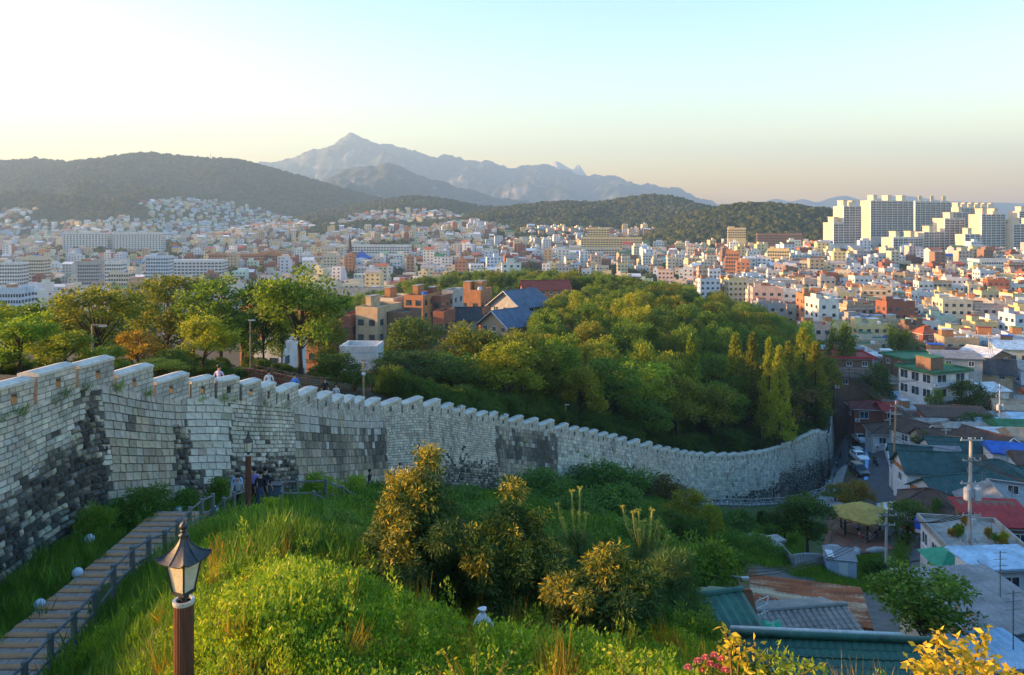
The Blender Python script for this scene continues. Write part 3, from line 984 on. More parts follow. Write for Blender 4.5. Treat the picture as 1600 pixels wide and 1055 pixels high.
def scatter(name, pts, scales, protos, pid=None, tilt=0.0, label=None, kind="stuff", parent=None):
    """real geometry instanced on given points; protos: list of meshes"""
    n = len(pts)
    me = bpy.data.meshes.new(name)
    me.vertices.add(n); me.vertices.foreach_set("co", np.asarray(pts, np.float32).ravel())
    a = me.attributes.new("sc", 'FLOAT_VECTOR', 'POINT')
    s = np.asarray(scales, np.float32)
    if s.ndim == 1: s = np.stack([s, s, s], 1)
    a.data.foreach_set("vector", s.ravel())
    a = me.attributes.new("rv", 'FLOAT_VECTOR', 'POINT')
    rv = np.stack([rng.normal(0, tilt, n), rng.normal(0, tilt, n), rng.uniform(0, 6.283, n)], 1).astype(np.float32)
    a.data.foreach_set("vector", rv.ravel())
    a = me.attributes.new("pid", 'INT', 'POINT')
    a.data.foreach_set("value", (rng.integers(0, len(protos), n) if pid is None else np.asarray(pid)).astype(np.int32))
    o = link(name, me, parent)
    ng = bpy.data.node_groups.new(name + " scatter", 'GeometryNodeTree')
    ng.interface.new_socket("Geometry", in_out='INPUT', socket_type='NodeSocketGeometry')
    ng.interface.new_socket("Geometry", in_out='OUTPUT', socket_type='NodeSocketGeometry')
    N, K = ng.nodes, ng.links
    gi, go = N.new("NodeGroupInput"), N.new("NodeGroupOutput")
    jn = N.new("GeometryNodeJoinGeometry")
    def attr(nm, ty):
        q = N.new("GeometryNodeInputNamedAttribute"); q.data_type = ty; q.inputs['Name'].default_value = nm
        return [x for x in q.outputs if x.enabled and x.name == 'Attribute'][0]
    asc, arv, apid = attr("sc", 'FLOAT_VECTOR'), attr("rv", 'FLOAT_VECTOR'), attr("pid", 'INT')
    for i, pm in enumerate(protos):
        po = bpy.data.objects.new(pm.name + " source", pm)       # source mesh, never placed in the scene itself
        oi = N.new("GeometryNodeObjectInfo"); oi.inputs['Object'].default_value = po; oi.inputs['As Instance'].default_value = True
        cp = N.new("FunctionNodeCompare"); cp.data_type = 'INT'; cp.operation = 'EQUAL'
        ia = [x for x in cp.inputs if x.enabled and x.name in ('A', 'B')]
        K.new(apid, ia[0]); ia[1].default_value = i
        ip = N.new("GeometryNodeInstanceOnPoints")
        K.new(gi.outputs[0], ip.inputs['Points']); K.new(cp.outputs[0], ip.inputs['Selection'])
        K.new(oi.outputs['Geometry'], ip.inputs['Instance'])
        K.new(arv, ip.inputs['Rotation']); K.new(asc, ip.inputs['Scale'])
        K.new(ip.outputs[0], jn.inputs[0])
    K.new(jn.outputs[0], go.inputs[0])
    md = o.modifiers.new("scatter", 'NODES'); md.node_group = ng
    if kind: o["kind"] = kind
    if label: o["label"] = label
    return o


def tuft_mesh(name, n, R, L, W, up, mat, seed, h=0.0):
    global rng
    keep = rng; rng = np.random.default_rng(seed)
    r = R * np.sqrt(rng.random(n)); a = rng.random(n) * 6.283
    pos = np.stack([r * np.cos(a), r * np.sin(a), h * rng.random(n)], 1)
    d = unit(n) * 0.6; d[:, 2] = np.abs(d[:, 2]) + up
    ls = L * rng.uniform(0.6, 1.4, n)
    V, F = leaf_quads(pos, d, ls, ls * W / L, 0.12)
    rng = keep
    return mesh_np(name, V, F, mat)


# ------------------------------------------------------------------ ground plants on the near slope
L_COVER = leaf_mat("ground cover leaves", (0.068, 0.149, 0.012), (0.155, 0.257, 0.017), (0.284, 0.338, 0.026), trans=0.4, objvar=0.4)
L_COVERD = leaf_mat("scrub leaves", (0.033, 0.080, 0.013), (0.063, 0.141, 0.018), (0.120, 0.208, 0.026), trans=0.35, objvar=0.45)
L_AUT = leaf_mat("autumn herb leaves", (0.10, 0.09, 0.012), (0.20, 0.16, 0.02), (0.28, 0.15, 0.03), trans=0.4, objvar=0.4)
L_GRASS = leaf_mat("grass blades", (0.045, 0.104, 0.012), (0.078, 0.168, 0.017), (0.135, 0.216, 0.026), trans=0.3, objvar=0.35)
T_leafy = tuft_mesh("leafy tuft", 130, 0.27, 0.055, 0.030, 0.4, L_COVER, 1, 0.22)
T_leafy2 = tuft_mesh("leafy tuft tall", 130, 0.24, 0.065, 0.026, 0.5, L_COVER, 2, 0.36)
T_aut = tuft_mesh("autumn tuft", 110, 0.25, 0.052, 0.028, 0.4, L_AUT, 3, 0.24)
T_grass = tuft_mesh("grass tuft", 46, 0.22, 0.15, 0.012, 1.3, L_GRASS, 4, 0.03)
T_grassl = tuft_mesh("long grass tuft", 60, 0.3, 0.55, 0.02, 1.0, L_GRASS, 5, 0.05)
T_scrub = tuft_mesh("scrub tuft", 240, 0.6, 0.12, 0.055, 0.5, L_COVERD, 6, 0.7)
T_scrub2 = tuft_mesh("scrub tuft tall", 230, 0.5, 0.17, 0.04, 0.8, L_COVERD, 7, 0.9)

pts, scl, pid = [], [], []
for _ in range(10500):                               # leafy cover on the crest
    x, y = U(-11, 12), U(7.0, 20)
    if x < -10.3 or (x > 5.5 and y > 17): continue
    n = noise.noise((x * 0.45, y * 0.45, 0)); n2 = noise.noise((x * 0.9, y * 0.9, 7))
    short = x < -5.2 - 0.10 * (y - 8) + n * 1.2 and y < 18
    if short: continue
    pts.append((x, y, gz(x, y, -0.03, NEARG))); scl.append(U(0.5, 1.3) * (0.9 + 0.4 * n))
    pid.append(2 if n2 > 0.22 and U(0, 1) < 0.55 else (1 if n > 0.05 else 0))
T_weed = tuft_mesh("tall weed", 70, 0.10, 0.075, 0.03, 0.35, L_COVER, 8, 0.85)
T_weed2 = tuft_mesh("seeding grass", 40, 0.16, 0.6, 0.014, 1.6, L_AUT, 9, 0.1)
for _ in range(620):
    x, y = U(-6.5, 9), U(8.8, 19)
    if noise.noise((x * .5, y * .5, 15)) < -.05: continue
    pts.append((x, y, gz(x, y, -.03, NEARG))); scl.append(U(.5, 1.1)); pid.append(3 if U(0, 1) < .6 else 4)
scatter("ground_cover", pts, scl, [T_leafy, T_leafy2, T_aut, T_weed, T_weed2], pid, 0.15, "bright yellow-green leafy ground cover on the near slope")

pts, scl, pid = [], [], []
for _ in range(16000):                               # mown grass either side of the boarded path
    x, y = U(-18, -3.5), U(11, 36)
    px = x / y * FPX + CX
    if y > float(wall_y(px)) - 0.7: continue
    if -13.45 < x < -11.4 and y < 29.6: continue
    n = noise.noise((x * 0.5, y * 0.5, 11))
    if n > 0.30 and U(0, 1) < 0.8: continue
    if x > -5.0 and y < 15: continue
    pts.append((x, y, gz(x, y, -0.02, NEARG))); scl.append(U(0.7, 1.4)); pid.append(0 if U(0, 1) < 0.97 else 1)
for _ in range(9000):                                # grass banks further down, around the lawn and far path
    y = U(58, 122); px = U(1060, 1420); x = XU(px, y)
    if y > float(wall_y(px)) - 0.8 or (px > 1290 and y > 92): continue
    if 1255 < px < 1400 and 66 < y < 95: continue
    if y > 92 and px < 1300: continue
    pts.append((x, y, gz(x, y, -0.02, NEARG))); scl.append(U(1.4, 2.6)); pid.append(0)
scatter("grass", pts, scl, [T_grass, T_grassl], pid, 0.1, "short green grass beside the path and on the banks")

pts, scl, pid = [], [], []
cnt = 0
while cnt < 9500:                                    # scrub over the shaded slope
    y = math.exp(U(math.log(17), math.log(100))); px = U(300, 1320); x = XU(px, y)
    if U(0, 1) > (y / 60): 
        if U(0, 1) > 0.45: continue
    cnt += 1
    if y > float(wall_y(px)) - 1.2: continue
    if x < -9.2 and y < 36: continue
    if y < 36 and px < 520 and x < -6.5: continue
    if px > 1105 and 24 < y < 60: continue
    if px > 1240 and y > 60: continue
    if px > 1080 and y > 92: continue
    if px > 1150 and y > 84: continue
    if y > float(wall_y(px)) - 13 and U(0, 1) < .5: continue
    kk_ = .45 if y > float(wall_y(px)) - 13 else 1.0
    pts.append((x, y, gz(x, y, -0.05, NEARG))); scl.append(kk_ * U(0.55, 1.3) * (1.0 if y > 34 else 0.55)); pid.append(0 if noise.noise((x * .2, y * .2, 4)) < 0.1 else 1)
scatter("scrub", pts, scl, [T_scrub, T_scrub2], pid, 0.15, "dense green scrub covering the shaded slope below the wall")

# tufts of weeds growing on the wall ledge
pts, scl = [], []
for px in (8, 25, 80, 95, 132, 175, 182, 225, 310, 316, 345, 352, 362, 412, 446, 572, 640, 812, 820, 850, 900, 912, 925, 950, 955, 890, 920):
    s = s_of(px + U(-3, 3)); f = 0.97 if px < 640 else U(0.55, 0.9)
    p = wface(s, f, 0.06); pts.append(tuple(p)); scl.append(U(0.45, 0.9) if px < 640 else U(0.7, 1.2))
scatter("wall_weeds", pts, scl, [T_grassl, T_leafy], None, 0.4, "small green weeds sprouting from the wall joints")

# ------------------------------------------------------------------ trees inside the wall, left
GL = "tall trees behind the wall on the left"
for i, (px, yt, w, Y, pr, mt, lab) in enumerate([
    (470, 414, 150, 72, PB[1], L_GREEN, "large round green tree behind the wall, rightmost of the left trees"),
    (412, 424, 80, 77, PA[0], L_DARK, "slender dark tree just left of the large round tree"),
    (345, 414, 150, 76, PA[1], L_GREEN, "airy spreading tree with bare lower branches behind the wall"),
    (262, 420, 140, 80, PA[0], L_OLIVE, "tall olive tree left of the airy spreading tree"),
    (150, 436, 170, 62, PA[0], L_OLIVE, "broad olive tree with dark forked trunk near the left lamp post"),
    (75, 452, 130, 66, PA[1], L_GREEN, "dark-limbed tree at the left, between two yellow-green trees"),
    (205, 452, 110, 90, PB[2], L_GREEN, "green tree further back between the two olive trees"),
    (318, 488, 104, 54, PB[0], L_YELLOW, "compact yellow-green tree in front of the airy spreading tree"),
    (216, 512, 92, 56, PB[3], L_ORANGE, "small tree with golden orange leaves behind the wall"),
    (30, 486, 130, 43, PB[2], L_BRIGHT, "bright yellow-green tree at the left edge just behind the wall"),
    (105, 512, 110, 42, PB[0], L_YELLOW, "low sunlit yellow tree just behind the wall near the left edge"),
    (-60, 450, 170, 50, PB[1], L_YELLOW, "yellow-green tree cut by the left edge of the picture"),
    (165, 535, 90, 46, PB[2], L_GREEN, "low green tree behind the wall beside the left lamp post"),
    (265, 545, 70, 50, PB[3], L_DARK, "small dark shrub-like tree behind the wall crest"),
    (525, 548, 96, 64, PB[0], L_DARK, "dark bushy tree beside the rail fence inside the wall"),
    (555, 578, 60, 66, PB[3], L_DARK, "low dark bush right of the globe lamp post inside the wall"),
    (20, 470, 120, 88, PB[0], L_GREEN, "round green tree further back at the left edge"),
    (135, 478, 110, 96, PB[3], L_OLIVE, "olive tree further back behind the left lamp post"),
    (300, 462, 120, 98, PB[1], L_DARK, "dark tree behind the airy spreading tree"),
    (380, 470, 90, 100, PB[2], L_GREEN, "green tree filling the gap left of the large round tree"),
    (505, 470, 80, 96, PB[0], L_OLIVE, "olive tree half hidden right of the large round tree"),
    (245, 560, 90, 47, PB[1], L_YELLOW, "low sunlit bushy tree right behind the stepped parapet"),
    (440, 470, 60, 84, PA[1], L_GREEN, "thin tree partly hidden behind the large round tree"),
]):
    tree_at(pr, px, yt, w, Y, mt, lab, group=GL)

# dark domed trees in the middle and the wood on the hill behind the wall
for (px, yt, w, Y, pr, mt, lab) in [
    (655, 546, 150, 86, PB[1], L_DARK, "dark domed tree at the near edge of the wood, behind the wall"),
    (604, 556, 90, 82, PB[0], L_DARK, "dark rounded tree beside the white building"),
    (735, 500, 130, 102, PB[2], L_OLIVE, "olive tree with visible limbs left of the bright wood"),
    (645, 490, 104, 135, PB[3], L_DARK, "dark round tree in front of the brick apartments"),
    (705, 560, 100, 84, PB[2], L_DARK, "dark tree behind the parapet, right of the domed tree"),
    (770, 575, 90, 90, PA[0], L_GREEN, "open green tree with bare trunk behind the parapet"),
    (860, 590, 90, 98, PB[0], L_OLIVE, "golden olive tree near the small lamp post behind the wall"),
    (985, 560, 130, 118, PB[1], L_BRIGHT, "bright green domed tree in the middle of the wood"),
    (905, 572, 100, 112, PB[3], L_YELLOW, "yellow-green tree left of the bright domed tree"),
    (1010, 620, 110, 106, PB[2], L_GREEN, "fresh green tree with thin trunks just behind the low wall"),
    (1200, 585, 150, 136, PB[1], L_BROWN, "brownish flat-topped tree at the dark corner of the wood"),
    (1130, 600, 90, 132, PB[0], L_BROWN, "brown-leaved tree left of the flat-topped brown tree"),
    (1262, 590, 90, 142, PB[2], L_DARK, "dark tree at the right end of the wood above the road"),
    (1140, 668, 60, 119, PB[3], L_DARK, "small dark tree standing alone behind the low wall"),
    (1225, 668, 90, 134, PB[0], L_GREEN, "low round green tree inside the bend of the wall"),
    (1290, 540, 60, 150, PA[1], L_OLIVE, "thin half-bare tree at the right edge of the wood"),
]:
    tree_at(pr, px, yt, w, Y, mt, lab)
for k, (px, yt, Y) in enumerate([(1150, 532, 132), (1176, 528, 136), (1202, 540, 134), (1232, 533, 138), (1256, 520, 141), (1274, 530, 142), (1218, 548, 130), (1080, 532, 128), (1020, 515, 140), (960, 530, 132), (930, 545, 126), (868, 532, 120)]):
    t = tree_at(PC[k % 2], px, yt + U(-12, 8), U(28, 54), Y + U(-6, 6), [L_YELLOW, L_OLIVE, L_YELLOW, L_OLIVE][k % 4] if k < 7 else L_GREEN, ("slim pointed sunlit tree at the right of the wood, " if k < 7 else "slim pointed green tree in the middle of the wood, ") + ["leftmost", "second from left", "third from left", "fifth from left", "sixth from left", "rightmost", "lowest and fourth from left", "rightmost", "second from right", "in the centre", "second from left", "leftmost"][k], name="conical_tree", group="pointed trees at the right of the wood" if k < 7 else "pointed trees in the middle of the wood", protoW=3.4)
random.seed(21); rng = np.random.default_rng(21)
spots = []
tries = 0
while len(spots) < 200 and tries < 9000:
    tries += 1
    Y = math.exp(U(math.log(88), math.log(300)))
    px = U(575, 1292)
    wy = float(wall_y(px))
    if Y < wy + 9: continue
    if Y > 128 and px < 835: continue
    lim = float(np.interp(px, [575, 640, 720, 800, 830, 860, 900, 960, 1060, 1110, 1140, 1180, 1220, 1250, 1285], [575, 560, 535, 515, 492, 462, 446, 436, 440, 438, 455, 470, 490, 505, 530]))
    x = XU(px, Y)
    if any((x - a) ** 2 + (Y - b) ** 2 < (4.6 + Y * 0.006) ** 2 for a, b, _ in spots): continue
    g = gz(x, Y); h = U(8.0, 12.0)
    row = HY - (g + h - HC) / Y * FPX
    if row < lim:
        h2 = HC - (lim + U(0, 14) - HY) / FPX * Y - g
        if h2 < 5: continue
        h = h2
    spots.append((x, Y, (g, h, px)))
ORDW = ['first', 'second', 'third', 'fourth', 'fifth', 'sixth', 'seventh', 'eighth', 'ninth', 'tenth'] + [f"{i}th" for i in range(11, 40)]
rec = []
for (x, Y, (g, h, px)) in spots:
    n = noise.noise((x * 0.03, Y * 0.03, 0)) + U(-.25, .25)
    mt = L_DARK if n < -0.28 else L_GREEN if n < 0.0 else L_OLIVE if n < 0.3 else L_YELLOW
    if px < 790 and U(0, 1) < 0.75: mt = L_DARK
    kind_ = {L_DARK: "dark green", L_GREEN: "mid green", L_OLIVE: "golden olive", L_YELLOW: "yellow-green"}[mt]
    row = int(np.searchsorted([105, 120, 138, 158, 182, 215, 250], Y))
    rec.append((kind_, row, px, x, Y, g, h, mt))
for kind_ in ("dark green", "mid green", "golden olive", "yellow-green"):
    for row in range(8):
        rs = sorted([r for r in rec if r[0] == kind_ and r[1] == row], key=lambda r: r[2])
        for i, (_, _, px, x, Y, g, h, mt) in enumerate(rs):
            w = U(6.5, 9.5)
            rw_ = ["front row", "second row", "third row", "fourth row", "fifth row", "sixth row", "seventh row", "rearmost row"][row]
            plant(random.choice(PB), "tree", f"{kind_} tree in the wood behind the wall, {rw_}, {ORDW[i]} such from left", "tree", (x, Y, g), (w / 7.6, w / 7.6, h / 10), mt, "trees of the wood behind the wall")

# trees and bushes outside the wall
for (px, yt, w, Y, pr, mt, lab, base) in [
    (1072, 762, 84, 62, PB[0], L_OLIVE, "rounded yellow-green small tree on the slope below the wall", None),
    (1110, 785, 50, 60, PB[3], L_YELLOW, "small yellow-green bush beside the rounded slope tree", None),
    (1262, 762, 96, 74, PB[2], L_DARK, "feathery dark tree left of the thatched pavilion", None),
    (1225, 790, 60, 76, PB[1], L_DARK, "low dark tree on the bank left of the feathery tree", None),
    (1338, 750, 60, 100, PB[3], L_ORANGE, "yellow-brown tree behind the thatched pavilion", None),
    (1305, 758, 44, 108, PB[0], L_OLIVE, "small olive tree beside the lower end of the grey footpath", None),
    (1418, 782, 84, 78, PB[1], L_DARK, "dark pine-like tree right of the thatched pavilion", None),
    (1312, 490, 58, 175, PB[0], L_DARK, "dark round tree at the right end of the wood among the roofs", None),
    (1405, 502, 56, 205, PB[2], L_DARK, "dark twin-topped tree among the roofs in the right town", None),
    (1430, 530, 50, 200, PB[1], L_DARK, "broad dark tree in front of the red pyramid roof", None),
    (1370, 562, 52, 160, PB[3], L_DARK, "dark tree beside the stepped grey roofs", None),
    (1262, 495, 40, 190, PB[0], L_BRIGHT, "light green tree poking out at the right of the wood", None),
    (1515, 590, 66, 146, PB[0], L_DARK, "very dark tree in front of the green-roofed two-storey house", None),
    (1462, 605, 34, 146, PB[3], L_GREEN, "small bright tree at the corner of the green-roofed house", None),
    (1535, 645, 72, 132, PB[1], L_DARK, "dark bushy tree among the brown roofs at the right", None),
    (1440, 670, 30, 124, PB[3], L_GREEN, "small green tree in front of the long teal roof", None),
    (1505, 745, 40, 94, PB[2], L_DARK, "dark garden tree beside the long white house", None),
    (1462, 775, 24, 84, PB[0], L_GREEN, "small garden tree below the dark brown roof", None),
]:
    tree_at(pr, px, yt, w, Y, mt, lab, base=base)
for i, (px, yt, w, Y, pr, mt, lab) in enumerate([
    (215, 762, 150, 29.5, PS[2], L_GRASS, "long grassy bush at the foot of the wall on the left"),
    (150, 785, 80, 27.5, PS[2], L_GRASS, "low dark bush at the wall foot, leftmost"),
    (285, 765, 80, 31.5, PS[2], L_GRASS, "grassy bush at the wall foot behind the walkers"),
    (345, 742, 60, 34, PS[0], L_COVERD, "leafy bush against the wall left of the walkers"),
    (425, 775, 60, 29, PS[0], L_COVER, "light green bush in front of the second lamp"),
    (500, 738, 90, 38, PS[2], L_BRIGHT, "bright green grassy mound behind the stair rail"),
    (550, 742, 70, 40, PS[2], L_BRIGHT, "bright grassy bush at the right end of the mound"),
    (400, 800, 110, 25, PS[0], L_COVER, "fresh green shrub below the second lamp"),
    (350, 835, 110, 22, PS[1], L_COVER, "green shrub on the slope right of the near lantern"),
    (475, 820, 90, 24, PS[2], L_GRASS, "tall grassy clump beside the concrete block"),
    (520, 845, 120, 23, PS[0], L_COVERD, "dark green shrub between the concrete block and golden trees"),
    (440, 850, 110, 21, PS[1], L_COVERD, "olive shrub in the middle of the near slope"),
    (1190, 778, 22, 88, PS[0], L_DARK, "small columnar shrub standing alone on the grass bank"),
    (1035, 745, 100, 97, PS[0], L_BROWN, "purplish bare thicket against the far wall"),
    (950, 760, 180, 84, PS[2], L_GRASS, "long dark grass bank along the far wall path"),
    (840, 765, 150, 62, PS[2], L_GRASS, "long grass bank in front of the dark square blocks"),
    (900, 790, 120, 48, PS[1], L_COVERD, "dark shrub on the middle of the shaded slope"),
    (1000, 830, 140, 42, PS[0], L_COVERD, "low shrub below the rounded slope tree"),
    (1150, 800, 90, 75, PS[1], L_COVERD, "dark shrub on the bank below the far path"),
    (1180, 835, 80, 64, PS[0], L_COVERD, "dark shrub above the grey retaining steps"),
    (1120, 870, 120, 46, PS[1], L_COVERD, "scrubby bush above the near village roofs"),
    (1215, 915, 60, 50, PS[0], L_COVER, "white-flecked bush beside the rusty roof"),
    (1375, 870, 60, 66, PS[1], L_COVERD, "bush at the right edge of the small lawn"),
    (850, 850, 110, 33, PS[2], L_COVERD, "grassy shrub behind the middle golden tree"),
    (720, 770, 110, 45, PS[0], L_COVERD, "dark shrub behind the large golden tree"),
    (610, 905, 120, 16.8, PS[1], L_COVERD, "leafy dark shrub at the left foot of the large golden tree"),
    (690, 915, 120, 16.6, PS[0], L_DARK, "dark shrub right under the large golden tree"),
    (765, 905, 110, 17.2, PS[1], L_COVERD, "shrub filling the gap between the two tall golden trees"),
    (850, 895, 120, 17.5, PS[0], L_COVERD, "green shrub right of the middle golden tree"),
    (885, 930, 110, 15.5, PS[1], L_DARK, "dark shrub in front of the two-candled pine"),
    (1010, 935, 120, 16.5, PS[0], L_COVERD, "leafy shrub right of the smallest golden tree"),
    (1080, 950, 130, 18, PS[1], L_COVERD, "wide shrub below the broad dark pine"),
    (930, 830, 130, 28, PS[0], L_COVERD, "mid-slope shrub between the two candled pines"),
    (1090, 840, 150, 36, PS[1], L_COVERD, "wide mid-slope shrub left of the small leaning pole"),
    (1060, 800, 120, 52, PS[0], L_DARK, "dark shrub under the rounded slope tree"),
    (960, 790, 150, 60, PS[1], L_COVERD, "long shrub on the slope below the far lantern"),
    (760, 800, 130, 38, PS[1], L_COVERD, "mid-slope shrub between the tall golden trees, further back"),
    (545, 880, 110, 20, PS[0], L_COVERD, "shrub left of the low evergreen"),
    (560, 810, 110, 31, PS[1], L_COVER, "light shrub beside the lower stair rail"),
    (640, 790, 130, 40, PS[0], L_COVERD, "shrub on the slope behind the largest golden tree"),
]):
    x = XU(px, Y); w = w / FPX * Y; g = gz(x, Y, -0.05)
    h = max(HC - (yt - HY) / FPX * Y - g, w * 0.35)
    h = min(h, w * 1.5)
    plant(pr, "shrub", lab, "shrub", (x, Y, g), (w / 2.0, w / 2.0, h / 1.15), mt)

# golden-topped evergreens in the foreground
L_EVER = leaf_mat("evergreen sprays", (0.022, 0.046, 0.012), (0.042, 0.082, 0.017), (0.080, 0.120, 0.022), trans=0.22, objvar=0.1)
L_SUNLIT = leaf_mat("sunlit gold sprays", (0.18, 0.15, 0.018), (0.30, 0.245, 0.026), (0.44, 0.34, 0.034), trans=0.25, objvar=0.1)  # gold of the low sun put into the leaf colour


def evergreen(px, ytop, ybase, wpx, Y, label, seed, gold=0.5, stems=3, dens=1.0):
    global rng
    random.seed(seed); rng = np.random.default_rng(seed)
    x = XU(px, Y); zb = min(gz(x, Y), HC - (ybase - HY) / FPX * Y + 0.2); H = HC - (ytop - HY) / FPX * Y - zb; R = wpx / FPX * Y / 2
    t = thing("evergreen_tree", label, "tree", (x, Y, zb), 0)
    lobes = [(U(-.1, .1) * R, 0, H * .42, R * .74, H * .32), (U(-.1, .1) * R, 0, H * .66, R * .5, H * .2)]
    for k in range(4):                                     # several leaders of unequal height
        a = U(0, 6.28); rr = R * U(.15, .55); ht = H * (1.0 if k == 0 else U(.62, .9))
        if k == 0: rr *= .3
        for f in (.95, .78, .6):
            lobes.append((math.cos(a) * rr + U(-.1, .1) * R, math.sin(a) * rr, ht * f - .1, R * (.17 + .6 * (1 - f)), H * .1))
    for k in range(10):
        a = U(0, 6.28); lobes.append((math.cos(a) * R * .72, math.sin(a) * R * .72, H * U(.2, .66), R * U(.2, .34), H * U(.06, .11)))
    n = int(280 * dens)
    cen = lobe_centres(lobes, n, 0.3)
    V, F = clump_leaves(cen, 0.22, 84, 0.115, 0.026, out=1.0, up=0.0, droop=0.35)
    link("crown", mesh_np("crown", V, F, L_EVER), t)
    # sunlight painted as gold leaf colour, in patches high on the sunny side
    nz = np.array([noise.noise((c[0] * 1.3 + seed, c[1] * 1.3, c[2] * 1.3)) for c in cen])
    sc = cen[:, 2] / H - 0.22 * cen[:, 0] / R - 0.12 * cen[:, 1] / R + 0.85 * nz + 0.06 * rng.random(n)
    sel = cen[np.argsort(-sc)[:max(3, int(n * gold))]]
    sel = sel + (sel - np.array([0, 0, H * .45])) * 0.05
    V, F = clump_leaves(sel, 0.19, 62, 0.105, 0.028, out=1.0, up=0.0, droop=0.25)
    link("sunlit_sprays", mesh_np("sunlit_sprays", V, F, L_SUNLIT), t)
    link("trunk", limb_mesh("trunk", H, [cen[i] for i in range(0, n, max(1, n // 26))], M_bark, r0=0.07, trunks=stems, fork=0.2), t)
    return t


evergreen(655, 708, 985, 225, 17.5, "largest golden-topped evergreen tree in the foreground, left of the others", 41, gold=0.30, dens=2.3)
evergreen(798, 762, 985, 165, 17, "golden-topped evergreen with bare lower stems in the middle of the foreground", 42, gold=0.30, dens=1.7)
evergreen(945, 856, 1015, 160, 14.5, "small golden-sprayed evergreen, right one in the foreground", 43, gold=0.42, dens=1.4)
evergreen(585, 850, 960, 90, 19, "dark low evergreen shrub at the left foot of the largest golden tree", 44, gold=0.04, dens=0.45)
evergreen(725, 850, 985, 110, 17.8, "dark evergreen between the two large golden trees", 45, gold=0.05, dens=0.6)
evergreen(860, 840, 985, 110, 19, "dark green evergreen between the golden trees on the right", 46, gold=0.05, dens=0.6)

# pines with long needles and upright pale candles
L_NEEDLE = leaf_mat("pine needles", (0.033, 0.072, 0.021), (0.057, 0.112, 0.029), (0.090, 0.152, 0.034), trans=0.15, objvar=0.1)
M_candle = plain("pale pine candle", (0.30, 0.30, 0.07), var=0.3, scale=8, rough=0.9)
L_CANDLE = leaf_mat("candle needles", (0.20, 0.22, 0.035), (0.28, 0.28, 0.05), (0.36, 0.34, 0.07), trans=0.3, objvar=0.1)


def pine(px, ytop, ybase, wpx, Y, label, candles, seed, dens=1.0):
    global rng
    random.seed(seed); rng = np.random.default_rng(seed)
    x = XU(px, Y); zb = min(gz(x, Y), HC - (ybase - HY) / FPX * Y + 0.2); H = HC - (ytop - HY) / FPX * Y - zb; R = wpx / FPX * Y / 2
    t = thing("pine_tree", label, "pine tree", (x, Y, zb), 0)
    c = []
    for k in range(int(90 * dens)):
        f = rng.random(); r = R * (1 - f * .7) * (0.3 + 0.7 * rng.random()); a = rng.random() * 6.283
        c.append((math.cos(a) * r, math.sin(a) * r, H * (0.12 + 0.86 * f)))
    c = np.array(c)
    V, F = clump_leaves(c, 0.16, 70, 0.22, 0.014, out=1.2, up=0.5)
    link("crown", mesh_np("crown", V, F, L_NEEDLE), t)
    mb = MB(); mb.tube([(0, 0, -.5), (0.03, 0, H * .5), (0, 0, H * .98)], [0.09, 0.06, 0.02], 7)
    for q in c[::5]: mb.tube([(0, 0, max(q[2] - .3, 0.1)), tuple(q)], [0.025, 0.008], 4)
    mb.build("trunk", M_bark, t, smooth=True)
    for (cpx, y0, y1) in candles:
        p1 = P(cpx, y0, Y) - t.location; p0 = P(px + (cpx - px) * 0.45, y1, Y) - t.location
        off = Vector((0, U(-.3, .3), 0)); p1 += off; p0 += off * .4
        mid = p0.lerp(p1, 0.45) + Vector(((p1.x - p0.x) * .22, 0, 0))
        ca = MB().tube([p0, mid, p0.lerp(p1, .8) + Vector(((p1.x - p0.x) * .1, 0, 0)), p1], [0.035, 0.03, 0.026, 0.03], 6).build("candle", M_candle, t, smooth=True)
        L = (p1 - p0).length; m = int(60 * L) + 20
        fr = rng.random(m)[:, None]
        pos = np.array(p0) * (1 - fr) + np.array(p1) * fr
        d = unit(m); d[:, 2] = np.abs(d[:, 2]) * .6 + .5
        V1, F1 = leaf_quads(pos, d, 0.11, 0.014)
        pos2 = np.repeat(np.array([p1]), 26, 0); d2 = unit(26); d2[:, 2] = np.abs(d2[:, 2]) * .35
        V2, F2 = leaf_quads(pos2, d2, 0.13, 0.03)
        link("needles", mesh_np("needles", np.r_[V1, V2], np.r_[F1, F2 + len(V1)], L_CANDLE), ca)
    return t


pine(903, 838, 935, 95, 25, "young pine with two tall pale candles in the centre of the slope", [(893, 765, 850), (906, 762, 850), (915, 800, 848), (872, 792, 845), (878, 808, 850)], 51, 0.8)
pine(1005, 850, 960, 120, 24, "young pine crowned with a fan of pale upright candles", [(975, 798, 850), (987, 796, 850), (999, 800, 855), (1019, 797, 860), (1030, 822, 865), (1043, 838, 870), (1008, 820, 860), (995, 825, 862), (1036, 830, 868)], 52, 0.9)
pine(1050, 868, 1010, 150, 20, "broad dark pine without candles right of the golden evergreen", [], 53, 1.5)
random.seed(6); rng = np.random.default_rng(6)

# ------------------------------------------------------------------ lantern lamps
M_iron = plain("dark painted iron", (0.022, 0.026, 0.036), var=0.4, scale=9, rough=0.5, bump=0.1, spec=0.5, grime=(0.06, 0.055, 0.05))
M_lampwood = plain("brown fluted post", (0.115, 0.045, 0.028), var=0.35, scale=6, rough=0.6, bump=0.2, stretch=(1, 1, .15))
M_collar = plain("pale metal collar", (0.55, 0.53, 0.50), var=0.15, scale=5, rough=0.4, metal=0.3)
M_frost = plain("frosted lamp glass", (0.62, 0.57, 0.44), var=0.12, scale=4, rough=0.35, bump=0.05)


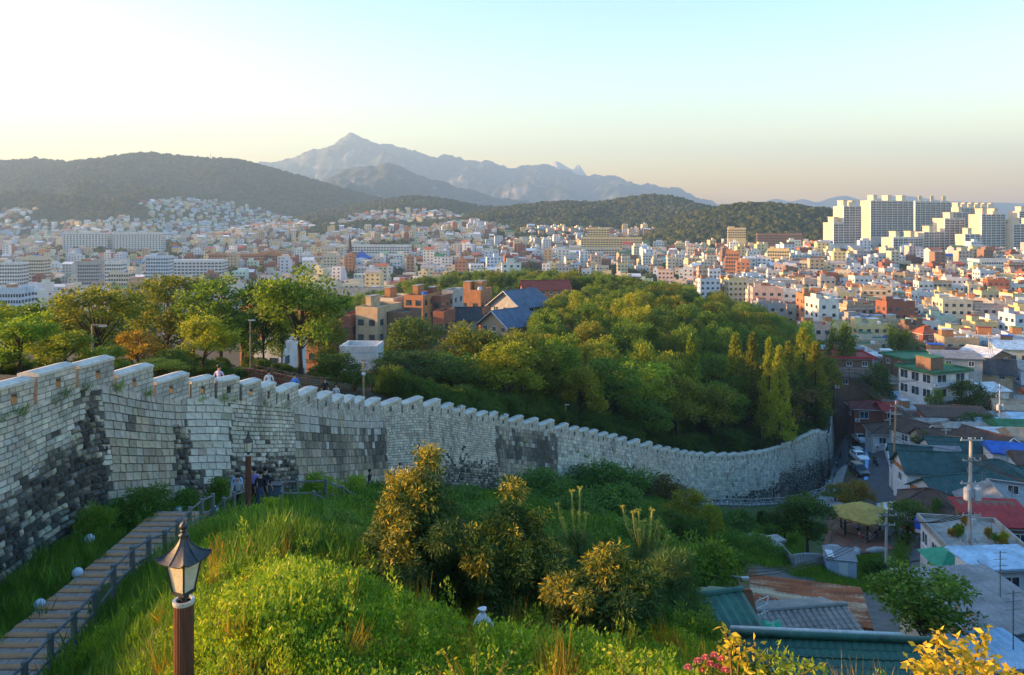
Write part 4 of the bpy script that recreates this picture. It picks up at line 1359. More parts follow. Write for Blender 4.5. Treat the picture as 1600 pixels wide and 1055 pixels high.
def lantern(loc, label, pole_len, slim=False, rz=math.radians(45), detail=True):
    """loc: the top of the post"""
    t = thing("street_lamp", label, "street lamp", loc, rz)
    nf = 24
    mb = MB()
    mb.lathe([(0.105, -pole_len - .4), (0.105, -0.02), (0.10, 0.0)], nf * 4 if detail else 16, star=(lambda a, r, z: (r * (1 - 0.05 * (0.5 + 0.5 * math.cos(a * nf))), z)) if detail else None)
    mb.build("post", M_lampwood, t)
    MB().lathe([(0.085, -0.01), (0.112, -0.012), (0.114, 0.018), (0.112, 0.03), (0.082, 0.03), (0.078, 0.0)], 28).build("collar", M_collar, t, smooth=False)
    MB().lathe([(0.03, 0.0), (0.03, 0.04), (0.055, 0.06), (0.06, 0.09), (0.05, 0.11)], 14).build("neck", M_iron, t)
    k = 0.62 if slim else 1.0
    b, tp, z0, z1 = 0.075 * (1.1 if slim else 1), 0.125 * (0.85 if slim else 1.0), 0.11, 0.46
    MB().box((0, 0, z0 + 0.008), (2 * b + .03, 2 * b + .03, 0.03)).build("base_plate", M_iron, t)
    for (sx, sy) in ((1, 1), (1, -1), (-1, 1), (-1, -1)):
        MB().tube([(sx * b, sy * b, z0), (sx * tp, sy * tp, z1)], [0.011, 0.011], 5).build("bar", M_iron, t)
    for a in range(4):
        R = Matrix.Rotation(a * math.pi / 2, 3, 'Z')
        vs = [R @ Vector(v) for v in ((-b, -b + .004, z0 + .02), (b, -b + .004, z0 + .02), (tp, -tp + .004, z1), (-tp, -tp + .004, z1))]
        vs += [R @ Vector(v) for v in ((-b, -b + .012, z0 + .02), (b, -b + .012, z0 + .02), (tp, -tp + .012, z1), (-tp, -tp + .012, z1))]
        MB().add(vs, [(0, 1, 2, 3), (7, 6, 5, 4), (0, 4, 5, 1), (1, 5, 6, 2), (2, 6, 7, 3), (3, 7, 4, 0)]).build("glass_pane", M_frost, t)
    Rr = 0.205 * k
    def sq(a, r, z):
        c = max(abs(math.cos(a)), abs(math.sin(a)))
        f = min(1.0, r / Rr)
        rr = r * ((1 / c) * f + (1 - f) * 1.0)
        corner = (1 / c - 1) / 0.4142
        return rr, z + (0.045 * corner ** 3 * f ** 4 if not slim else 0)
    prof = [(tp * .9, z1 - .004), (Rr * 0.98, z1 + 0.0), (Rr, z1 + 0.012)]
    for i in range(1, 9):
        q = i / 8
        prof.append((Rr * (1 - q) ** (1.5 if not slim else 1.15) + 0.035 * q, z1 + 0.012 + (0.25 if not slim else 0.27) * q))
    ro = MB().lathe(prof, 48, star=sq).build("lamp_roof", M_iron, t)
    if detail:
        for a in range(8):
            an = a * math.pi / 4
            pts = []
            for (r, z) in prof[2:]:
                rr, zz = sq(an, r, z); pts.append((rr * math.cos(an), rr * math.sin(an), zz + 0.004))
            MB().tube(pts, 0.007, 5).build("roof_rib", M_iron, ro)
    zt = prof[-1][1]
    MB().lathe([(0.034, zt - .01), (0.052, zt), (0.052, zt + .012), (0.03, zt + .02), (0.028, zt + .045), (0.04, zt + .055), (0.02, zt + .06), (0.034, zt + .072), (0.047, zt + .10), (0.034, zt + .128), (0.012, zt + .145), (0.004, zt + .165)], 18).build("finial", M_iron, t, smooth=True)
    return t


lantern(P(287, 941, 8.3), "large near lantern lamp with flared black roof on brown fluted post", 3.2, rz=math.radians(68))
for (px, yr, Y, lab) in [(388, 711, 28, "slim lantern lamp on brown post beside the walkers"),
                         (655, 716, 46, "small lantern lamp peeking above the largest golden tree"),
                         (990, 738, 86, "slim lantern lamp in front of the far wall, centre"),
                         (1209, 762, 112, "small lantern lamp beside the far rail path")]:
    p = P(px, yr, Y)
    lantern(p, lab, max(p.z - gz(p.x, p.y), 1.5), slim=True, detail=Y < 40)

# ------------------------------------------------------------------ boarded path and its rail fence
M_sleeper = plain("orange timber sleeper", (0.60, 0.265, 0.115), var=0.3, scale=2.2, rough=0.85, bump=0.4, grime=(0.16, 0.11, 0.08), stretch=(0.4, 3, 1))
M_slab = plain("grey path slab", (0.40, 0.28, 0.225), var=0.35, scale=2.5, rough=0.95, bump=0.4, grime=(0.25, 0.19, 0.165))
M_pbase = plain("path gravel", (0.09, 0.08, 0.065), var=0.4, scale=9, rough=0.95, bump=0.5)
M_greywood = plain("weathered grey wood", (0.165, 0.16, 0.15), var=0.35, scale=4, rough=0.85, bump=0.4, stretch=(1, 1, .2))
PZ = HC - 11.22
path_o = MB().b2(-13.66, -11.42, 14.5, 29.4, PZ - .35, PZ - .03).build("path", M_pbase)
tag(path_o, "boarded footpath of alternating orange timbers and grey slabs", kind="structure")
y = 14.6
random.seed(77)
while y < 29.1:
    MB().box((0, 0, 0), (2.08 + U(-.06, .06), 0.22, 0.07)).build("sleeper", M_sleeper, path_o, (-12.53 + U(-.03, .03), y + .1, PZ + U(0, .012)), U(-.015, .015))
    x = -13.6
    while x < -11.5:
        w = U(0.5, 0.95); w = min(w, -11.48 - x)
        if w > .12: MB().box((0, 0, 0), (w - .02, 0.25, 0.06)).build("slab", M_slab, path_o, (x + w / 2, y + .345 + U(-.01, .01), PZ - .012 + U(-.012, .006)), U(-.02, .02))
        x += w
    y += 0.49


def rail_fence(name, label, pts, h, r=0.08, rails=(0.42, 0.9), mat=None, rr=0.038, wobble=0.015, ground=True, cat="fence"):
    """pts: post positions (Vector); rails between neighbours; each post and rail a part"""
    mat = mat or M_greywood
    t = thing(name, label, cat, pts[0])
    o = Vector(pts[0])
    for p in pts:
        q = Vector(p) - o
        MB().lathe([(r, -0.4), (r, h - .02), (r * .85, h)], 9).build("post", mat, t, q + Vector((U(-wobble, wobble), U(-wobble, wobble), U(-.02, .02))))
    for a, b in zip(pts[:-1], pts[1:]):
        for f in rails:
            MB().tube([Vector(a) - o + Vector((0, 0, h * f)), Vector(b) - o + Vector((0, 0, h * f))], rr, 7).build("rail", mat, t)
    return t


fp = [Vector((-11.27 + 0.02 * math.sin(i), 16.7 + i * 1.02, gz(-11.27, 16.7 + i * 1.02) - .02)) for i in range(13)]
rail_fence("rail_fence", "grey wooden post and rail fence along the boarded path", fp, 1.08)
fp = [P(px, py, Y) for (px, py, Y) in [(332, 838, 29.6), (350, 822, 29.8), (366, 812, 30.2), (384, 806, 30.8)]]
rail_fence("rail_fence", "short grey rail fence in front of the walkers at the second lamp", fp, 1.1)
fp = [P(px, py, Y) for (px, py, Y) in [(438, 788, 34), (464, 787, 34.6), (509, 786, 35), (536, 797, 35), (562, 812, 35), (590, 830, 35)]]
rail_fence("rail_fence", "grey rail fence at the back of the stair landing", fp, 1.1)
fp = [P(px, py, Y) for (px, py, Y) in [(440, 806, 32.2), (490, 806, 32.4), (520, 822, 32.2), (548, 840, 32), (575, 858, 31.8)]]
rail_fence("rail_fence", "grey rail fence along the near side of the stairs", fp, 1.05)
st = thing("stair_deck", "weathered timber stairs between two rail fences", "stairs", P(490, 815, 33.5))
for i in range(12):
    p = P(455 + i * 10.5, 799 + (0 if i < 4 else (i - 4) * 5.0), 33.6) - st.location
    MB().box((0, 0, 0), (0.29, 1.9, 0.06)).build("tread", M_greywood, st, p, 0.1)
M_conc0 = plain('pale weathered rail', (0.34, 0.33, 0.31), var=.25, scale=3, rough=.9)
fp = []
for i in range(27):
    px = 1103 + i * 7.2
    Y = float(np.interp(px, [1100, 1160, 1215, 1250, 1290], [99, 104, 110, 114, 119])) 
    fp.append(gp(px, Y, -.02))
rail_fence("rail_fence", "long low rail fence along the far path below the wall", fp, 1.05, r=0.08, rails=(0.5, 0.93), rr=0.06, mat=M_conc0)
fp = [gp(px, Y, -.05) for (px, Y) in [(398, 56), (425, 55), (446, 55.5), (462, 57), (480, 59), (502, 61), (528, 63), (552, 65), (580, 68)]]
M_brownwood = plain("brown fence wood", (0.16, 0.085, 0.045), var=0.3, scale=4, rough=0.85, bump=0.3)
rail_fence("rail_fence", "brown rail fence along the park walk behind the parapet", fp, 1.25, mat=M_brownwood, rails=(0.45, 0.92), r=0.08, rr=0.05)
M_redbrick = plain("red paving brick", (0.28, 0.095, 0.05), var=0.3, scale=3, rough=0.9, bump=0.3)
t_ = thing("low_brick_wall", "low red brick kerb wall of the park walk behind the parapet", "wall", gp(400, 56.5))
for i in range(12):
    px = 385 + i * 7; a = gp(px, 57.5 + i * .12, 0.25) - t_.location
    MB().box((0, 0, 0), (0.42, 0.3, 0.95), bottom=False).build("brick_block", M_redbrick, t_, a)
st2 = MB()
M_walk = plain("tan park paving", (0.27, 0.19, 0.13), var=0.25, scale=1.2, rough=0.95, bump=0.3)
ws = np.linspace(s_of(-300), s_of(700), 120)
for s in ws:
    for d in (1.12, 2.0, 3.2):
        p = wc(s) - wn_(s) * d
        st2.v.append((p.x, p.y, max(gz(p.x, p.y), wpar(s) - .3) + 0.03))
for i in range(len(ws) - 1):
    for k in range(2):
        st2.f.append((i * 3 + k, (i + 1) * 3 + k, (i + 1) * 3 + k + 1, i * 3 + k + 1)); st2.c.append(None); st2.mi.append(0)
tag(st2.build("path", M_walk), "tan paved walk running inside the fortress wall", kind="structure")

# ------------------------------------------------------------------ white globe lights in the grass
M_globe = plain("white frosted globe", (0.62, 0.65, 0.72), var=0.15, scale=6, rough=0.5, bump=0.05, grime=(0.45, 0.46, 0.5))
GLOBE = MB().lathe([(0.02, -.165)] + [(0.165 * math.sin(math.pi * i / 12), -0.165 * math.cos(math.pi * i / 12)) for i in range(1, 12)] + [(0.01, .165)], 20).mesh("globe", M_globe, True)
GBASE = MB().lathe([(0.11, -.3), (0.11, -.13), (0.085, -.12)], 14).mesh("globe_base", M_iron)


def globe(loc, label, group=None):
    t = thing("globe_light", label, "globe light", loc, 0, group)
    link("globe", GLOBE, t); link("base", GBASE, t)


for (px, py, lab) in [(62, 943, "white globe light in the grass, nearest of the row by the boards"), (121, 899, "second white globe light from the front beside the boarded path"),
                      (140, 842, "third white globe light, close to the dark wall stones"), (183, 804, "fourth white globe light, beside the leftmost wall bush"),
                      (278, 777, "fifth white globe light, in the grass left of the walkers"), (335, 781, "white globe light just left of the short fence, smallest of the near ones")]:
    Y = 11.2 / (py - HY) * FPX
    x = XU(px, Y); z = gz(x, Y, 0.22)
    globe((x, Y, z), lab)
for i in range(8):
    px = 1113 + i * 23; Y = float(np.interp(px, [1100, 1160, 1215, 1250, 1290], [103, 108, 113.5, 118, 124]))
    globe(gp(px, Y, .15), "small white globe light on the far rail path, " + ["leftmost", "second", "third", "fourth", "fifth", "sixth", "seventh", "rightmost"][i] + " from the left", "globe lights along the far rail path")
for i in range(9):
    Y = 124 + i * 5.0; px = float(np.interp(Y, [124, 140, 165], [1296, 1303, 1307]))
    globe(gp(px, Y, .15), "tiny white globe light between wall end and grey footpath, " + ["nearest", "second", "third", "fourth", "fifth", "sixth", "seventh", "eighth", "farthest"][i] + " along the row", "globe lights by the grey footpath")

# ------------------------------------------------------------------ people
M_skin = plain("skin", (0.42, 0.27, 0.19), var=0.1, scale=6, rough=0.6, bump=0.02)
M_hair = plain("black hair", (0.012, 0.010, 0.009), var=0.3, scale=20, rough=0.5, bump=0.1)
M_shoe = plain("dark shoes", (0.03, 0.03, 0.035), var=0.2, scale=8, rough=0.6)
def cloth(n, c): return plain("cloth " + n, c, var=0.15, scale=7, rough=0.9, bump=0.15)


def body_mesh(name, pose):
    """a 1.7 m figure grown from a jointed skeleton; slots: skin, top, trousers, shoes"""
    J = {}; E = []; R = {}; T = {}
    def j(n, p, r, par=None, tg=0):
        J[n] = Vector(p); R[n] = r
        if par: E.append((par, n)); T[(par, n)] = tg
    hip = Vector((0, 0, 0.92 if pose != 'sit' else 0.50))
    lean = 0.03
    j('pel', hip, (0.135, 0.105))
    j('wai', hip + Vector((0, 0, .14)), (0.125, .09), 'pel', 2)
    j('che', hip + Vector((0, -lean, .34)), (.15, .105), 'wai', 1)
    j('sho', hip + Vector((0, -lean, .47)), (.10, .085), 'che', 1)
    j('nec', hip + Vector((0, -lean * 1.3, .55)), (.05, .05), 'sho', 0)
    j('jaw', hip + Vector((0, -lean * 2.2, .62)), (.066, .075), 'nec', 0)
    j('hea', hip + Vector((0, -lean * 1.8, .71)), (.08, .095), 'jaw', 0)
    j('cro', hip + Vector((0, -lean * 1.5, .76)), (.06, .075), 'hea', 0)
    j('nos', J['jaw'] + Vector((0, -.10, .035)), (.012, .012), 'jaw', 0)
    for sx, s in ((-1, 'l'), (1, 'r')):
        sw = {'stand': 0.0, 'walk': 0.35 * sx, 'sit': 0.25}[pose]
        if pose == 'sit':
            kn = hip + Vector((sx * .11, -.43, .02)); an = kn + Vector((0, -.02, -.42)); toe = an + Vector((sx * .02, -.15, -.03))
        else:
            a = sw
            kn = hip + Vector((sx * .095, -.43 * math.sin(a), -.43 * math.cos(a)))
            b = a - (0.25 if a < 0 else 0.05)
            an = kn + Vector((0, -.42 * math.sin(b), -.42 * math.cos(b))); toe = an + Vector((sx * .03, -.16, -.035 if b > -.3 else -.09))
        j('hp' + s, hip + Vector((sx * .09, 0, -.05)), (.095, .095), 'pel', 2)
        j('kn' + s, kn, (.062, .062), 'hp' + s, 2)
        j('an' + s, an, (.042, .042), 'kn' + s, 2)
        j('to' + s, toe, (.042, .035), 'an' + s, 3)
        sh = J['sho'] + Vector((sx * .175, 0, -.03))
        j('sh' + s, sh, (.058, .058), 'sho', 1)
        aw = {'stand': 0.08, 'walk': -0.4 * sx, 'sit': 0.55}[pose]
        el = sh + Vector((sx * .05, -.28 * math.sin(aw), -.28 * math.cos(aw)))
        bw = aw + (0.35 if pose != 'sit' else 0.9)
        wr = el + Vector((sx * .01, -.25 * math.sin(bw), -.25 * math.cos(bw)))
        j('el' + s, el, (.042, .042), 'sh' + s, 1)
        j('wr' + s, wr, (.028, .028), 'el' + s, 0)
        d = (wr - el).normalized()
        pa = wr + d * .08
        j('pa' + s, pa, (.03, .018), 'wr' + s, 0)
        for k in range(4):
            off = Vector((0, (k - 1.5) * .017, 0))
            j(f'f{k}{s}', pa + d * (.075 - .012 * abs(k - 1.3)) + off + Vector((-sx * .02, 0, 0)), (.008, .008), 'pa' + s, 0)
        j('th' + s, wr + d * .06 + Vector((-sx * .01, -.045, 0)), (.009, .009), 'wr' + s, 0)
    names = list(J); ix = {n: i for i, n in enumerate(names)}
    me = bpy.data.meshes.new(name + "_skel")
    me.from_pydata([J[n] for n in names], [(ix[a], ix[b]) for a, b in E], [])
    o = bpy.data.objects.new(name + "_skel", me); COL.objects.link(o)
    sk = o.modifiers.new("skin", 'SKIN'); sk.branch_smoothing = 0.5
    for n in names:
        sv = me.skin_vertices[0].data[ix[n]]; sv.radius = R[n]; sv.use_root = (n == 'pel')
    o.modifiers.new("sub", 'SUBSURF').levels = 1
    bpy.context.view_layer.update()
    ev = o.evaluated_get(bpy.context.evaluated_depsgraph_get())
    out = bpy.data.meshes.new_from_object(ev)
    COL.objects.unlink(o); bpy.data.objects.remove(o)
    out.name = name; out.materials.clear()
    segs = [(J[a], J[b], T[(a, b)]) for a, b in E]
    for m in (M_skin, M_shoe, M_shoe, M_shoe): out.materials.append(m)
    mi = []
    for p in out.polygons:
        c = p.center; best = 9; tg = 0
        for a, b, g in segs:
            ab = b - a; q = max(0, min(1, (c - a).dot(ab) / max(ab.dot(ab), 1e-9)))
            dd = (c - a - ab * q).length
            if dd < best: best = dd; tg = g
        mi.append(tg)
    out.polygons.foreach_set("material_index", mi)
    out.polygons.foreach_set("use_smooth", [True] * len(mi))
    lo = min(v.co.z for v in out.vertices) if pose != 'sit' else 0.0
    if pose != 'sit':
        for v in out.vertices: v.co.z -= lo
    hc = J['hea'].copy(); hc.z -= lo if pose != 'sit' else 0
    return out, hc


BODY = {p: body_mesh("body_" + p, p) for p in ('stand', 'walk', 'sit')}
HAIR = MB().lathe([(0.075, -.075), (0.098, -.03), (0.10, .02), (0.085, .07), (0.045, .105), (0.005, .115)], 14, star=lambda a, r, z: (r * (1.06 if math.sin(a) > 0 else 0.98), z + (0.035 if math.sin(a) < -.3 and z < 0 else 0))).mesh("hair", M_hair, True)
EYE = MB().lathe([(0.002, -.009), (0.009, 0), (0.002, .009)], 8).mesh("eye", M_hair, True)


def person(loc, rz, h, pose, top, legs, label, group=None, sz=None):
    t = thing("person", label, "person", loc, rz, group)
    t.scale = (h / 1.7,) * 3
    me, hc = BODY[pose]
    b = link("body", me, t)
    for k, m in ((1, top), (2, legs)):
        b.material_slots[k].link = 'OBJECT'; b.material_slots[k].material = m
    link("hair", HAIR, t, hc + Vector((0, .018, .035)))
    for sx in (-1, 1): link("eye", EYE, t, hc + Vector((sx * .03, -.088, 0.0)))
    return t


c_blue, c_white, c_grey, c_black = cloth("blue", (0.12, 0.20, 0.55)), cloth("white", (0.62, 0.62, 0.64)), cloth("grey", (0.34, 0.36, 0.40)), cloth("black", (0.02, 0.02, 0.026))
c_purple, c_pink, c_lav, c_jean, c_red, c_cyan, c_lblue = cloth("purple", (0.24, 0.17, 0.42)), cloth("pink", (0.75, 0.32, 0.42)), cloth("lavender", (0.5, 0.45, 0.65)), cloth("jeans", (0.05, 0.065, 0.13)), cloth("red", (0.5, 0.04, 0.06)), cloth("cyan", (0.06, 0.26, 0.75)), cloth("light blue", (0.35, 0.45, 0.7))
def feet(px, ytop, Y, h=1.68):
    p = P(px, ytop, Y); g = gz(p.x, p.y); return Vector((p.x, p.y, p.z - h))
person(feet(372, 741, 31.0, 1.60), 0.1, 1.60, 'walk', c_grey, c_black, "woman in grey top and dark shorts walking towards the camera by the lamp")
person(feet(371, 734, 31.8, 1.72), 0.0, 1.72, 'stand', c_lblue, c_jean, "person in pale blue shirt close behind the woman in grey")
person(feet(397, 731, 32.0, 1.72), 3.0, 1.72, 'stand', c_purple, c_black, "person in purple shirt just right of the second lamp, back turned")
person(feet(407, 736, 31.2, 1.70), 3.3, 1.70, 'stand', c_black, c_jean, "person in black shirt and jeans in front of the litter bin")
person(feet(414, 731, 32.4, 1.76), 2.8, 1.76, 'stand', c_black, c_black, "tall person all in black, rightmost of the group by the bin")
person(feet(577, 733, 47, 1.7), 1.2, 1.7, 'walk', c_black, c_jean, "walker half hidden behind the golden tree under the big square blocks")
def on_walk(px, d, ytop, **k):
    s = s_of(px); p = wc(s) - wn_(s) * d
    return Vector((p.x, p.y, max(gz(p.x, p.y), wpar(s) - .3) + .03))
person(on_walk(390, 2.0, 0), 2.9, 1.72, 'walk', c_lav, c_jean, "walker in lavender behind the parapet, furthest left of the wall walkers")
person(on_walk(468, 1.9, 0), 3.2, 1.74, 'walk', c_white, c_jean, "walker in pale shirt behind the stepped parapet")
person(on_walk(508, 2.0, 0), 2.8, 1.76, 'walk', c_cyan, c_black, "walker in bright blue shirt behind the parapet")
person(on_walk(552, 2.0, 0), 0.4, 1.74, 'stand', c_black, c_black, "walker in black behind the parapet beside the globe lamp post")
person(on_walk(562, 1.7, 0), 0.1, 1.66, 'stand', c_white, c_jean, "walker in white behind the parapet, rightmost of the wall walkers")
person(gp(1216, 113, .02), 1.5, 1.68, 'walk', c_pink, c_pink, "person in pink walking on the far rail path")
person(gp(1280, 121, .02), 0.3, 1.75, 'stand', c_black, c_black, "person in black at the right end of the far path")
person(gp(1288, 123, .02), 2.8, 1.68, 'stand', c_black, c_jean, "darker companion standing right of the person in black")
person(gp(1307, 150, .05), 0.2, 1.7, 'walk', c_white, c_black, "walker in white high up on the grey footpath")
person(gp(1313, 152, .05), 3.0, 1.7, 'walk', c_black, c_black, "walker in black high up on the grey footpath")

# ------------------------------------------------------------------ litter bin, concrete block, plastic bag
M_bin = plain("blue grey bin metal", (0.13, 0.17, 0.24), var=0.2, scale=5, rough=0.5, metal=0.2)
bp_ = P(430, 789, 33); bp_.z = gz(bp_.x, bp_.y)
bz_ = HC - (757 - HY) / FPX * 33
t_ = thing("litter_bin", "blue-grey litter bin beside the people at the second lamp", "bin", (bp_.x, bp_.y, bz_ - 0.95))
MB().box((0, 0, .47), (0.62, 0.45, 0.94)).build("body", M_bin, t_); MB().box((0, 0, .965), (0.68, 0.5, 0.05)).build("lid", M_iron, t_)
for s in (-1, 1): MB().box((s * .16, -.228, .5), (0.24, 0.012, 0.7)).build("front_panel", M_bin, t_)
M_conc = plain("weathered concrete", (0.30, 0.29, 0.27), var=0.3, scale=2.5, rough=0.95, bump=0.4, grime=(0.13, 0.125, 0.115))
p = P(452, 846, 23)
t_ = thing("concrete_block", "slanted grey concrete block with rusty top among the shrubs", "block", p)
MB().box((0, 0, .3), (0.42, 0.6, 0.9), rot=Matrix.Rotation(0.2, 3, 'Y')).build("shaft", M_conc, t_)
MB().box((0.13, 0, .765), (0.36, 0.5, 0.03), rot=Matrix.Rotation(0.2, 3, 'Y')).build("top_plate", plain("rust", (0.25, 0.10, 0.06)), t_)
M_bag = plain("white plastic bag", (0.66, 0.64, 0.66), var=0.12, scale=6, rough=0.45, bump=0.6, bscale=14, grime=(0.55, 0.35, 0.3))
random.seed(3)
bag = MB().lathe([(0.02, 0), (0.15, .015), (0.2, .1), (0.19, .22), (0.14, .34), (0.07, .43), (0.035, .46), (0.08, .54)], 20, star=lambda a, r, z: (r * (1 + 0.16 * math.sin(3 * a + z * 9) + 0.09 * math.sin(7 * a - z * 15)), z)).build("plastic_bag", M_bag, None, P(754, 997, 14))
tag(bag, "tied white plastic bag lying under the middle golden tree", "bag")

# ------------------------------------------------------------------ yellow saplings and roses at the lower right
L_SAPY = leaf_mat("sapling yellow leaves", (0.22, 0.20, 0.02), (0.42, 0.33, 0.03), (0.52, 0.36, 0.035), trans=0.4, objvar=0.15)
L_SAPG = leaf_mat("sapling green leaves", (0.09, 0.15, 0.015), (0.17, 0.23, 0.02), (0.30, 0.30, 0.03), trans=0.4, objvar=0.15)
M_twig = plain("green brown twig", (0.12, 0.085, 0.03), var=0.3, scale=10, rough=0.8)


def sapling(tips, root, Y, label, mat, leaf=0.085, seed=1, per=34):
    global rng
    random.seed(seed); rng = np.random.default_rng(seed)
    o = P(root[0], root[1], Y)
    t = thing("sapling", label, "sapling", o)
    mb = MB(); pos = []; dr = []
    for (px, py) in tips:
        e = P(px, py, Y + U(-.5, .5)) - o
        m_ = e * 0.55 + Vector((U(-.1, .1), U(-.1, .1), .15))
        mb.tube([(0, 0, -.5), m_ * .5, m_, e], [0.014, 0.011, 0.008, 0.003], 5)
        for k in range(per):
            f = rng.random() ** 0.7
            a = m_.lerp(e, f) if rng.random() < .8 else (m_ * .5).lerp(m_, f)
            d = unit(1)[0]; d[2] = d[2] * .5 - 0.1
            pos.append(np.array(a) + unit(1)[0] * 0.04); dr.append(d)
    mb.build("stems", M_twig, t, smooth=True)
    V, F = leaf_quads(np.array(pos), np.array(dr), leaf * rng.uniform(.7, 1.3, len(pos)), leaf * .5, 0.2)
    link("leaves", mesh_np("leaves", V, F, mat), t)


sapling([(1132, 978), (1150, 990), (1165, 1000), (1185, 1005), (1125, 1010), (1170, 1030), (1140, 1035)], (1150, 1130), 6.6, "yellow-leaved sapling left of the green tiled roof", L_SAPY, 0.075, 61, 20)
sapling([(1470, 985), (1440, 1010), (1500, 1000), (1530, 1000), (1420, 1035), (1480, 1030), (1555, 1030), (1540, 985), (1515, 1030), (1585, 1045), (1455, 1045)], (1500, 1160), 6.4, "large sapling with golden compound leaves at the lower right", L_SAPY, 0.08, 62, 46)
sapling([(1190, 1015), (1210, 1020), (1235, 1025), (1260, 1035), (1215, 1045), (1285, 1040), (1180, 1045)], (1225, 1140), 6.8, "low green sapling overlapping the green tiled roof", L_SAPG, 0.07, 63, 26)
sapling([(950, 1010), (985, 1025), (1010, 1020), (1035, 1030), (970, 1045), (1000, 1050)], (990, 1140), 7.4, "leafy green weed at the bottom centre right of the golden trees", L_SAPG, 0.06, 64, 24)
sapling([(690, 1010), (745, 1015), (770, 1020), (812, 1005), (828, 1030), (655, 1035), (790, 1040)], (740, 1140), 8.6, "yellow-tipped weed at the bottom centre", L_SAPG, 0.06, 65, 20)
M_rose = plain("pink rose petals", (0.72, 0.20, 0.17), var=0.25, scale=14, rough=0.7)
rb = thing("rose_bush", "rose bush with coral pink blossoms at the bottom edge", "rose bush", P(1105, 1120, 6.8))
mb = MB(); pos = []
random.seed(9); rng = np.random.default_rng(9)
for (px, py) in [(1102, 1031), (1116, 1027), (1128, 1033), (1110, 1041), (1122, 1045), (1090, 1036), (1133, 1050), (1075, 1046), (1097, 1050)]:
    e = P(px, py, 6.8 + U(-.15, .15)) - rb.location
    mb.tube([(U(-.1, .1), 0, -.4), e * .6, e], [0.009, 0.006, 0.003], 5)
    rs = MB()
    for ring, (n, r, zt, op) in enumerate(((6, .036, .012, .9), (5, .026, .028, .6), (3, .013, .034, .3))):
        for k in range(n):
            a = 2 * math.pi * k / n + ring * .5
            c = Vector((math.cos(a), math.sin(a), 0)); s_ = Vector((-c.y, c.x, 0))
            b0 = e + c * r * .3; 
            rs.add([b0, b0 + c * r * .6 + s_ * r * .6 + Vector((0, 0, zt)), b0 + c * r * op + Vector((0, 0, zt * 1.5)), b0 + c * r * .6 - s_ * r * .6 + Vector((0, 0, zt))], [(0, 1, 2, 3)])
    rs.build("blossom", M_rose, rb)
    for _ in range(16): pos.append(np.array(e * U(.55, 1.0)) + unit(1)[0] * .05)
mb.build("stems", M_twig, rb)
V, F = leaf_quads(np.array(pos), unit(len(pos)), .05, .03)
link("leaves", mesh_np("leaves", V, F, L_SAPG), rb)

# ------------------------------------------------------------------ lamp posts inside the park
M_post = plain("light brown post", (0.33, 0.22, 0.13), var=0.2, scale=5, rough=0.7)
def park_post(px, ytop, Y, label, kind):
    p = P(px, ytop, Y); g = gz(p.x, p.y); h = p.z - g
    t = thing("lamp_post", label, "lamp post", (p.x, p.y, g))
    MB().lathe([(0.085, -.3), (0.075, h * .5), (0.06, h)], 8).build("pole", M_post, t)
    if kind == 'arm':
        MB().box((.38, 0, h - .04), (0.85, 0.09, 0.09)).build("arm", M_post, t); MB().box((.62, 0, h - .1), (0.4, 0.2, 0.08)).build("lamp_head", M_collar, t)
    elif kind == 'globe':
        MB().box((.3, 0, h * .7), (0.65, 0.06, 0.06)).build("arm", M_post, t)
        MB().lathe([(0.05, h * .7 - .32), (0.17, h * .7 - .2), (0.16, h * .7 - .08), (0.05, h * .7 - .0)], 14).build("lamp_globe", M_globe, t, smooth=True)
        MB().box((0, 0, h - .06), (0.4, 0.12, 0.1)).build("cap", M_post, t)
    else:
        MB().box((.12, 0, h - .03), (0.55, 0.16, 0.09)).build("lamp_head", M_collar, t)
park_post(144, 507, 45, "brown lamp post with flat arm behind the left wall", 'arm')
park_post(568, 562, 62, "brown post with white globe lamp behind the parapet", 'globe')
park_post(884, 632, 93, "short wooden lamp post behind the wall in front of the wood", 'flat')
park_post(1191, 668, 127, "lamp post behind the low wall near the dark hut", 'flat')
park_post(391, 500, 62, "thin post between the left trees near the park walk", 'flat')
hut = thing("park_hut", "dark-roofed hut inside the bend of the wall", "hut", gp(1180, 133))
MB().b2(-2, 2, -1.5, 1.5, -1, 2.2).build("wall", M_brownwood, hut)
recalc(MB().prism([Vector((0, -2, 0)), Vector((0, 0, 1.0)), Vector((0, 2, 0))], (-2.6, 0, 2.2), (2.6, 0, 2.2)).build("roof", M_iron, hut))

# ------------------------------------------------------------------ village houses: builder
def wall_m(n, c, **k): return plain("render " + n, c, var=0.16, scale=0.8, rough=0.9, bump=0.25, grime=tuple(q * 0.62 for q in c), **k)
def roof_m(n, c, **k): return plain("roof " + n, c, var=0.28, scale=1.1, rough=0.8, bump=0.35, grime=tuple(q * 0.55 for q in c), **k)
W = dict(white=wall_m("white", (0.62, 0.62, 0.62)), cream=wall_m("cream", (0.60, 0.52, 0.40)), grey=wall_m("grey", (0.36, 0.36, 0.36)), brick=wall_m("brick", (0.26, 0.10, 0.065)),
         brown=wall_m("brown brick", (0.20, 0.12, 0.085)), blue=wall_m("pale blue", (0.48, 0.56, 0.66)), tan=wall_m("tan", (0.46, 0.34, 0.22)), orange=wall_m("orange brick", (0.42, 0.19, 0.09)),
         yellow=wall_m("pale yellow", (0.62, 0.50, 0.26)), pink=wall_m("pale pink", (0.56, 0.40, 0.34)), mint=wall_m("pale mint", (0.45, 0.55, 0.46)))
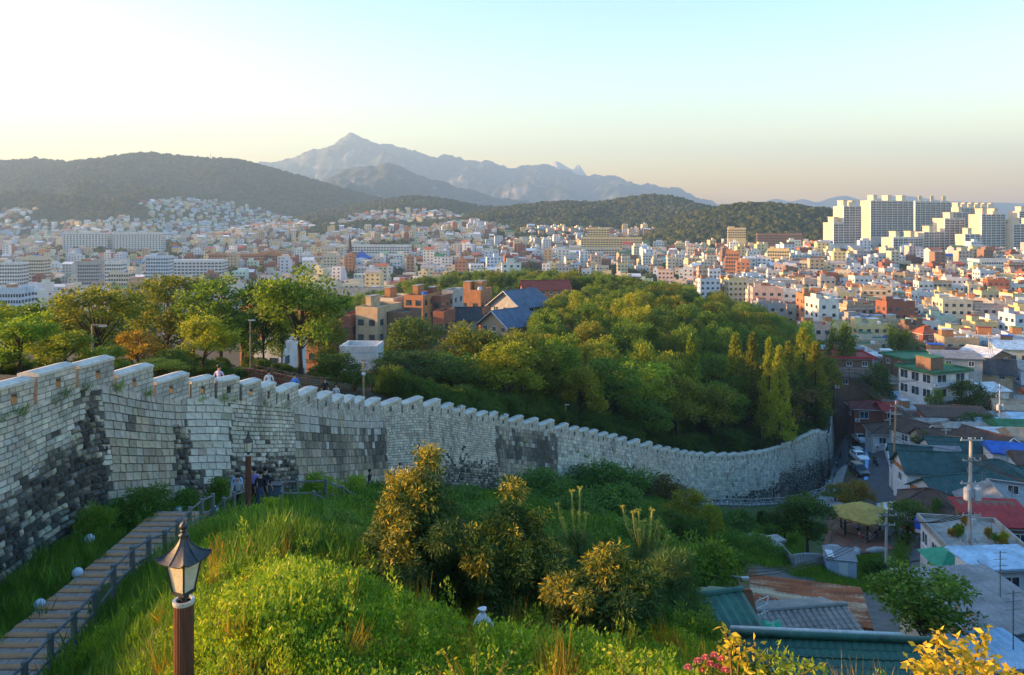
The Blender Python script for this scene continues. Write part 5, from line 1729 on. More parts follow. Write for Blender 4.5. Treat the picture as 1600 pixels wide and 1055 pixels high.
RF = dict(green=roof_m("green", (0.035, 0.16, 0.075)), teal=roof_m("teal", (0.03, 0.085, 0.085)), brown=roof_m("brown", (0.095, 0.058, 0.042)), red=roof_m("red", (0.34, 0.035, 0.035)),
          grey=roof_m("grey", (0.24, 0.245, 0.25)), white=roof_m("white", (0.62, 0.64, 0.66)), lblue=roof_m("light blue", (0.36, 0.52, 0.66)), dark=roof_m("dark tile", (0.055, 0.055, 0.062)),
          rust=plain("rusted sheet", (0.30, 0.085, 0.03), var=0.5, scale=0.9, rough=0.85, bump=0.3, grime=(0.52, 0.42, 0.27), stretch=(0.5, 2.2, 1)),
          blue=roof_m("blue", (0.03, 0.12, 0.45)), ltgreen=roof_m("light green", (0.14, 0.34, 0.18)), terra=roof_m("terracotta", (0.42, 0.11, 0.05)), concrete=roof_m("concrete", (0.33, 0.31, 0.28)),
          mint=roof_m('mint', (0.42, 0.52, 0.44)), navy=roof_m("navy tile", (0.10, 0.135, 0.20)), tan=roof_m("tan sheet", (0.34, 0.27, 0.19)))
G_pane = glass_mat()
M_frame = plain("white window frame", (0.7, 0.7, 0.7), var=0.08, scale=5, rough=0.5)
M_door = plain("dark door", (0.05, 0.04, 0.035), var=0.3, scale=4, rough=0.6)


M_trim = plain('grey trim metal', (0.16, 0.165, 0.17), var=.2, scale=4, rough=.5)


def slope(p00, p10, p11, p01, mat, name, parent, ribs=12, amp=0.03, thick=0.10):
    """ribbed roof sheet: p00,p10 eave ends, p11,p01 ridge ends"""
    p00, p10, p11, p01 = map(Vector, (p00, p10, p11, p01))
    n = (p10 - p00).cross(p01 - p00)
    if n.length < 1e-6: n = (p10 - p00).cross(p11 - p00)
    n.normalize()
    if n.z < 0: n = -n
    mb = MB(); K = ribs * 2
    for i in range(K + 1):
        f = i / K; a = p00.lerp(p10, f); b = p01.lerp(p11, f)
        o = n * (amp if i % 2 else 0)
        for q in (a + o, a.lerp(b, .5) + o, b + o, b - n * thick, a - n * thick): mb.v.append(tuple(q))
    for i in range(K):
        for k in range(5):
            a = i * 5 + k; b = i * 5 + (k + 1) % 5
            mb.f.append((a, a + 5, b + 5, b)); mb.c.append(None); mb.mi.append(0)
    mb.f += [tuple(range(5)), tuple(reversed(range(K * 5, K * 5 + 5)))]; mb.c += [None] * 2; mb.mi += [0] * 2
    return recalc(mb.build(name, mat, parent))


def window(parent, c, w, h, ax, mat=None, mull=1, sill=True):
    """c: centre on the wall face; ax: outward axis 'f','l','r','b'"""
    R = Matrix.Rotation({'f': 0, 'r': math.pi / 2, 'b': math.pi, 'l': -math.pi / 2}[ax], 3, 'Z')
    fr = MB(); t = 0.07; pr = 0.05
    for (x0, x1, z0, z1) in ((-w / 2, w / 2, h / 2 - t, h / 2), (-w / 2, w / 2, -h / 2, -h / 2 + t), (-w / 2, -w / 2 + t, -h / 2 + t, h / 2 - t), (w / 2 - t, w / 2, -h / 2 + t, h / 2 - t)):
        fr.b2(x0, x1, -pr, 0.03, z0, z1)
    for k in range(mull):
        x = -w / 2 + w * (k + 1) / (mull + 1); fr.b2(x - .03, x + .03, -pr + .004, 0.02, -h / 2 + t, h / 2 - t)
    fr.v = [tuple(R @ Vector(v)) for v in fr.v]
    o = fr.build("window", mat or M_frame, parent, c)
    pm = MB().b2(-w / 2 + t, w / 2 - t, -.012, .01, -h / 2 + t, h / 2 - t); pm.v = [tuple(R @ Vector(v)) for v in pm.v]
    pm.build("pane", G_pane, o)
    if sill:
        sm = MB().b2(-w / 2 - .06, w / 2 + .06, -.14, .02, -h / 2 - .06, -h / 2 - .004); sm.v = [tuple(R @ Vector(v)) for v in sm.v]
        sm.build("sill", M_frame, o)
    return o


def house(label, px, ye, Y, w, d, rise=1.3, rz=0.0, wall='white', roof='brown', rt='gx', over=0.45, fl=1, nf=2, nl=1, nr=1, ribs=None, name="house", zb=None, amp=0.035, ww=1.2, wh=1.1, door=False, soffit=None, pent=None, par=0.35, lowwall=None, balcony=False):
    """px, ye, Y: photo column and row of the middle of the front eave at depth Y; w,d footprint in metres"""
    e = P(px, ye, Y)
    g = min(gz(e.x, e.y), gz(e.x, e.y + d)) - 0.6 if zb is None else zb
    h = max(e.z - g, 2.0)
    t = thing(name, label, "house", (e.x, e.y, e.z - h), rz)
    wm = W[wall] if isinstance(wall, str) else wall; rm = RF[roof] if isinstance(roof, str) else roof
    o = over
    if rt == 'flat':
        MB().b2(-w / 2, w / 2, 0, d, 0, h - .02).build("wall", wm, t)
        r = MB().b2(-w / 2 - o, w / 2 + o, -o, d + o, h - .016, h + .16).build("roof", rm, t)
        for (x0, x1, y0, y1) in ((-w / 2 - o, w / 2 + o, -o, -o + .18), (-w / 2 - o, w / 2 + o, d + o - .18, d + o), (-w / 2 - o, -w / 2 - o + .18, -o + .18, d + o - .18), (w / 2 + o - .18, w / 2 + o, -o + .18, d + o - .18)):
            MB().b2(x0, x1, y0, y1, h + .164, h + .164 + par).build("parapet", rm, r)
        if pent:
            (a0, a1, b0, b1, ph, pm) = pent
            pq = MB().b2(a0, a1, b0, b1, h + .165, h + .165 + ph).build("penthouse", W[pm], t)
            MB().b2(a0 - .15, a1 + .15, b0 - .15, b1 + .15, h + .17 + ph, h + .3 + ph).build("penthouse_roof", rm, pq)
    else:
        if rt == 'gy':
            poly = [Vector((-w / 2, 0, 0)), Vector((w / 2, 0, 0)), Vector((w / 2, 0, h)), Vector((0, 0, h + rise)), Vector((-w / 2, 0, h))]
            recalc(MB().prism(poly, (0, 0, 0), (0, d, 0)).build("wall", wm, t))
        elif rt == 'gx':
            poly = [Vector((0, 0, 0)), Vector((0, d, 0)), Vector((0, d, h)), Vector((0, d / 2, h + rise)), Vector((0, 0, h))]
            recalc(MB().prism(poly, (-w / 2, 0, 0), (w / 2, 0, 0)).build("wall", wm, t))
        elif rt == 'shed':
            poly = [Vector((0, 0, 0)), Vector((0, d, 0)), Vector((0, d, h + rise)), Vector((0, 0, h))]
            recalc(MB().prism(poly, (-w / 2, 0, 0), (w / 2, 0, 0)).build("wall", wm, t))
        else:
            MB().b2(-w / 2, w / 2, 0, d, 0, h).build("wall", wm, t)
        up = 0.05
        nb = ribs or max(6, int(w / 0.55)); ns = ribs or max(6, int(d / 0.55))
        if rt == 'gx':
            k = o * rise / (d / 2)
            slope((-w / 2 - o, -o, h - k + up), (w / 2 + o, -o, h - k + up), (w / 2 + o, d / 2, h + rise + up), (-w / 2 - o, d / 2, h + rise + up), rm, "roof_slope", t, nb, amp)
            slope((w / 2 + o, d + o, h - k + up), (-w / 2 - o, d + o, h - k + up), (-w / 2 - o, d / 2 + .01, h + rise + up), (w / 2 + o, d / 2 + .01, h + rise + up), rm, "roof_slope", t, nb, amp)
            MB().tube([(-w / 2 - o - .05, d / 2, h + rise + up + .03), (w / 2 + o + .05, d / 2, h + rise + up + .03)], 0.12, 8).build("ridge_cap", rm, t)
        elif rt == 'gy':
            k = o * rise / (w / 2)
            slope((-w / 2 - o, d + o, h - k + up), (-w / 2 - o, -o, h - k + up), (0, -o, h + rise + up), (0, d + o, h + rise + up), rm, "roof_slope", t, ns, amp)
            slope((w / 2 + o, -o, h - k + up), (w / 2 + o, d + o, h - k + up), (0.01, d + o, h + rise + up), (0.01, -o, h + rise + up), rm, "roof_slope", t, ns, amp)
            MB().tube([(0, -o - .05, h + rise + up + .03), (0, d + o + .05, h + rise + up + .03)], 0.12, 8).build("ridge_cap", rm, t)
            for s in (-1, 1):
                MB().tube([(s * (w / 2 + o), -o - .02, h - k), (0, -o - .02, h + rise)], 0.08, 6).build("verge_board", M_frame, t)
        elif rt == 'shed':
            slope((-w / 2 - o, -o, h + up), (w / 2 + o, -o, h + up), (w / 2 + o, d + o, h + rise + up), (-w / 2 - o, d + o, h + rise + up), rm, "roof_slope", t, nb, amp)
        elif rt == 'hip':
            i = min(w, d) / 2 + o
            a = (-w / 2 - o, -o, h); b = (w / 2 + o, -o, h); c = (w / 2 + o, d + o, h); e_ = (-w / 2 - o, d + o, h)
            if w >= d: r1 = (-w / 2 - o + i, d / 2, h + rise); r2 = (w / 2 + o - i + .001, d / 2, h + rise)
            else: r1 = (0, -o + i, h + rise); r2 = (0, d + o - i, h + rise)
            MB().b2(-w / 2 - o, w / 2 + o, -o, d + o, h - .12, h - .004).build("eaves", M_frame, t)
            if w >= d:
                slope(a, b, r2, r1, rm, "roof_slope", t, nb, amp, .03); slope(c, e_, r1, r2, rm, "roof_slope", t, nb, amp, .03)
                slope(b, c, r2, r2, rm, "roof_slope", t, ns, amp, .03); slope(e_, a, r1, r1, rm, "roof_slope", t, ns, amp, .03)
            else:
                slope(a, b, r1, r1, rm, "roof_slope", t, nb, amp, .03); slope(c, e_, r2, r2, rm, "roof_slope", t, nb, amp, .03)
                slope(b, c, r2, r1, rm, "roof_slope", t, ns, amp, .03); slope(e_, a, r1, r2, rm, "roof_slope", t, ns, amp, .03)
            for q in ((a, r1), (b, r2 if w >= d else r1), (c, r2), (e_, r1 if w >= d else r2), (r1, r2)):
                MB().tube([Vector(q[0]) + Vector((0, 0, .06)), Vector(q[1]) + Vector((0, 0, .06))], 0.1, 6).build("ridge_cap", rm, t)
    if rt in ('gx', 'shed', 'hip', 'flat') and Y < 200:
        kz = h - .1 if rt != 'gx' else h - o * rise / (d / 2) - .06
        MB().tube([(-w / 2 - o, -o - .06, kz), (w / 2 + o, -o - .06, kz - .05)], .06, 6).build("gutter", M_trim, t)
        MB().tube([(w / 2 + o - .15, -o - .04, kz - .05), (w / 2 - .1, -.07, kz - .55), (w / 2 - .1, -.07, .3)], .045, 6).build("downpipe", M_trim, t)
    if Y < 240 and U(0, 1) < .6:
        zt_ = h + (rise * .6 if rt != 'flat' else .16); ax, ay = U(-.3, .3) * w, d * U(.4, .6)
        an = MB().tube([(ax, ay, zt_ - .3), (ax, ay, zt_ + 2.2)], .025, 5).build("aerial", M_trim, t)
        for q_ in (1.5, 1.8, 2.1): MB().tube([(ax - .35, ay, zt_ + q_), (ax + .35, ay, zt_ + q_)], .014, 4).build("aerial_bar", M_trim, an)
    if Y < 240 and h > 2.6 and nf:
        q_ = MB().box((-w / 2 + .55, -.22, h - 2.2), (.8, .36, .6)).build("air_conditioner", M_frame, t)
        MB().lathe([(.02, 0), (.22, 0), (.22, .03), (.02, .03)], 12).build("fan_grille", M_trim, q_, (-w / 2 + .55, -.41, h - 2.2)).rotation_euler = (math.pi / 2, 0, 0)
    if soffit:
        MB().b2(-w / 2 - .03, w / 2 + .03, -.06, d + .03, h - .62, h - .03).build("soffit_band", soffit, t)
    fh = 2.8
    for f in range(fl):
        zc = h - 1.15 - f * fh - (0.35 if soffit else 0)
        if zc < .8: break
        for k in range(nf): window(t, (-w / 2 + w * (k + .5) / nf, -.0, zc), min(ww, w / nf * .75), wh, 'f', mull=1)
        for k in range(nl): window(t, (-w / 2, d * (k + .5) / nl, zc), min(ww, d / nl * .7), wh, 'l')
        for k in range(nr): window(t, (w / 2, d * (k + .5) / nr, zc), min(ww, d / nr * .7), wh, 'r')
        if balcony and f < fl:
            MB().b2(-w / 2 + .2, w / 2 - .2, -1.0, -.004, zc - wh / 2 - .45, zc - wh / 2 - .3).build("balcony_slab", RF['white'], t)
            for k in range(9): MB().b2(-w / 2 + .25 + k * (w - .5) / 8 - .03, -w / 2 + .25 + k * (w - .5) / 8 + .03, -.98, -.92, zc - wh / 2 - .296, zc - wh / 2 + .45).build("baluster", M_frame, t)
            MB().b2(-w / 2 + .2, w / 2 - .2, -1.0, -.9, zc - wh / 2 + .454, zc - wh / 2 + .52).build("handrail", M_frame, t)
    if door:
        MB().b2(-.5, .5, -.05, .02, .6, 2.7).build("door", M_door, t)
    return t


M_orng = plain("orange soffit", (0.42, 0.17, 0.06), var=0.2, scale=2, rough=0.8)
random.seed(14)
# --- near green tiled roof: individual tiles
M_gtile = plain("green glazed tile", (0.035, 0.125, 0.085), var=0.35, scale=2.5, rough=0.5, bump=0.3, spec=0.4, grime=(0.02, 0.055, 0.045))
gt = thing("house", "house with green tiled roof and white ridge at the bottom edge", "house", P(1310, 1000, 25))
L_, d_ = 6.6, 3.4
o_ = gt.location
zfloor = gz(o_.x, o_.y + 2) - .8 - o_.z
MB().b2(-L_ / 2 + .3, L_ / 2 - .3, -3.0, 3.0, zfloor, -1.55).build("wall", W['cream'], gt)
ang = math.radians(24)
for s in (1, -1):
    a = Matrix.Rotation(ang * s, 3, 'X') 
    MB().box(a @ Vector((0, -s * d_ / 2, -.08)), (L_, d_, 0.06), rot=a).build("roof_board", M_brownwood, gt)
tile = MB()
for k in range(6):
    f0, f1 = k / 6, (k + 1) / 6
    def arc(f): return math.sin(f * math.pi) * .045
    x0, x1 = (f0 - .5) * .27, (f1 - .5) * .27
    tile.add([(x0, 0, arc(f0) + .02), (x1, 0, arc(f1) + .02), (x1, .36, arc(f1)), (x0, .36, arc(f0)), (x0, 0, arc(f0) - .005), (x1, 0, arc(f1) - .005)], [(0, 1, 2, 3), (4, 5, 1, 0)])
tile_me = tile.mesh("roof_tile", M_gtile)
for r in range(11):
    for c in range(25):
        x = -L_ / 2 + .14 + c * .263; s_ = -.02 - (r + 1) * .315
        p = Matrix.Rotation(ang, 3, 'X') @ Vector((x, s_, -.05 + .012 * (r % 2) + U(-.004, .004)))
        q = link("roof_tile", tile_me, gt, p); q.rotation_euler = (ang - .03, 0, U(-.015, .015))
tb = MB()
back = Matrix.Rotation(-ang, 3, 'X')
slope(back @ Vector((L_ / 2, d_, -.04)), back @ Vector((-L_ / 2, d_, -.04)), back @ Vector((-L_ / 2, 0.05, -.04)), back @ Vector((L_ / 2, .05, -.04)), M_gtile, "roof_slope", gt, 24, .04, .03)
M_ridgew = plain("white ridge mortar", (0.60, 0.58, 0.54), var=0.2, scale=2, rough=0.8, bump=0.3)
MB().tube([(-L_ / 2 - .1, 0.04, .1), (0, 0.04, .08), (L_ / 2 + .1, 0.04, .07)], 0.12, 10).build("ridge_cap", M_gtile, gt, smooth=True)
MB().tube([(-L_ / 2 - .1, 0.2, .15), (0, 0.2, .13), (L_ / 2 - 1.2, .2, .12)], 0.09, 8).build("ridge_mortar", M_ridgew, gt, smooth=True)
gt.rotation_euler = (0, 0, math.radians(-4))
# small teal wavy roof left of it
house("shed with dark teal ribbed roof at the lower edge left of the green tiles", 1130, 1000, 27, 2.6, 3.4, .7, 0.25, 'grey', M_gtile, 'gx', ribs=10, nf=0, nl=0, nr=0, amp=.06)
# grey round-tiled hip roof
M_gryt = plain("grey roof tile", (0.30, 0.285, 0.255), var=0.2, scale=3, rough=0.85, bump=0.3, grime=(0.19, 0.18, 0.16))
gh = thing("house", "small house with grey round-tiled roof below the rusty roof", "house", P(1283, 1004, 32), math.radians(8))
zf = gz(gh.location.x, gh.location.y + 2) - 1 - gh.location.z
MB().b2(-1.9, 1.9, .3, 3.2, zf, .0).build("wall", W['brick'], gh)
for s, (yy, n_) in ((1, (0, 11)), (-1, (3.5, 11))):
    for c in range(15):
        x = -2.05 + c * .293
        for r in range(7):
            f0 = r / 7; f1 = (r + 1.12) / 7
            tl = MB(); y0 = yy + s * f0 * 1.75; y1 = yy + s * f1 * 1.75; z0 = f0 * .5 + .03; z1 = f1 * .5
            for k in range(4):
                a0 = math.pi * k / 4; a1 = math.pi * (k + 1) / 4
                tl.add([(x - .13 * math.cos(a0), y0, z0 + .07 * math.sin(a0)), (x - .13 * math.cos(a1), y0, z0 + .07 * math.sin(a1)), (x - .13 * math.cos(a1), y1, z1 + .07 * math.sin(a1)), (x - .13 * math.cos(a0), y1, z1 + .07 * math.sin(a0))], [(0, 1, 2, 3)])
            if s == 1: tl.build("roof_tile", M_gryt, gh)
            elif r == 0: slope((2.1, 3.5, .03), (-2.1, 3.5, .03), (-2.1, 1.76, .52), (2.1, 1.76, .52), M_gryt, "roof_slope", gh, 15, .06, .05) if c == 0 else None
slope((-2.1, 0, -.02), (2.1, 0, -.02), (2.1, 1.75, .48), (-2.1, 1.75, .48), M_gryt, "roof_board", gh, 15, .0, .05)
MB().tube([(-2.2, 1.75, .58), (2.2, 1.75, .58)], .11, 8).build("ridge_cap", M_gryt, gh)
recalc(MB().prism([Vector((0, .3, 0)), Vector((0, 3.2, 0)), Vector((0, 1.75, .46))], (-1.9, 0, -.03), (1.9, 0, -.03)).build("gable", W['brick'], gh))
# rusty sheet roof
rh = house("low brick house with rusty corrugated sheet roof", 1266, 966, 41, 5.4, 3.3, .3, math.radians(-16), 'brick', RF['rust'], 'shed', ribs=24, nf=1, nl=1, nr=0, over=.35, amp=.03)
MB().tube([(2.5, -.3, gh.location.z * 0 + (rh.location.z * 0 + 0) + 0.0), (2.5, -.29, 0.01)], .01, 4)
for k in range(3):
    pass
# terracotta board, drying rack, small leaning lamp pole
tb = thing("leaning_board", "terracotta board leaning beside the small green roof", "board", P(1171, 975, 31))
MB().box((0, 0, .65), (0.5, 0.06, 1.35), rot=Matrix.Rotation(-.22, 3, 'Y')).build("board", plain("terracotta board", (0.36, 0.13, 0.075)), tb); MB().box((-.16, 0, 1.36), (.4, .09, .1)).build("cap", RF['terra'], tb)
rk = thing("drying_rack", "white metal drying rack beside the grey tiled house", "rack", P(1194, 972, 31))
for s in (-1, 1): MB().tube([(s * .3, 0, -.3), (-s * .18, 0, 1.0)], .02, 6).build("leg", M_frame, rk)
for k in range(3): MB().tube([(-.3, .0, .25 + k * .3), (.3, .4, .25 + k * .3)], .015, 6).build("bar", M_frame, rk)
tp_ = thing("tarpaulin", "bright green tarpaulin lying beside the drying rack", "tarpaulin", P(1197, 982, 30))
tm = MB()
for i in range(7):
    for k in range(5): tm.v.append((-.6 + i * .2, -.4 + k * .2, .12 + .08 * math.sin(i * 1.7 + k) + .05 * math.cos(k * 2.3)))
for i in range(6):
    for k in range(4): tm.f.append((i * 5 + k, (i + 1) * 5 + k, (i + 1) * 5 + k + 1, i * 5 + k + 1)); tm.c.append(None); tm.mi.append(0)
tm.build("sheet", plain("green tarp", (0.02, 0.33, 0.19), rough=0.5), tp_)
# right-hand big corrugated house and its neighbour sheets
house("cream house with long grey corrugated roof at the right edge", 1592, 985, 33, 4.4, 5.0, .25, math.radians(6), 'cream', 'grey', 'shed', ribs=14, nf=1, nl=1, nr=0, over=.4, amp=.05)
house("lean-to with pale blue sheet roof at the lower right corner", 1588, 1040, 27, 2.0, 1.7, .1, math.radians(10), 'white', 'lblue', 'shed', ribs=6, nf=0, nl=0, nr=0, over=.3)
house("house with white and pale blue roof behind the green canopy", 1580, 886, 50, 4.4, 2.4, .15, math.radians(4), 'white', 'lblue', 'shed', nf=1, nl=1, nr=0)
cn = thing("canopy", "green fabric canopy between the utility pole and pale blue roof", "canopy", P(1500, 886, 54))
recalc(MB().add([(-1.9, -.8, 0), (1.9, -.8, -.3), (1.9, 2.2, .0), (-1.9, 2.2, .3), (-.3, .7, 1.2)], [(0, 1, 4), (1, 2, 4), (2, 3, 4), (3, 0, 4), (3, 2, 1, 0)]).build("cover", plain("green canopy cloth", (0.03, 0.27, 0.15), rough=0.6), cn))
for (x, y) in ((-1.7, -.6), (1.7, -.6), (1.7, 2), (-1.7, 2)): MB().tube([(x, y, -3), (x, y, 0.05)], .04, 6).build("pole", M_frame, cn)
rt_ = house("white building with planted concrete roof terrace", 1548, 868, 58, 5.6, 6.5, 0, math.radians(-10), 'white', 'concrete', 'flat', nf=2, nl=3, nr=0, over=.25, par=.3)
zr_ = P(1548, 868, 58).z + .2
for i in range(11):
    p = P(1548, 868, 58); x = p.x + U(-1.6, 2.6); y_ = p.y + U(.8, 5.6)
    plant(PS[i % 3], "potted_plant", ["yellowing potted plant", "green potted plant", "tall grassy potted plant"][i % 3] + " on the planted roof terrace, " + ["front row left", "front row right", "middle", "back row left", "back row right", "by the tank", "at the corner", "centre left", "centre right", "rear edge", "front edge"][i], "plant", (x, y_, zr_ - .02), (U(.3, .55), U(.3, .55), U(.45, .9)), [L_ORANGE, L_COVERD, L_YELLOW][i % 3])
house("house with bright red sheet roof right of the utility pole", 1570, 822, 64, 4.8, 3.4, .9, math.radians(-6), 'brown', 'red', 'shed', nf=2, nl=1, nr=0)
house("low house with grey corrugated barrel roof behind the red roof", 1566, 800, 70, 5.2, 4.5, 1.3, math.radians(-18), 'grey', 'grey', 'gy', ribs=16, nf=0, nl=1, nr=0, amp=.06)
house("house with dark brown hipped roof beside the road wall", 1452, 800, 84, 6.0, 5.2, 1.7, math.radians(-30), 'white', 'brown', 'hip', nf=1, nl=1, nr=1)
house("long white house with dark green roof and orange eaves", 1512, 772, 88, 7.5, 4.6, 1.4, math.radians(14), 'white', 'teal', 'gx', nf=3, nl=1, nr=1, soffit=M_orng)
house("pale house with teal hipped roof at the right, behind the long white house", 1562, 748, 94, 5.6, 5.0, 1.6, math.radians(-25), 'blue', 'teal', 'hip', nf=2, nl=1, nr=1)
house("house with broad teal roof and orange gable in the middle of the village", 1476, 738, 98, 9.0, 5.0, 1.8, math.radians(-8), 'white', 'teal', 'gx', nf=3, nl=1, nr=1, soffit=M_orng)
house("white garage house with teal roof beside the leaning wooden pole", 1426, 722, 106, 4.8, 5.0, 1.5, math.radians(-20), 'white', 'teal', 'gx', nf=1, nl=1, nr=1, ww=2.4, wh=1.8)
house("white house with long teal roof and two small windows", 1512, 706, 112, 9.4, 4.6, 1.4, math.radians(-4), 'white', 'teal', 'gx', nf=3, nl=1, nr=1)
house("house with brown roof and white gable end at the right edge", 1578, 700, 112, 6.0, 7.0, 1.5, math.radians(24), 'white', 'brown', 'gy', nf=1, nl=1, nr=1)
house("low house with dark brown hipped roof beside the road bend", 1408, 680, 134, 9.0, 6.0, 1.5, math.radians(-12), 'white', 'brown', 'hip', nf=3, nl=1, nr=1)
house("small house with rusty brown roof and white bargeboard", 1452, 676, 128, 5.6, 5, 1.3, math.radians(28), 'white', 'brown', 'gy', nf=1, nl=1, nr=1)
house("red brick house with dark red roof and white window above the road end", 1366, 640, 150, 7.4, 6.0, 1.1, math.radians(-10), 'brick', roof_m("dark red", (0.16, 0.035, 0.03)), 'hip', nf=2, nl=1, nr=1, ww=1.6, wh=1.4)
house("small red-roofed brick annex right of the red brick house", 1391, 640, 148, 2.6, 4, .9, 0, 'brick', 'red', 'gx', nf=1, nl=0, nr=0)
house("low grey house with white skylight awnings", 1447, 660, 142, 8.6, 4.0, .9, math.radians(-5), 'brown', 'brown', 'shed', nf=2, nl=0, nr=1, ribs=14)
house("house with pale blue glazed roof strips", 1416, 628, 158, 8.4, 5.0, .9, math.radians(-6), 'brown', 'lblue', 'shed', nf=1, nl=0, nr=1, ribs=10)
house("low house with stepped grey-brown roofs beside the dark tree", 1400, 600, 170, 8.0, 5.5, .9, math.radians(-5), 'tan', 'tan', 'shed', nf=2, nl=0, nr=1, ribs=10)
house("two-storey brick and white house with green flat roof and balconies", 1486, 582, 150, 9.6, 8.0, 0, math.radians(20), 'white', 'green', 'flat', fl=2, nf=2, nl=3, nr=1, over=.6, pent=(-3.0, 0.4, 2, 5.5, 2.4, 'brown'), balcony=True, ww=2.4, wh=1.7)
house("brick house with green flat roof behind the two-storey house", 1450, 562, 172, 11.0, 8.0, 0, math.radians(10), 'brown', 'green', 'flat', fl=2, nf=3, nl=2, nr=1, over=.7)
house("brown flat-roofed brick house right of the dark tree", 1558, 632, 146, 6.5, 7.0, 0, math.radians(18), 'brown', 'grey', 'flat', fl=2, nf=2, nl=2, nr=1, over=.4)
house("long low house with flat brown roof below the green-roofed house", 1500, 652, 136, 11.0, 4.5, .9, math.radians(-6), 'brick', 'brown', 'shed', nf=3, nl=1, nr=1)
house("low dark-roofed house left of the bushy village tree", 1482, 690, 122, 7.4, 5.0, 1.3, math.radians(-6), 'cream', 'brown', 'gx', nf=2, nl=1, nr=1)
house("pale blue two-storey house above the stepped roofs", 1393, 560, 182, 8.0, 7.0, 0, math.radians(-8), 'blue', 'white', 'flat', fl=2, nf=2, nl=1, nr=1, over=.4, pent=(-1, 1.2, 3, 5, 1.2, 'white'))
house("brick house with red flat roof and orange covers at the end of the wood", 1327, 560, 172, 10.0, 7.5, 0, math.radians(-6), 'brown', 'red', 'flat', fl=2, nf=3, nl=1, nr=1, over=.7, pent=(-3, -.5, 2, 5, 1.3, 'orange'))
house("brick house with dark overhanging roof hidden by the dark tree", 1338, 588, 162, 9.0, 5.0, .8, math.radians(-6), 'brown', 'brown', 'shed', fl=1, nf=2, nl=1, nr=1, over=.8)
house("white-gabled house with blue awning in the right town", 1563, 556, 188, 8.5, 8.0, 1.4, math.radians(26), 'brown', 'white', 'gy', fl=2, nf=2, nl=1, nr=2)
house("traditional house with curved dark tile roof at the right", 1548, 580, 172, 8.5, 6.0, 2.2, math.radians(-28), 'tan', 'dark', 'gx', nf=2, nl=1, nr=1, over=.9, ribs=24)
house("brick building with rounded front left of the white-gabled house", 1540, 525, 232, 9.0, 8.0, 0, math.radians(22), 'orange', 'brown', 'flat', fl=3, nf=2, nl=2, nr=1, over=.2)
house("small house with bright red pyramid roof in the town", 1454, 522, 232, 5.0, 5.0, 2.2, math.radians(10), 'brick', 'terra', 'hip', nf=1, nl=1, nr=1)
house("white long house with light green flat roof below the pyramid roof", 1452, 548, 205, 12.0, 6.0, 0, math.radians(14), 'white', 'ltgreen', 'flat', fl=2, nf=4, nl=1, nr=1)
house("low house with white corrugated roof in front of the curved tile roof", 1500, 560, 165, 9.0, 5.0, .8, math.radians(-10), 'grey', 'grey', 'shed', nf=2, nl=1, nr=1)
house("tan house with pale sheet roof at the right edge above the brown roofs", 1588, 640, 138, 6.0, 5.0, 1.1, math.radians(-20), 'tan', 'tan', 'gx', nf=2, nl=1, nr=1)
house("small white shed with mint roof beside the curved tile roof", 1560, 612, 152, 5.0, 4.0, .9, math.radians(10), 'white', 'white', 'shed', nf=1, nl=1, nr=1)

# ------------------------------------------------------------------ road, footpath, markings (draped sheets)
def strip(name, label, pts, widths, mat, dz, n=40, lat=5, parent=None, kind="structure"):
    P_ = [Vector((p[0], p[1])) for p in pts]
    L = [0]
    for a, b in zip(P_[:-1], P_[1:]): L.append(L[-1] + (b - a).length)
    mb = MB()
    xs = np.array([p.x for p in P_]); ys = np.array([p.y for p in P_]); L = np.array(L)
    q = np.linspace(0, L[-1], n)
    X = smooth_interp(q, L, xs) if len(L) > 2 else np.interp(q, L, xs); Y_ = smooth_interp(q, L, ys) if len(L) > 2 else np.interp(q, L, ys)
    Wd = np.interp(q, L, widths)
    for i in range(n):
        a = max(i - 1, 0); b = min(i + 1, n - 1)
        t = Vector((X[b] - X[a], Y_[b] - Y_[a])).normalized(); nr_ = Vector((t.y, -t.x))
        for k in range(lat):
            f = (k / (lat - 1) - .5) * Wd[i]
            x, y = X[i] + nr_.x * f, Y_[i] + nr_.y * f
            mb.v.append((x, y, gz(x, y, dz, NEARG)))
    for i in range(n - 1):
        for k in range(lat - 1):
            mb.f.append((i * lat + k, i * lat + k + 1, (i + 1) * lat + k + 1, (i + 1) * lat + k)); mb.c.append(None); mb.mi.append(0)
    o = mb.build(name, mat, parent)
    if label: tag(o, label, kind=kind)
    return o


M_asph = plain("asphalt", (0.085, 0.087, 0.095), var=0.25, scale=1.2, rough=0.9, bump=0.3)
M_foot = plain("grey footpath", (0.29, 0.29, 0.28), var=0.2, scale=1.0, rough=0.95, bump=0.2)
M_wline = plain("white road paint", (0.66, 0.67, 0.68), var=0.12, scale=3, rough=0.8, bump=0.1)
M_yline = plain("yellow road paint", (0.60, 0.42, 0.08), var=0.15, scale=3, rough=0.8, bump=0.1)
M_bline = plain("pale blue parking paint", (0.18, 0.42, 0.75), var=0.1, scale=3, rough=0.8, bump=0.1)
rp = [(XU(1325, 172), 172), (XU(1352, 158), 158), (XU(1370, 138), 138), (XU(1378, 122), 122), (XU(1390, 106), 106), (XU(1402, 96), 96), (XU(1432, 84), 84), (XU(1462, 76), 76), (XU(1480, 70), 70)]
strip("road", "dark asphalt village road running down beside the wall", rp, [8.5, 8.8, 8.2, 7.6, 6.8, 6.2, 6.2, 6.5, 6.5], M_asph, 0.10, 60, 9)
strip("path", "pale grey footpath between the wall end and the road", [(XU(1313, 168), 168), (XU(1316, 150), 150), (XU(1311, 132), 132), (XU(1300, 120), 120), (XU(1290, 112), 112), (XU(1305, 104), 104)], [3.6, 3.6, 3.4, 3.0, 2.6, 2.4], M_foot, 0.12, 40, 5)
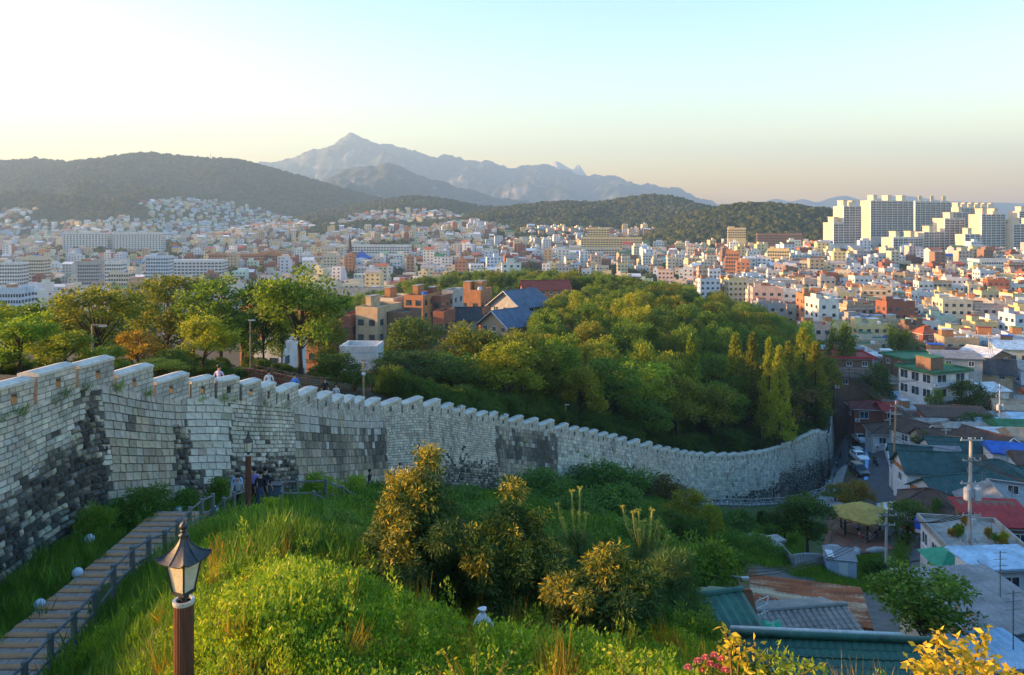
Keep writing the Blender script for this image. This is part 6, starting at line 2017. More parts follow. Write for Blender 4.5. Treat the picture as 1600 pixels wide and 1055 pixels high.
fpp = [(XU(px, Y), Y) for px, Y in [(640, 55), (740, 66), (880, 82), (1000, 95), (1100, 101), (1160, 106), (1215, 111.5), (1250, 116), (1290, 120)]]
strip("path", "narrow grey path at the foot of the far wall", fpp, [1.8] * 9, M_foot, 0.09, 50, 4)
strip("road_marking", "long pale blue parking line beside the parked cars", [(XU(1352, 155), 155), (XU(1355, 136), 136), (XU(1353, 117), 117)], [.5, .5, .5], M_bline, 0.16, 24, 2)
strip("road_marking", "white edge line curving at the far road bend", [(XU(1348, 166), 166), (XU(1368, 158), 158), (XU(1386, 150), 150)], [.35, .35, .35], M_wline, 0.16, 14, 2)
strip("road_marking", "yellow painted patch at the far end of the road", [(XU(1318, 168), 168), (XU(1348, 168), 168)], [3.5, 3.5], M_yline, 0.155, 10, 4)
for k in range(6):
    px = 1372 + k * 5
    strip("road_marking", ["white", "yellow"][k % 2] + " crossing stripe near the pavilion, number " + ["one", "two", "three", "four", "five", "six"][k] + " from the left", [(XU(px, 99.5), 99.5), (XU(px + 3, 95.5), 95.5)], [.42, .42], M_wline if k % 2 == 0 else M_yline, 0.155, 6, 2)

# white retaining wall along the road's right side
rw = thing("retaining_wall", "whitewashed retaining wall along the right side of the road", "wall", gp(1400, 112))
o_ = rw.location
prev = None
for (px, Y) in [(1378, 142), (1384, 132), (1391, 122), (1398, 112), (1404, 103), (1416, 96), (1440, 88), (1465, 82)]:
    p = gp(px, Y)
    if prev is not None:
        a, b = prev, p; d = (b - a); L = d.length
        MB().box((a + b) / 2 - o_ + Vector((0, 0, .55)), (L + .05, .28, 1.5), rz=math.atan2(d.y, d.x)).build("panel", W['white'] if Y > 100 else W['blue'], rw)
    prev = p

# ------------------------------------------------------------------ plaza, pavilion, lawn
M_plaza = plain("red brown paving", (0.20, 0.085, 0.055), var=0.25, scale=1.3, rough=0.95, bump=0.2)
def disc(name, label, poly, mat, dz, n=14):
    """drape a quad patch given by four (px,Y) corners"""
    mb = MB()
    (a, b, c, d) = [Vector((XU(px, Y), Y)) for px, Y in poly]
    for i in range(n + 1):
        for k in range(n + 1):
            u, v = i / n, k / n
            q = a.lerp(b, u).lerp(d.lerp(c, u), v); mb.v.append((q.x, q.y, gz(q.x, q.y, dz, NEARG)))
    for i in range(n):
        for k in range(n):
            mb.f.append((i * (n + 1) + k, (i + 1) * (n + 1) + k, (i + 1) * (n + 1) + k + 1, i * (n + 1) + k + 1)); mb.c.append(None); mb.mi.append(0)
    return tag(mb.build(name, mat), label, kind="structure")
disc("plaza", "red-brown paved plaza around the thatched pavilion", [(1283, 79), (1410, 79), (1404, 97), (1300, 101)], M_plaza, .08)
M_lawn = plain("mown lawn", (0.055, 0.095, 0.022), var=0.3, scale=1.5, rough=0.95, bump=0.4)
disc("lawn", "small rectangular lawn in front of the pavilion", [(1268, 68), (1368, 66), (1376, 78), (1296, 79)], M_lawn, .07)
pts = []; 
for _ in range(2600):
    u, v = U(0, 1), U(0, 1)
    a = Vector((XU(1270, 68), 68)).lerp(Vector((XU(1366, 66), 66)), u); b = Vector((XU(1297, 78.5), 78.5)).lerp(Vector((XU(1374, 77.5), 77.5)), u)
    q = a.lerp(b, v); pts.append((q.x, q.y, gz(q.x, q.y, .05, NEARG)))
scatter("lawn_grass", pts, [U(.6, 1.0) for _ in pts], [T_grass], None, .1, "short grass of the small lawn by the pavilion")
pv_ = gp(1348, 87, .1)
pav = thing("pavilion", "open hexagonal pavilion with yellow thatched roof", "pavilion", pv_, 0.3)
M_thatch = plain("yellow thatch", (0.46, 0.31, 0.075), var=0.3, scale=2.0, rough=0.95, bump=0.7, stretch=(1, 1, .3), grime=(0.34, 0.22, 0.06))
hx = lambda a, r, z: (r / (math.cos(((a + math.pi / 6) % (math.pi / 3)) - math.pi / 6)) * .92, z)
MB().lathe([(2.2, 2.55), (3.35, 2.48), (3.4, 2.7), (1.3, 3.55), (0.1, 3.7)], 6).build("roof", M_thatch, pav)
MB().lathe([(2.7, -.3), (2.7, .42), (2.6, .45)], 24, star=hx).build("deck", M_brownwood, pav)
for k in range(6):
    a = math.pi / 3 * k
    MB().lathe([(.13, .3), (.12, 2.6)], 8, c=(2.4 * math.cos(a), 2.4 * math.sin(a), 0)).build("post", M_bark, pav)
    b = a + math.pi / 3
    if k not in (4,):
        MB().tube([(2.4 * math.cos(a), 2.4 * math.sin(a), .85), (2.4 * math.cos(b), 2.4 * math.sin(b), .85)], .05, 6).build("rail", M_bark, pav)
for i, (dx, dy, rz_, tp__, lg, lab) in enumerate([(-.9, -1.2, 0.5, c_pink, c_red, "person in pink seated at the left of the pavilion"), (.1, -1.3, 0, c_white, c_grey, "person in white seated in the middle of the pavilion"), (1.1, -1.0, -.4, c_black, c_jean, "person in black seated at the right of the pavilion"), (-.2, .9, 2.6, c_lblue, c_black, "person in light blue seated at the back of the pavilion")]):
    person(pv_ + Vector((dx, dy, .45 - .42)), rz_, 1.68, 'sit', tp__, lg, lab)
person(gp(1410, 80, .05), 1.0, 1.7, 'walk', c_blue, c_black, "person in blue beside the dark tree right of the pavilion")
M_boul = plain("pale boulder", (0.42, 0.42, 0.42), var=0.2, scale=2, rough=0.9, bump=0.4)
for i, (px, Y, s, lab) in enumerate([(1302, 80.5, 1.0, "pale flat boulder at the left front corner of the plaza"), (1338, 79.5, 1.1, "grey flat boulder in front of the pavilion"), (1370, 79.2, 1.15, "pale boulder at the right front of the plaza")]):
    random.seed(i + 70)
    q = MB().lathe([(0.1, -.1), (0.75, -.05), (0.85, .15), (0.6, .38), (0.25, .46), (0.02, .47)], 14, star=lambda a, r, z: (r * (1 + .2 * math.sin(2 * a + i) + .1 * math.sin(5 * a)), z))
    o = q.build("boulder", M_boul, None, gp(px, Y, .08), U(0, 3), smooth=True); o.scale = (s, s * .6, s * .8); tag(o, lab, "boulder")
# white and blue shed, fences of grey boards, blue dome
sh = thing("shed", "white shed with blue side and grey sheet roof beside the lawn", "shed", gp(1312, 64), math.radians(-14))
zt = HC - (905 - HY) / FPX * 63 - sh.location.z
MB().b2(-1.15, 1.15, -.9, .9, -.6, 1.75).build("wall", W['blue'], sh); slope((-1.25, -1.0, 1.72), (1.25, -1.0, 1.72), (1.25, 1.0, 2.05), (-1.25, 1.0, 2.05), RF['grey'], "roof_slope", sh, 10, .02, .05)
MB().b2(-1.1, -.55, -1.02, 1.0, 1.93, 1.96).build("white_sheet", RF['white'], sh); MB().b2(-.2, .5, -.94, -.9, .0, 1.5).build("door", M_frame, sh)
bd = gp(1262, 67); dm = thing("parasol", "small round blue parasol beside the grey board fence", "parasol", bd)
MB().lathe([(.7, .55), (.66, .62), (.4, .8), (.05, .9)], 16).build("cover", plain("blue cover", (0.04, 0.25, 0.62), rough=0.6), dm, smooth=True); MB().lathe([(.03, -.2), (.03, .7)], 6).build("pole", M_frame, dm)
M_board = plain("grey board", (0.27, 0.275, 0.28), var=0.25, scale=1.5, rough=0.85, bump=0.3, grime=(0.17, 0.165, 0.16))
def board_fence(label, a, b, h, w=.32, name="board_fence"):
    a, b = Vector(a), Vector(b); t = thing(name, label, "fence", a)
    d = (b - a); n = max(2, int(d.xy.length / w)); rz_ = math.atan2(d.y, d.x)
    for i in range(n):
        p = a.lerp(b, (i + .5) / n); p.z = gz(p.x, p.y)
        MB().box((0, 0, h / 2 - .2), (w - .02, .05 + .03 * (i % 2), h + .4)).build("board", M_board, t, p - a, rz_)
board_fence("grey board fence along the left side of the lawn", gp(1238, 60), gp(1292, 66), 1.15)
board_fence("grey board fence above the stepped retaining slabs", gp(1168, 66), gp(1212, 72), 1.1)
board_fence("low board fence below the feathery dark tree", gp(1212, 66), gp(1240, 60), 1.0)
sl = thing("slab_terrace", "stepped concrete slabs in the scrub left of the lawn", "terrace", gp(1195, 63))
for k in range(3): MB().box((k * .9, k * 1.0, .25 - k * .05), (2.6, 1.3, .22)).build("slab", M_conc, sl, None, .3)

# ------------------------------------------------------------------ vehicles
M_tyre = plain("tyre rubber", (0.015, 0.015, 0.016), var=0.2, scale=8, rough=0.9)
M_rim = plain("wheel rim", (0.45, 0.46, 0.48), var=0.1, scale=8, rough=0.35, metal=0.7)
M_tail = plain("red tail lamp", (0.45, 0.02, 0.015), var=0.1, scale=8, rough=0.3)
M_head = plain("clear head lamp", (0.7, 0.72, 0.75), var=0.05, scale=8, rough=0.15)
def paint(n, c): return plain("car paint " + n, c, var=0.06, scale=2, rough=0.28, bump=0.0, spec=0.6)


def car(label, loc, rz, pm, suv=False, L=4.5, Wd=1.8, taxi=False):
    t = thing("parked_car", label, "car", loc, rz)
    H = 1.68 if suv else 1.45
    st = [(-L / 2, .45, .72, .78, .8), (-L / 2 + .08, .3, .88, .9, .9), (-L / 2 + .9, .26, .98, 1.0, 1.0), (-L / 2 + 1.25, .26, 1.0, 1.02, 1.0), (-L / 2 + 1.95, .26, 1.02, H - .03, 1.0), (-L / 2 + 2.6, .26, 1.03, H, 1.0),
          (L / 2 - 1.05 if not suv else L / 2 - .55, .26, 1.05, H - .04, 1.0), (L / 2 - .45 if not suv else L / 2 - .16, .26, 1.06, 1.1, .98), (L / 2 - .06, .3, .95, 1.0, .92), (L / 2, .45, .75, .8, .84)]
    mb = MB()
    for (y, zb, zm, zt, wf) in st:
        w = Wd / 2 * wf; tw = w * (.97 if zt - zm < .1 else .76)
        for p in ((-w * .92, y, zb), (-w, y, zb + .22), (-w * .99, y, zm), (-tw, y, zt), (-tw * .5, y, zt + .015), (tw * .5, y, zt + .015), (tw, y, zt), (w * .99, y, zm), (w, y, zb + .22), (w * .92, y, zb)): mb.v.append(p)
    n = 10
    for i in range(len(st) - 1):
        for k in range(n):
            a = i * n + k; b = i * n + (k + 1) % n; mb.f.append((a, b, b + n, a + n)); mb.c.append(None); mb.mi.append(0)
    mb.f += [tuple(range(n)), tuple(reversed(range((len(st) - 1) * n, len(st) * n)))]; mb.c += [None] * 2; mb.mi += [0] * 2
    recalc(mb.build("body", pm, t))
    w = Wd / 2
    def pane(nm, q):
        recalc(MB().add(q, [(0, 1, 2, 3)]).build(nm, G_pane, t))
    s4, s5, s6, s7 = st[3], st[4], st[6], st[7]
    pane("windscreen", [(-w * .86, s4[0] + .04, 1.05), (w * .86, s4[0] + .04, 1.05), (w * .70, s5[0] - .03, H + .0), (-w * .70, s5[0] - .03, H + .0)])
    pane("rear_window", [(w * .84, s7[0] + .03, 1.12), (-w * .84, s7[0] + .03, 1.12), (-w * .70, s6[0] + .03, H - .03), (w * .70, s6[0] + .03, H - .03)])
    for s in (-1, 1):
        ym = (s5[0] + s6[0]) / 2
        for (a, b, c, d) in ((s4[0] + .35, ym - .04, ym - .04, s5[0] + .05), (ym + .04, s7[0] - .12, s6[0] - .05, ym + .04)):
            pane("side_window", [(s * (w * .985 + .006), a, 1.08), (s * (w * .985 + .006), b, 1.08), (s * (w * .79 + .006), c, H - .1), (s * (w * .79 + .006), d, H - .1)])
        MB().box((s * (w + .1), s4[0] + .35, 1.08), (.2, .12, .13)).build("mirror", pm, t)
        MB().box((s * w * .68, -L / 2 + .035, .74), (.36, .07, .14)).build("headlight", M_head, t)
        MB().box((s * w * .74, L / 2 - .03, .86), (.3, .07, .16)).build("tail_light", M_tail, t)
        for yy in (-L / 2 + .85, L / 2 - .85):
            wo = MB().cyl((s * (w - .2), yy, .32), (s * (w + .01), yy, .32), .32, n=16).build("wheel", M_tyre, t)
            MB().cyl((s * (w - .1), yy, .32), (s * (w + .018), yy, .32), .2, n=12).build("rim", M_rim, wo)
    MB().box((0, L / 2 + .004, .72), (.5, .012, .13)).build("number_plate", M_frame, t)
    if taxi: MB().box((0, 0, H + .1), (.5, .22, .16), taper=.8).build("roof_sign", M_head, t)
    return t


c1, c2, c3 = paint("white", (0.72, 0.73, 0.75)), paint("black", (0.018, 0.02, 0.024)), paint("orange", (0.62, 0.09, 0.02))
car("white parked car farthest up the road", gp(1344, 150, .12), -0.06, c1)
car("white parked car second from the far end of the row", gp(1343, 139, .12), -0.04, c1, suv=True)
car("white parked car just behind the dark car", gp(1343, 130.5, .12), -0.02, c1)
car("dark parked car nearest in the row by the blue line", gp(1342, 121, .12), 0.0, c2, suv=True)
car("orange taxi with white roof sign near the utility pole", gp(1449, 80, .12), 0.85, c3, taxi=True)
tk = thing("truck", "small white truck under a bright blue cover", "truck", gp(1472, 75, .12), 0.8)
MB().b2(-.85, .85, -2.2, -.9, .5, 1.9).build("cab", c1, tk); MB().b2(-.78, .78, -2.23, -2.205, 1.15, 1.75).build("windscreen", G_pane, tk); MB().b2(-.85, .85, -.85, 2.2, .6, .95).build("bed", c1, tk)
recalc(MB().prism([Vector((-.88, 0, .96)), Vector((-.88, 0, 1.75)), Vector((-.4, 0, 2.1)), Vector((.4, 0, 2.1)), Vector((.88, 0, 1.75)), Vector((.88, 0, .96))], (0, -.84, 0), (0, 2.22, 0)).build("cover", plain("blue truck cover", (0.02, 0.10, 0.62), rough=0.5), tk))
for s in (-1, 1):
    for yy in (-1.55, 1.3):
        wo = MB().cyl((s * .62, yy, .3), (s * .87, yy, .3), .3, n=14).build("wheel", M_tyre, tk); MB().cyl((s * .8, yy, .3), (s * .88, yy, .3), .17, n=10).build("rim", M_rim, wo)
    MB().box((s * .6, -2.22, .8), (.25, .05, .15)).build("headlight", M_head, tk)


def scooter(label, loc, rz, top, rlabel):
    t = thing("motor_scooter", label, "scooter", loc, rz)
    for yy in (-.62, .6):
        wo = MB().lathe([(.12, -.05), (.25, -.06), (.27, 0), (.25, .06), (.12, .05)], 16).build("wheel", M_tyre, t, (0, yy, .27)); wo.rotation_euler = (0, math.pi / 2, 0)
    MB().tube([(0, -.6, .35), (0, -.45, .95), (0, -.4, 1.02)], .035, 6).build("fork", M_iron, t); MB().tube([(-.3, -.35, 1.04), (0, -.42, 1.02), (.3, -.35, 1.04)], .02, 6).build("handlebar", M_iron, t)
    recalc(MB().prism([Vector((0, -.4, .3)), Vector((0, .7, .35)), Vector((0, .75, .75)), Vector((0, .05, .72)), Vector((0, -.1, .42)), Vector((0, -.4, .5))], (-.14, 0, 0), (.14, 0, 0)).build("body", c2, t)); MB().box((0, .38, .78), (.27, .7, .09)).build("seat", M_tyre, t)
    person(Vector(loc) + Vector((0, .3 * math.cos(rz), .30)), rz, 1.7, 'sit', top, c_black, rlabel)
scooter("black scooter riding down the middle of the road", gp(1368, 124, .12), 0.0, c_black, "rider in black on the scooter in the middle of the road")
scooter("dark scooter at the far end of the parked cars", gp(1336, 160, .12), 0.1, c_lblue, "rider in pale blue on the scooter beyond the parked cars")

# ------------------------------------------------------------------ utility poles and wires
M_concp = plain("concrete pole", (0.42, 0.40, 0.37), var=0.15, scale=2, rough=0.9, bump=0.2)
M_woodp = plain("orange brown pole", (0.40, 0.24, 0.13), var=0.2, scale=2, rough=0.85, bump=0.2)
M_trans = plain("transformer grey", (0.48, 0.49, 0.50), var=0.12, scale=3, rough=0.5)
M_wire = plain("black cable", (0.012, 0.012, 0.014), var=0.1, scale=3, rough=0.6)
POLE = {}


def upole(key, label, px, ytop, Y, mat, arms=(0.04,), trans=False, r=0.15, lean=0.0, lamp=False):
    p = P(px, ytop, Y); g = gz(p.x, p.y); h = p.z - g
    t = thing("utility_pole", label, "utility pole", (p.x, p.y, g))
    MB().tube([(-lean, 0, -.5), (0, 0, h)], [r, r * .62], 12).build("pole", mat, t)
    tops = []
    for k, f in enumerate(arms):
        z = h - f * h - .15
        am = MB().box((0, -.12, z), (1.7 - .3 * (k % 2), .09, .09)).build("crossarm", M_concp, t)
        for s in (-.75, -.25, .25, .75):
            MB().lathe([(.03, 0), (.05, .03), (.03, .07), (.05, .1), (.02, .15)], 8, c=(s * (1 - .15 * (k % 2)), -.12, z + .05)).build("insulator", M_collar, am, smooth=True)
        tops.append([Vector((p.x + s, p.y - .12, g + z + .2)) for s in (-.72, -.25, .25, .72)])
    if trans:
        for s in (-1, 1):
            tr = MB().lathe([(.02, -.5), (.26, -.48), (.27, .35), (.2, .45), (.02, .47)], 14, c=(s * .38, -.2, h * .62)).build("transformer", M_trans, t, smooth=False)
            MB().lathe([(.03, .47), (.05, .55), (.03, .65)], 8, c=(s * .38, -.2, h * .62)).build("bushing", M_collar, tr)
        MB().box((.1, -.2, h * .42), (.3, .25, .5)).build("junction_box", M_trans, t)
    if lamp:
        MB().tube([(0, 0, h * .8), (.5, -.2, h * .86), (.9, -.3, h * .84)], .03, 6).build("lamp_arm", M_trans, t); MB().box((1.0, -.3, h * .83), (.35, .16, .1)).build("lamp_head", M_collar, t)
    POLE[key] = (tops, Vector((p.x, p.y, g)), h)


upole('a', "tall concrete utility pole with transformers and many arms at the right", 1517, 684, 58, M_concp, (0.0, .14, .3, .52, .7), True, 0.17, lean=.15)
upole('b', "orange-brown leaning utility pole beside the road wall", 1400, 626, 108, M_woodp, (0.05, .14, .4), False, 0.17, lean=.5)
upole('c', "pale double-armed concrete pole in front of the pavilion", 1385, 800, 66, M_concp, (0.02, .16), False, 0.16)
upole('d', "dark thin utility pole at the edge of the wood above the road", 1327, 575, 148, M_iron, (0.03,), False, 0.13)
upole('e', "small leaning grey pole with lamp above the village roofs", 1128, 888, 36, M_greywood, (), False, 0.09, lean=.25, lamp=True)
upole('f', "thin pole behind the leaning brown pole", 1391, 640, 132, M_concp, (0.05,), False, 0.13)
upole('h', "slim concrete pole among the teal roofs", 1478, 655, 118, M_concp, (0.05, .2), False, 0.13)
upole('i', "slim concrete pole near the right edge above the brown gable", 1562, 600, 130, M_concp, (0.05, .2), True, 0.14)
upole('j', "brown pole in the middle of the right town", 1420, 520, 205, M_woodp, (0.05,), False, 0.15)
upole('k', "grey pole right of the green-roofed two-storey house", 1545, 520, 190, M_concp, (0.05,), False, 0.15)
upole('g', "concrete pole standing among the village roofs left of centre", 1447, 588, 152, M_concp, (0.06,), False, 0.12)


def wire(label, a, b, sag=.8, r=0.014, n=14):
    r *= 2.1
    a, b = Vector(a), Vector(b)
    pts = [a.lerp(b, i / n) - Vector((0, 0, sag * 4 * (i / n) * (1 - i / n))) for i in range(n + 1)]
    o = MB().tube([q - a for q in pts], r, 5).build("overhead_wire", M_wire, None, a)
    return tag(o, label, "wire", "overhead wires over the village")


def T(key, arm, i): return POLE[key][0][arm][i]
for i in range(4):
    wire("wire between the transformer pole and brown leaning pole, " + ["leftmost", "second", "third", "rightmost"][i] + " strand", T('a', 0, i), T('b', 0, i), 1.0 + .1 * i)
    wire("overhead wire leaving the transformer pole to the right, " + ["leftmost", "second", "third", "rightmost"][i] + " strand", T('a', 1, i), P(1760, 760 + i * 8, 50), .9)
    wire("overhead wire from the brown pole to the dark pole by the wood, " + ["leftmost", "second", "third", "rightmost"][i] + " strand", T('b', 0, i), T('d', 0, i), .9, .016)
for (a_, b_, nm) in (('h', 'i', "from the teal roofs to the right edge"), ('b', 'h', "from the brown leaning pole to the teal roofs"), ('g', 'j', "up into the right town"), ('i', 'k', "behind the two-storey house"), ('d', 'g', "from the dark pole to the village roofs")):
    for i in range(3): wire("wire running " + nm + ", " + ["left", "middle", "right"][i] + " strand", T(a_, 0, i), T(b_, 0, i), 1.0 + .2 * i, .016)
for i in range(3):
    wire("lower cable from the transformer pole to the pale double-armed pole, " + ["left", "middle", "right"][i] + " strand", T('a', 3, i), T('c', 0, i), .8)
    wire("cable from the brown pole towards the village roofs, " + ["left", "middle", "right"][i] + " strand", T('b', 2, i), P(1540 + i * 25, 730 - i * 22, 95 + i * 10), .7, .016)
    wire("cable from the pale double-armed pole to the small leaning pole, " + ["left", "middle", "right"][i] + " strand", T('c', 1, i), POLE['e'][1] + Vector((0, 0, POLE['e'][2] - .2 * i)), 1.2, .01)
    wire("low service cable crossing towards the lower right corner, " + ["left", "middle", "right"][i] + " strand", T('a', 4, i), P(1620, 960 + 30 * i, 34), .5, .01)
# persimmon tree with fruit
pt = tree_at(PB[2], 1445, 872, 185, 30, L_COVERD, "leafy persimmon tree with a few orange fruits right of the rusty roof", base=1035)
pt.rotation_euler = (0, 0, 0)
M_fruit = plain("orange fruit", (0.75, 0.17, 0.03), var=0.1, scale=5, rough=0.4)
fr_me = MB().lathe([(.01, -.05)] + [(.06 * math.sin(math.pi * i / 6), -.05 * math.cos(math.pi * i / 6)) for i in range(1, 6)] + [(.01, .05)], 10).mesh("fruit", M_fruit, True)
for k in range(14):
    a = U(3.7, 5.7); q = link("fruit", fr_me, pt, (2.8 * math.cos(a), 2.8 * math.sin(a), U(4.2, 7.4))); q.scale = (1.6, 1.6, 1.6)

# ------------------------------------------------------------------ town buildings
WCOL = {'white': 'white', 'cream': 'cream', 'grey': 'grey', 'brick': 'red brick', 'brown': 'brown brick', 'blue': 'pale blue', 'tan': 'tan', 'orange': 'orange brick', 'yellow': 'pale yellow', 'pink': 'pale pink', 'mint': 'pale mint'}
RCOL = {'green': 'green', 'grey': 'grey', 'white': 'white', 'concrete': 'concrete', 'blue': 'blue', 'ltgreen': 'light green', 'terra': 'orange', 'brown': 'brown', 'red': 'red', 'lblue': 'pale blue', 'tan': 'tan', 'dark': 'dark'}
NUM = ['no', 'one', 'two', 'three', 'four', 'five', 'six', 'seven', 'eight', 'nine', 'ten', 'eleven', 'twelve']


def win_quads(mb, w, d, h, fl, nf, ns, ww=1.3, wh=1.2, z0=1.5, sides=('f', 'l', 'r'), frac=1.0, fh=2.9):
    e = 0.035
    for f in range(fl):
        z = z0 + f * fh
        if z + wh / 2 > h - .25: break
        for sd in sides:
            n = nf if sd in 'fb' else ns
            L = w if sd in 'fb' else d
            for k in range(n):
                if U(0, 1) > frac: continue
                c = -L / 2 + L * (k + .5) / n; a = min(ww, L / n * .72) / 2
                q = [(c - a, z - wh / 2), (c + a, z - wh / 2), (c + a, z + wh / 2), (c - a, z + wh / 2)]
                if sd == 'f': mb.add([(x, -e, zz) for x, zz in q], [(0, 1, 2, 3)])
                elif sd == 'l': mb.add([(-w / 2 - e, d / 2 - x, zz) for x, zz in q], [(0, 1, 2, 3)])
                elif sd == 'r': mb.add([(w / 2 + e, d / 2 + x, zz) for x, zz in q], [(0, 1, 2, 3)])


def bldg(label, cx, cy, zg, w, d, h, rz, wall, roof, cat="house", name="house", fl=None, nf=None, ns=None, pent=0, group=None, ww=1.3, wh=1.2, gable=False, band=False):
    t = thing(name, label, cat, (cx, cy, zg), rz, group)
    wm = W[wall] if isinstance(wall, str) else wall; rm = RF[roof] if isinstance(roof, str) else roof
    dn = max(3.0, zg - gz(cx, cy) + 2.5, zg - gz(cx, cy + d) + 2.5)
    fl = fl or max(1, int(h / 2.9)); nf = nf or max(2, int(w / 2.6)); ns = ns or max(2, int(d / 2.8))
    if gable:
        MB().b2(-w / 2, w / 2, 0, d, -dn, h).build("wall", wm, t)
        rise = min(w, d) * .22
        r = MB().prism([Vector((0, -.5, 0)), Vector((0, d / 2, rise)), Vector((0, d + .5, 0)), Vector((0, d + .5, -.15)), Vector((0, -.5, -.15))], (-w / 2 - .4, 0, h + .16), (w / 2 + .4, 0, h + .16)).build("roof", rm, t); recalc(r)
    else:
        MB().b2(-w / 2, w / 2, 0, d, -dn, h).build("wall", wm, t)
        r = MB().b2(-w / 2 + .25, w / 2 - .25, .25, d - .25, h + .004, h + .1).build("roof", rm, t)
        m = MB()
        for (x0, x1, y0, y1) in ((-w / 2 - .03, w / 2 + .03, -.03, .22), (-w / 2 - .03, w / 2 + .03, d - .22, d + .03), (-w / 2 - .03, -w / 2 + .22, .224, d - .224), (w / 2 - .22, w / 2 + .03, .224, d - .224)): m.b2(x0, x1, y0, y1, h + .004, h + .8)
        o = m.build("parapet", wm, r); o["kind"] = "stuff"
        for k in range(pent):
            pw, pd, ph = U(.22, .36) * w, U(.25, .4) * d, U(1.8, 2.7)
            x = (-w * .28 if k == 0 else w * .22) + U(-.05, .05) * w; y = d * U(.4, .6)
            q = MB().b2(x - pw / 2, x + pw / 2, y - pd / 2, y + pd / 2, h + .101, h + ph).build("penthouse", wm if U(0, 1) < .6 else W['orange'], t)
            MB().b2(x - pw / 2 - .12, x + pw / 2 + .12, y - pd / 2 - .12, y + pd / 2 + .12, h + ph + .004, h + ph + .16).build("penthouse_roof", rm, q)
        if U(0, 1) < .35 and not pent == 0:
            MB().lathe([(.02, h + .1), (.65, h + .1), (.65, h + 1.2), (.4, h + 1.4), (.02, h + 1.45)], 12, c=(w * .3, d * .3, 0)).build("water_tank", RF[random.choice(['blue', 'terra', 'white', 'lblue'])], t)
    if band:
        m = MB()
        for f in range(fl): m.b2(-w / 2 - .12, w / 2 + .12, -.12, d, 2.55 + f * 2.9, 2.85 + f * 2.9) if 2.9 + f * 2.9 < h else None
        if m.f: m.build("floor_bands", RF['white'], t, kind="stuff")
    m = MB(); win_quads(m, w, d, h, fl, nf, ns, ww, wh)
    if m.f: m.build("windows", G_pane, t, kind="stuff")
    return t


def block(label, px0, px1, ytop, Y, d, rz, wall, roof, cat="building", name="building", base=None, **k):
    """a building placed by its photo columns and roof row"""
    w = (px1 - px0) / FPX * Y; cx = XU((px0 + px1) / 2, Y)
    zt = HC - (ytop - HY) / FPX * Y
    zg = gz(cx, Y + d / 2) if base is None else HC - (base - HY) / FPX * Y
    return bldg(label, cx, Y, zg, w, d, max(zt - zg, 3), rz, wall, roof, cat, name, **k)


random.seed(31); rng = np.random.default_rng(31)
BUSY = []
def busy(x, y, r): BUSY.append((x, y, r))

# --- buildings just beyond the park
block("white windowed building with green awning behind the dark domed tree", 530, 588, 550, 104, 4.5, -.05, 'white', 'white', base=605, fl=2, nf=3)
brick = [("tall tan brick apartment block left of the brick cluster", 553, 592, 486, 150, 10, .35, 'tan', 'concrete', 5, 1), ("cream and grey apartment block behind the tan brick block", 582, 616, 471, 170, 10, .3, 'cream', 'concrete', 5, 1),
         ("brown brick apartment with dark flat roof below the cream block", 604, 634, 494, 152, 8, .3, 'brown', 'grey', 4, 0), ("orange brick apartment block with stair tower in the cluster", 630, 662, 467, 168, 10, .3, 'orange', 'concrete', 4, 1),
         ("red brick apartment block in the middle of the cluster", 660, 690, 468, 172, 9, .25, 'brick', 'concrete', 5, 1), ("grey concrete stair tower of the brick cluster", 690, 708, 459, 178, 8, .25, 'grey', 'concrete', 5, 0),
         ("red brick chapel-like block in front of the blue tiled roofs", 676, 694, 493, 150, 6, .3, 'brick', 'terra', 4, 0), ("orange brick house with flat roof behind the blue tiled hall", 716, 752, 458, 195, 9, .3, 'orange', 'concrete', 3, 2),
         ("small brick house at the left end of the brick cluster", 527, 548, 498, 150, 7, .3, 'brick', 'grey', 3, 0), ("reddish apartment half hidden by the large round tree", 455, 500, 492, 150, 9, .3, 'orange', 'grey', 4, 1),
         ("orange apartment behind the airy tree", 372, 412, 486, 140, 9, .3, 'orange', 'terra', 4, 1), ("white house behind the airy spreading tree", 395, 440, 545, 110, 8, .2, 'white', 'grey', 2, 0)]
for (lab, a, b, yt, Y, d, rz, wl_, rf, fl, pn) in brick:
    block(lab, a, b, yt, Y, d, -rz, wl_, rf, "apartment building", "apartment_building", base=yt + 100, fl=9, pent=pn)
M_navy = RF['navy']
house("large hall with blue tiled gable roof and white ridges, upper one", 790, 476, 188, 9.5, 11, 3.3, math.radians(-40), 'grey', M_navy, 'gy', over=1.0, ribs=22, nf=3, nl=4, nr=4, zb=HC - 32, ww=1.6)
house("lower hall with blue tiled roof in front of the large hall", 772, 506, 172, 8.2, 10, 2.9, math.radians(-42), 'tan', M_navy, 'gy', over=1.0, ribs=22, nf=3, nl=4, nr=4, zb=HC - 32)
house("low wing with dark blue tiled roof left of the halls", 722, 496, 176, 7.5, 6, 1.9, math.radians(4), 'cream', 'dark', 'gx', over=.9, ribs=20, nf=2, nl=1, nr=1, zb=HC - 32)
house("long red brick building with maroon roof behind the blue halls", 855, 452, 258, 16, 9, 2.6, math.radians(6), 'orange', roof_m("maroon", (0.14, 0.035, 0.03)), 'gx', over=.6, nf=6, nl=2, nr=1, zb=HC - 38, ribs=20)
house("long low building with tan gable roof left of the wooded ridge", 568, 462, 300, 20, 12, 2.6, math.radians(10), 'tan', 'tan', 'gx', over=.6, nf=5, nl=2, nr=1, zb=HC - 42, ribs=20)

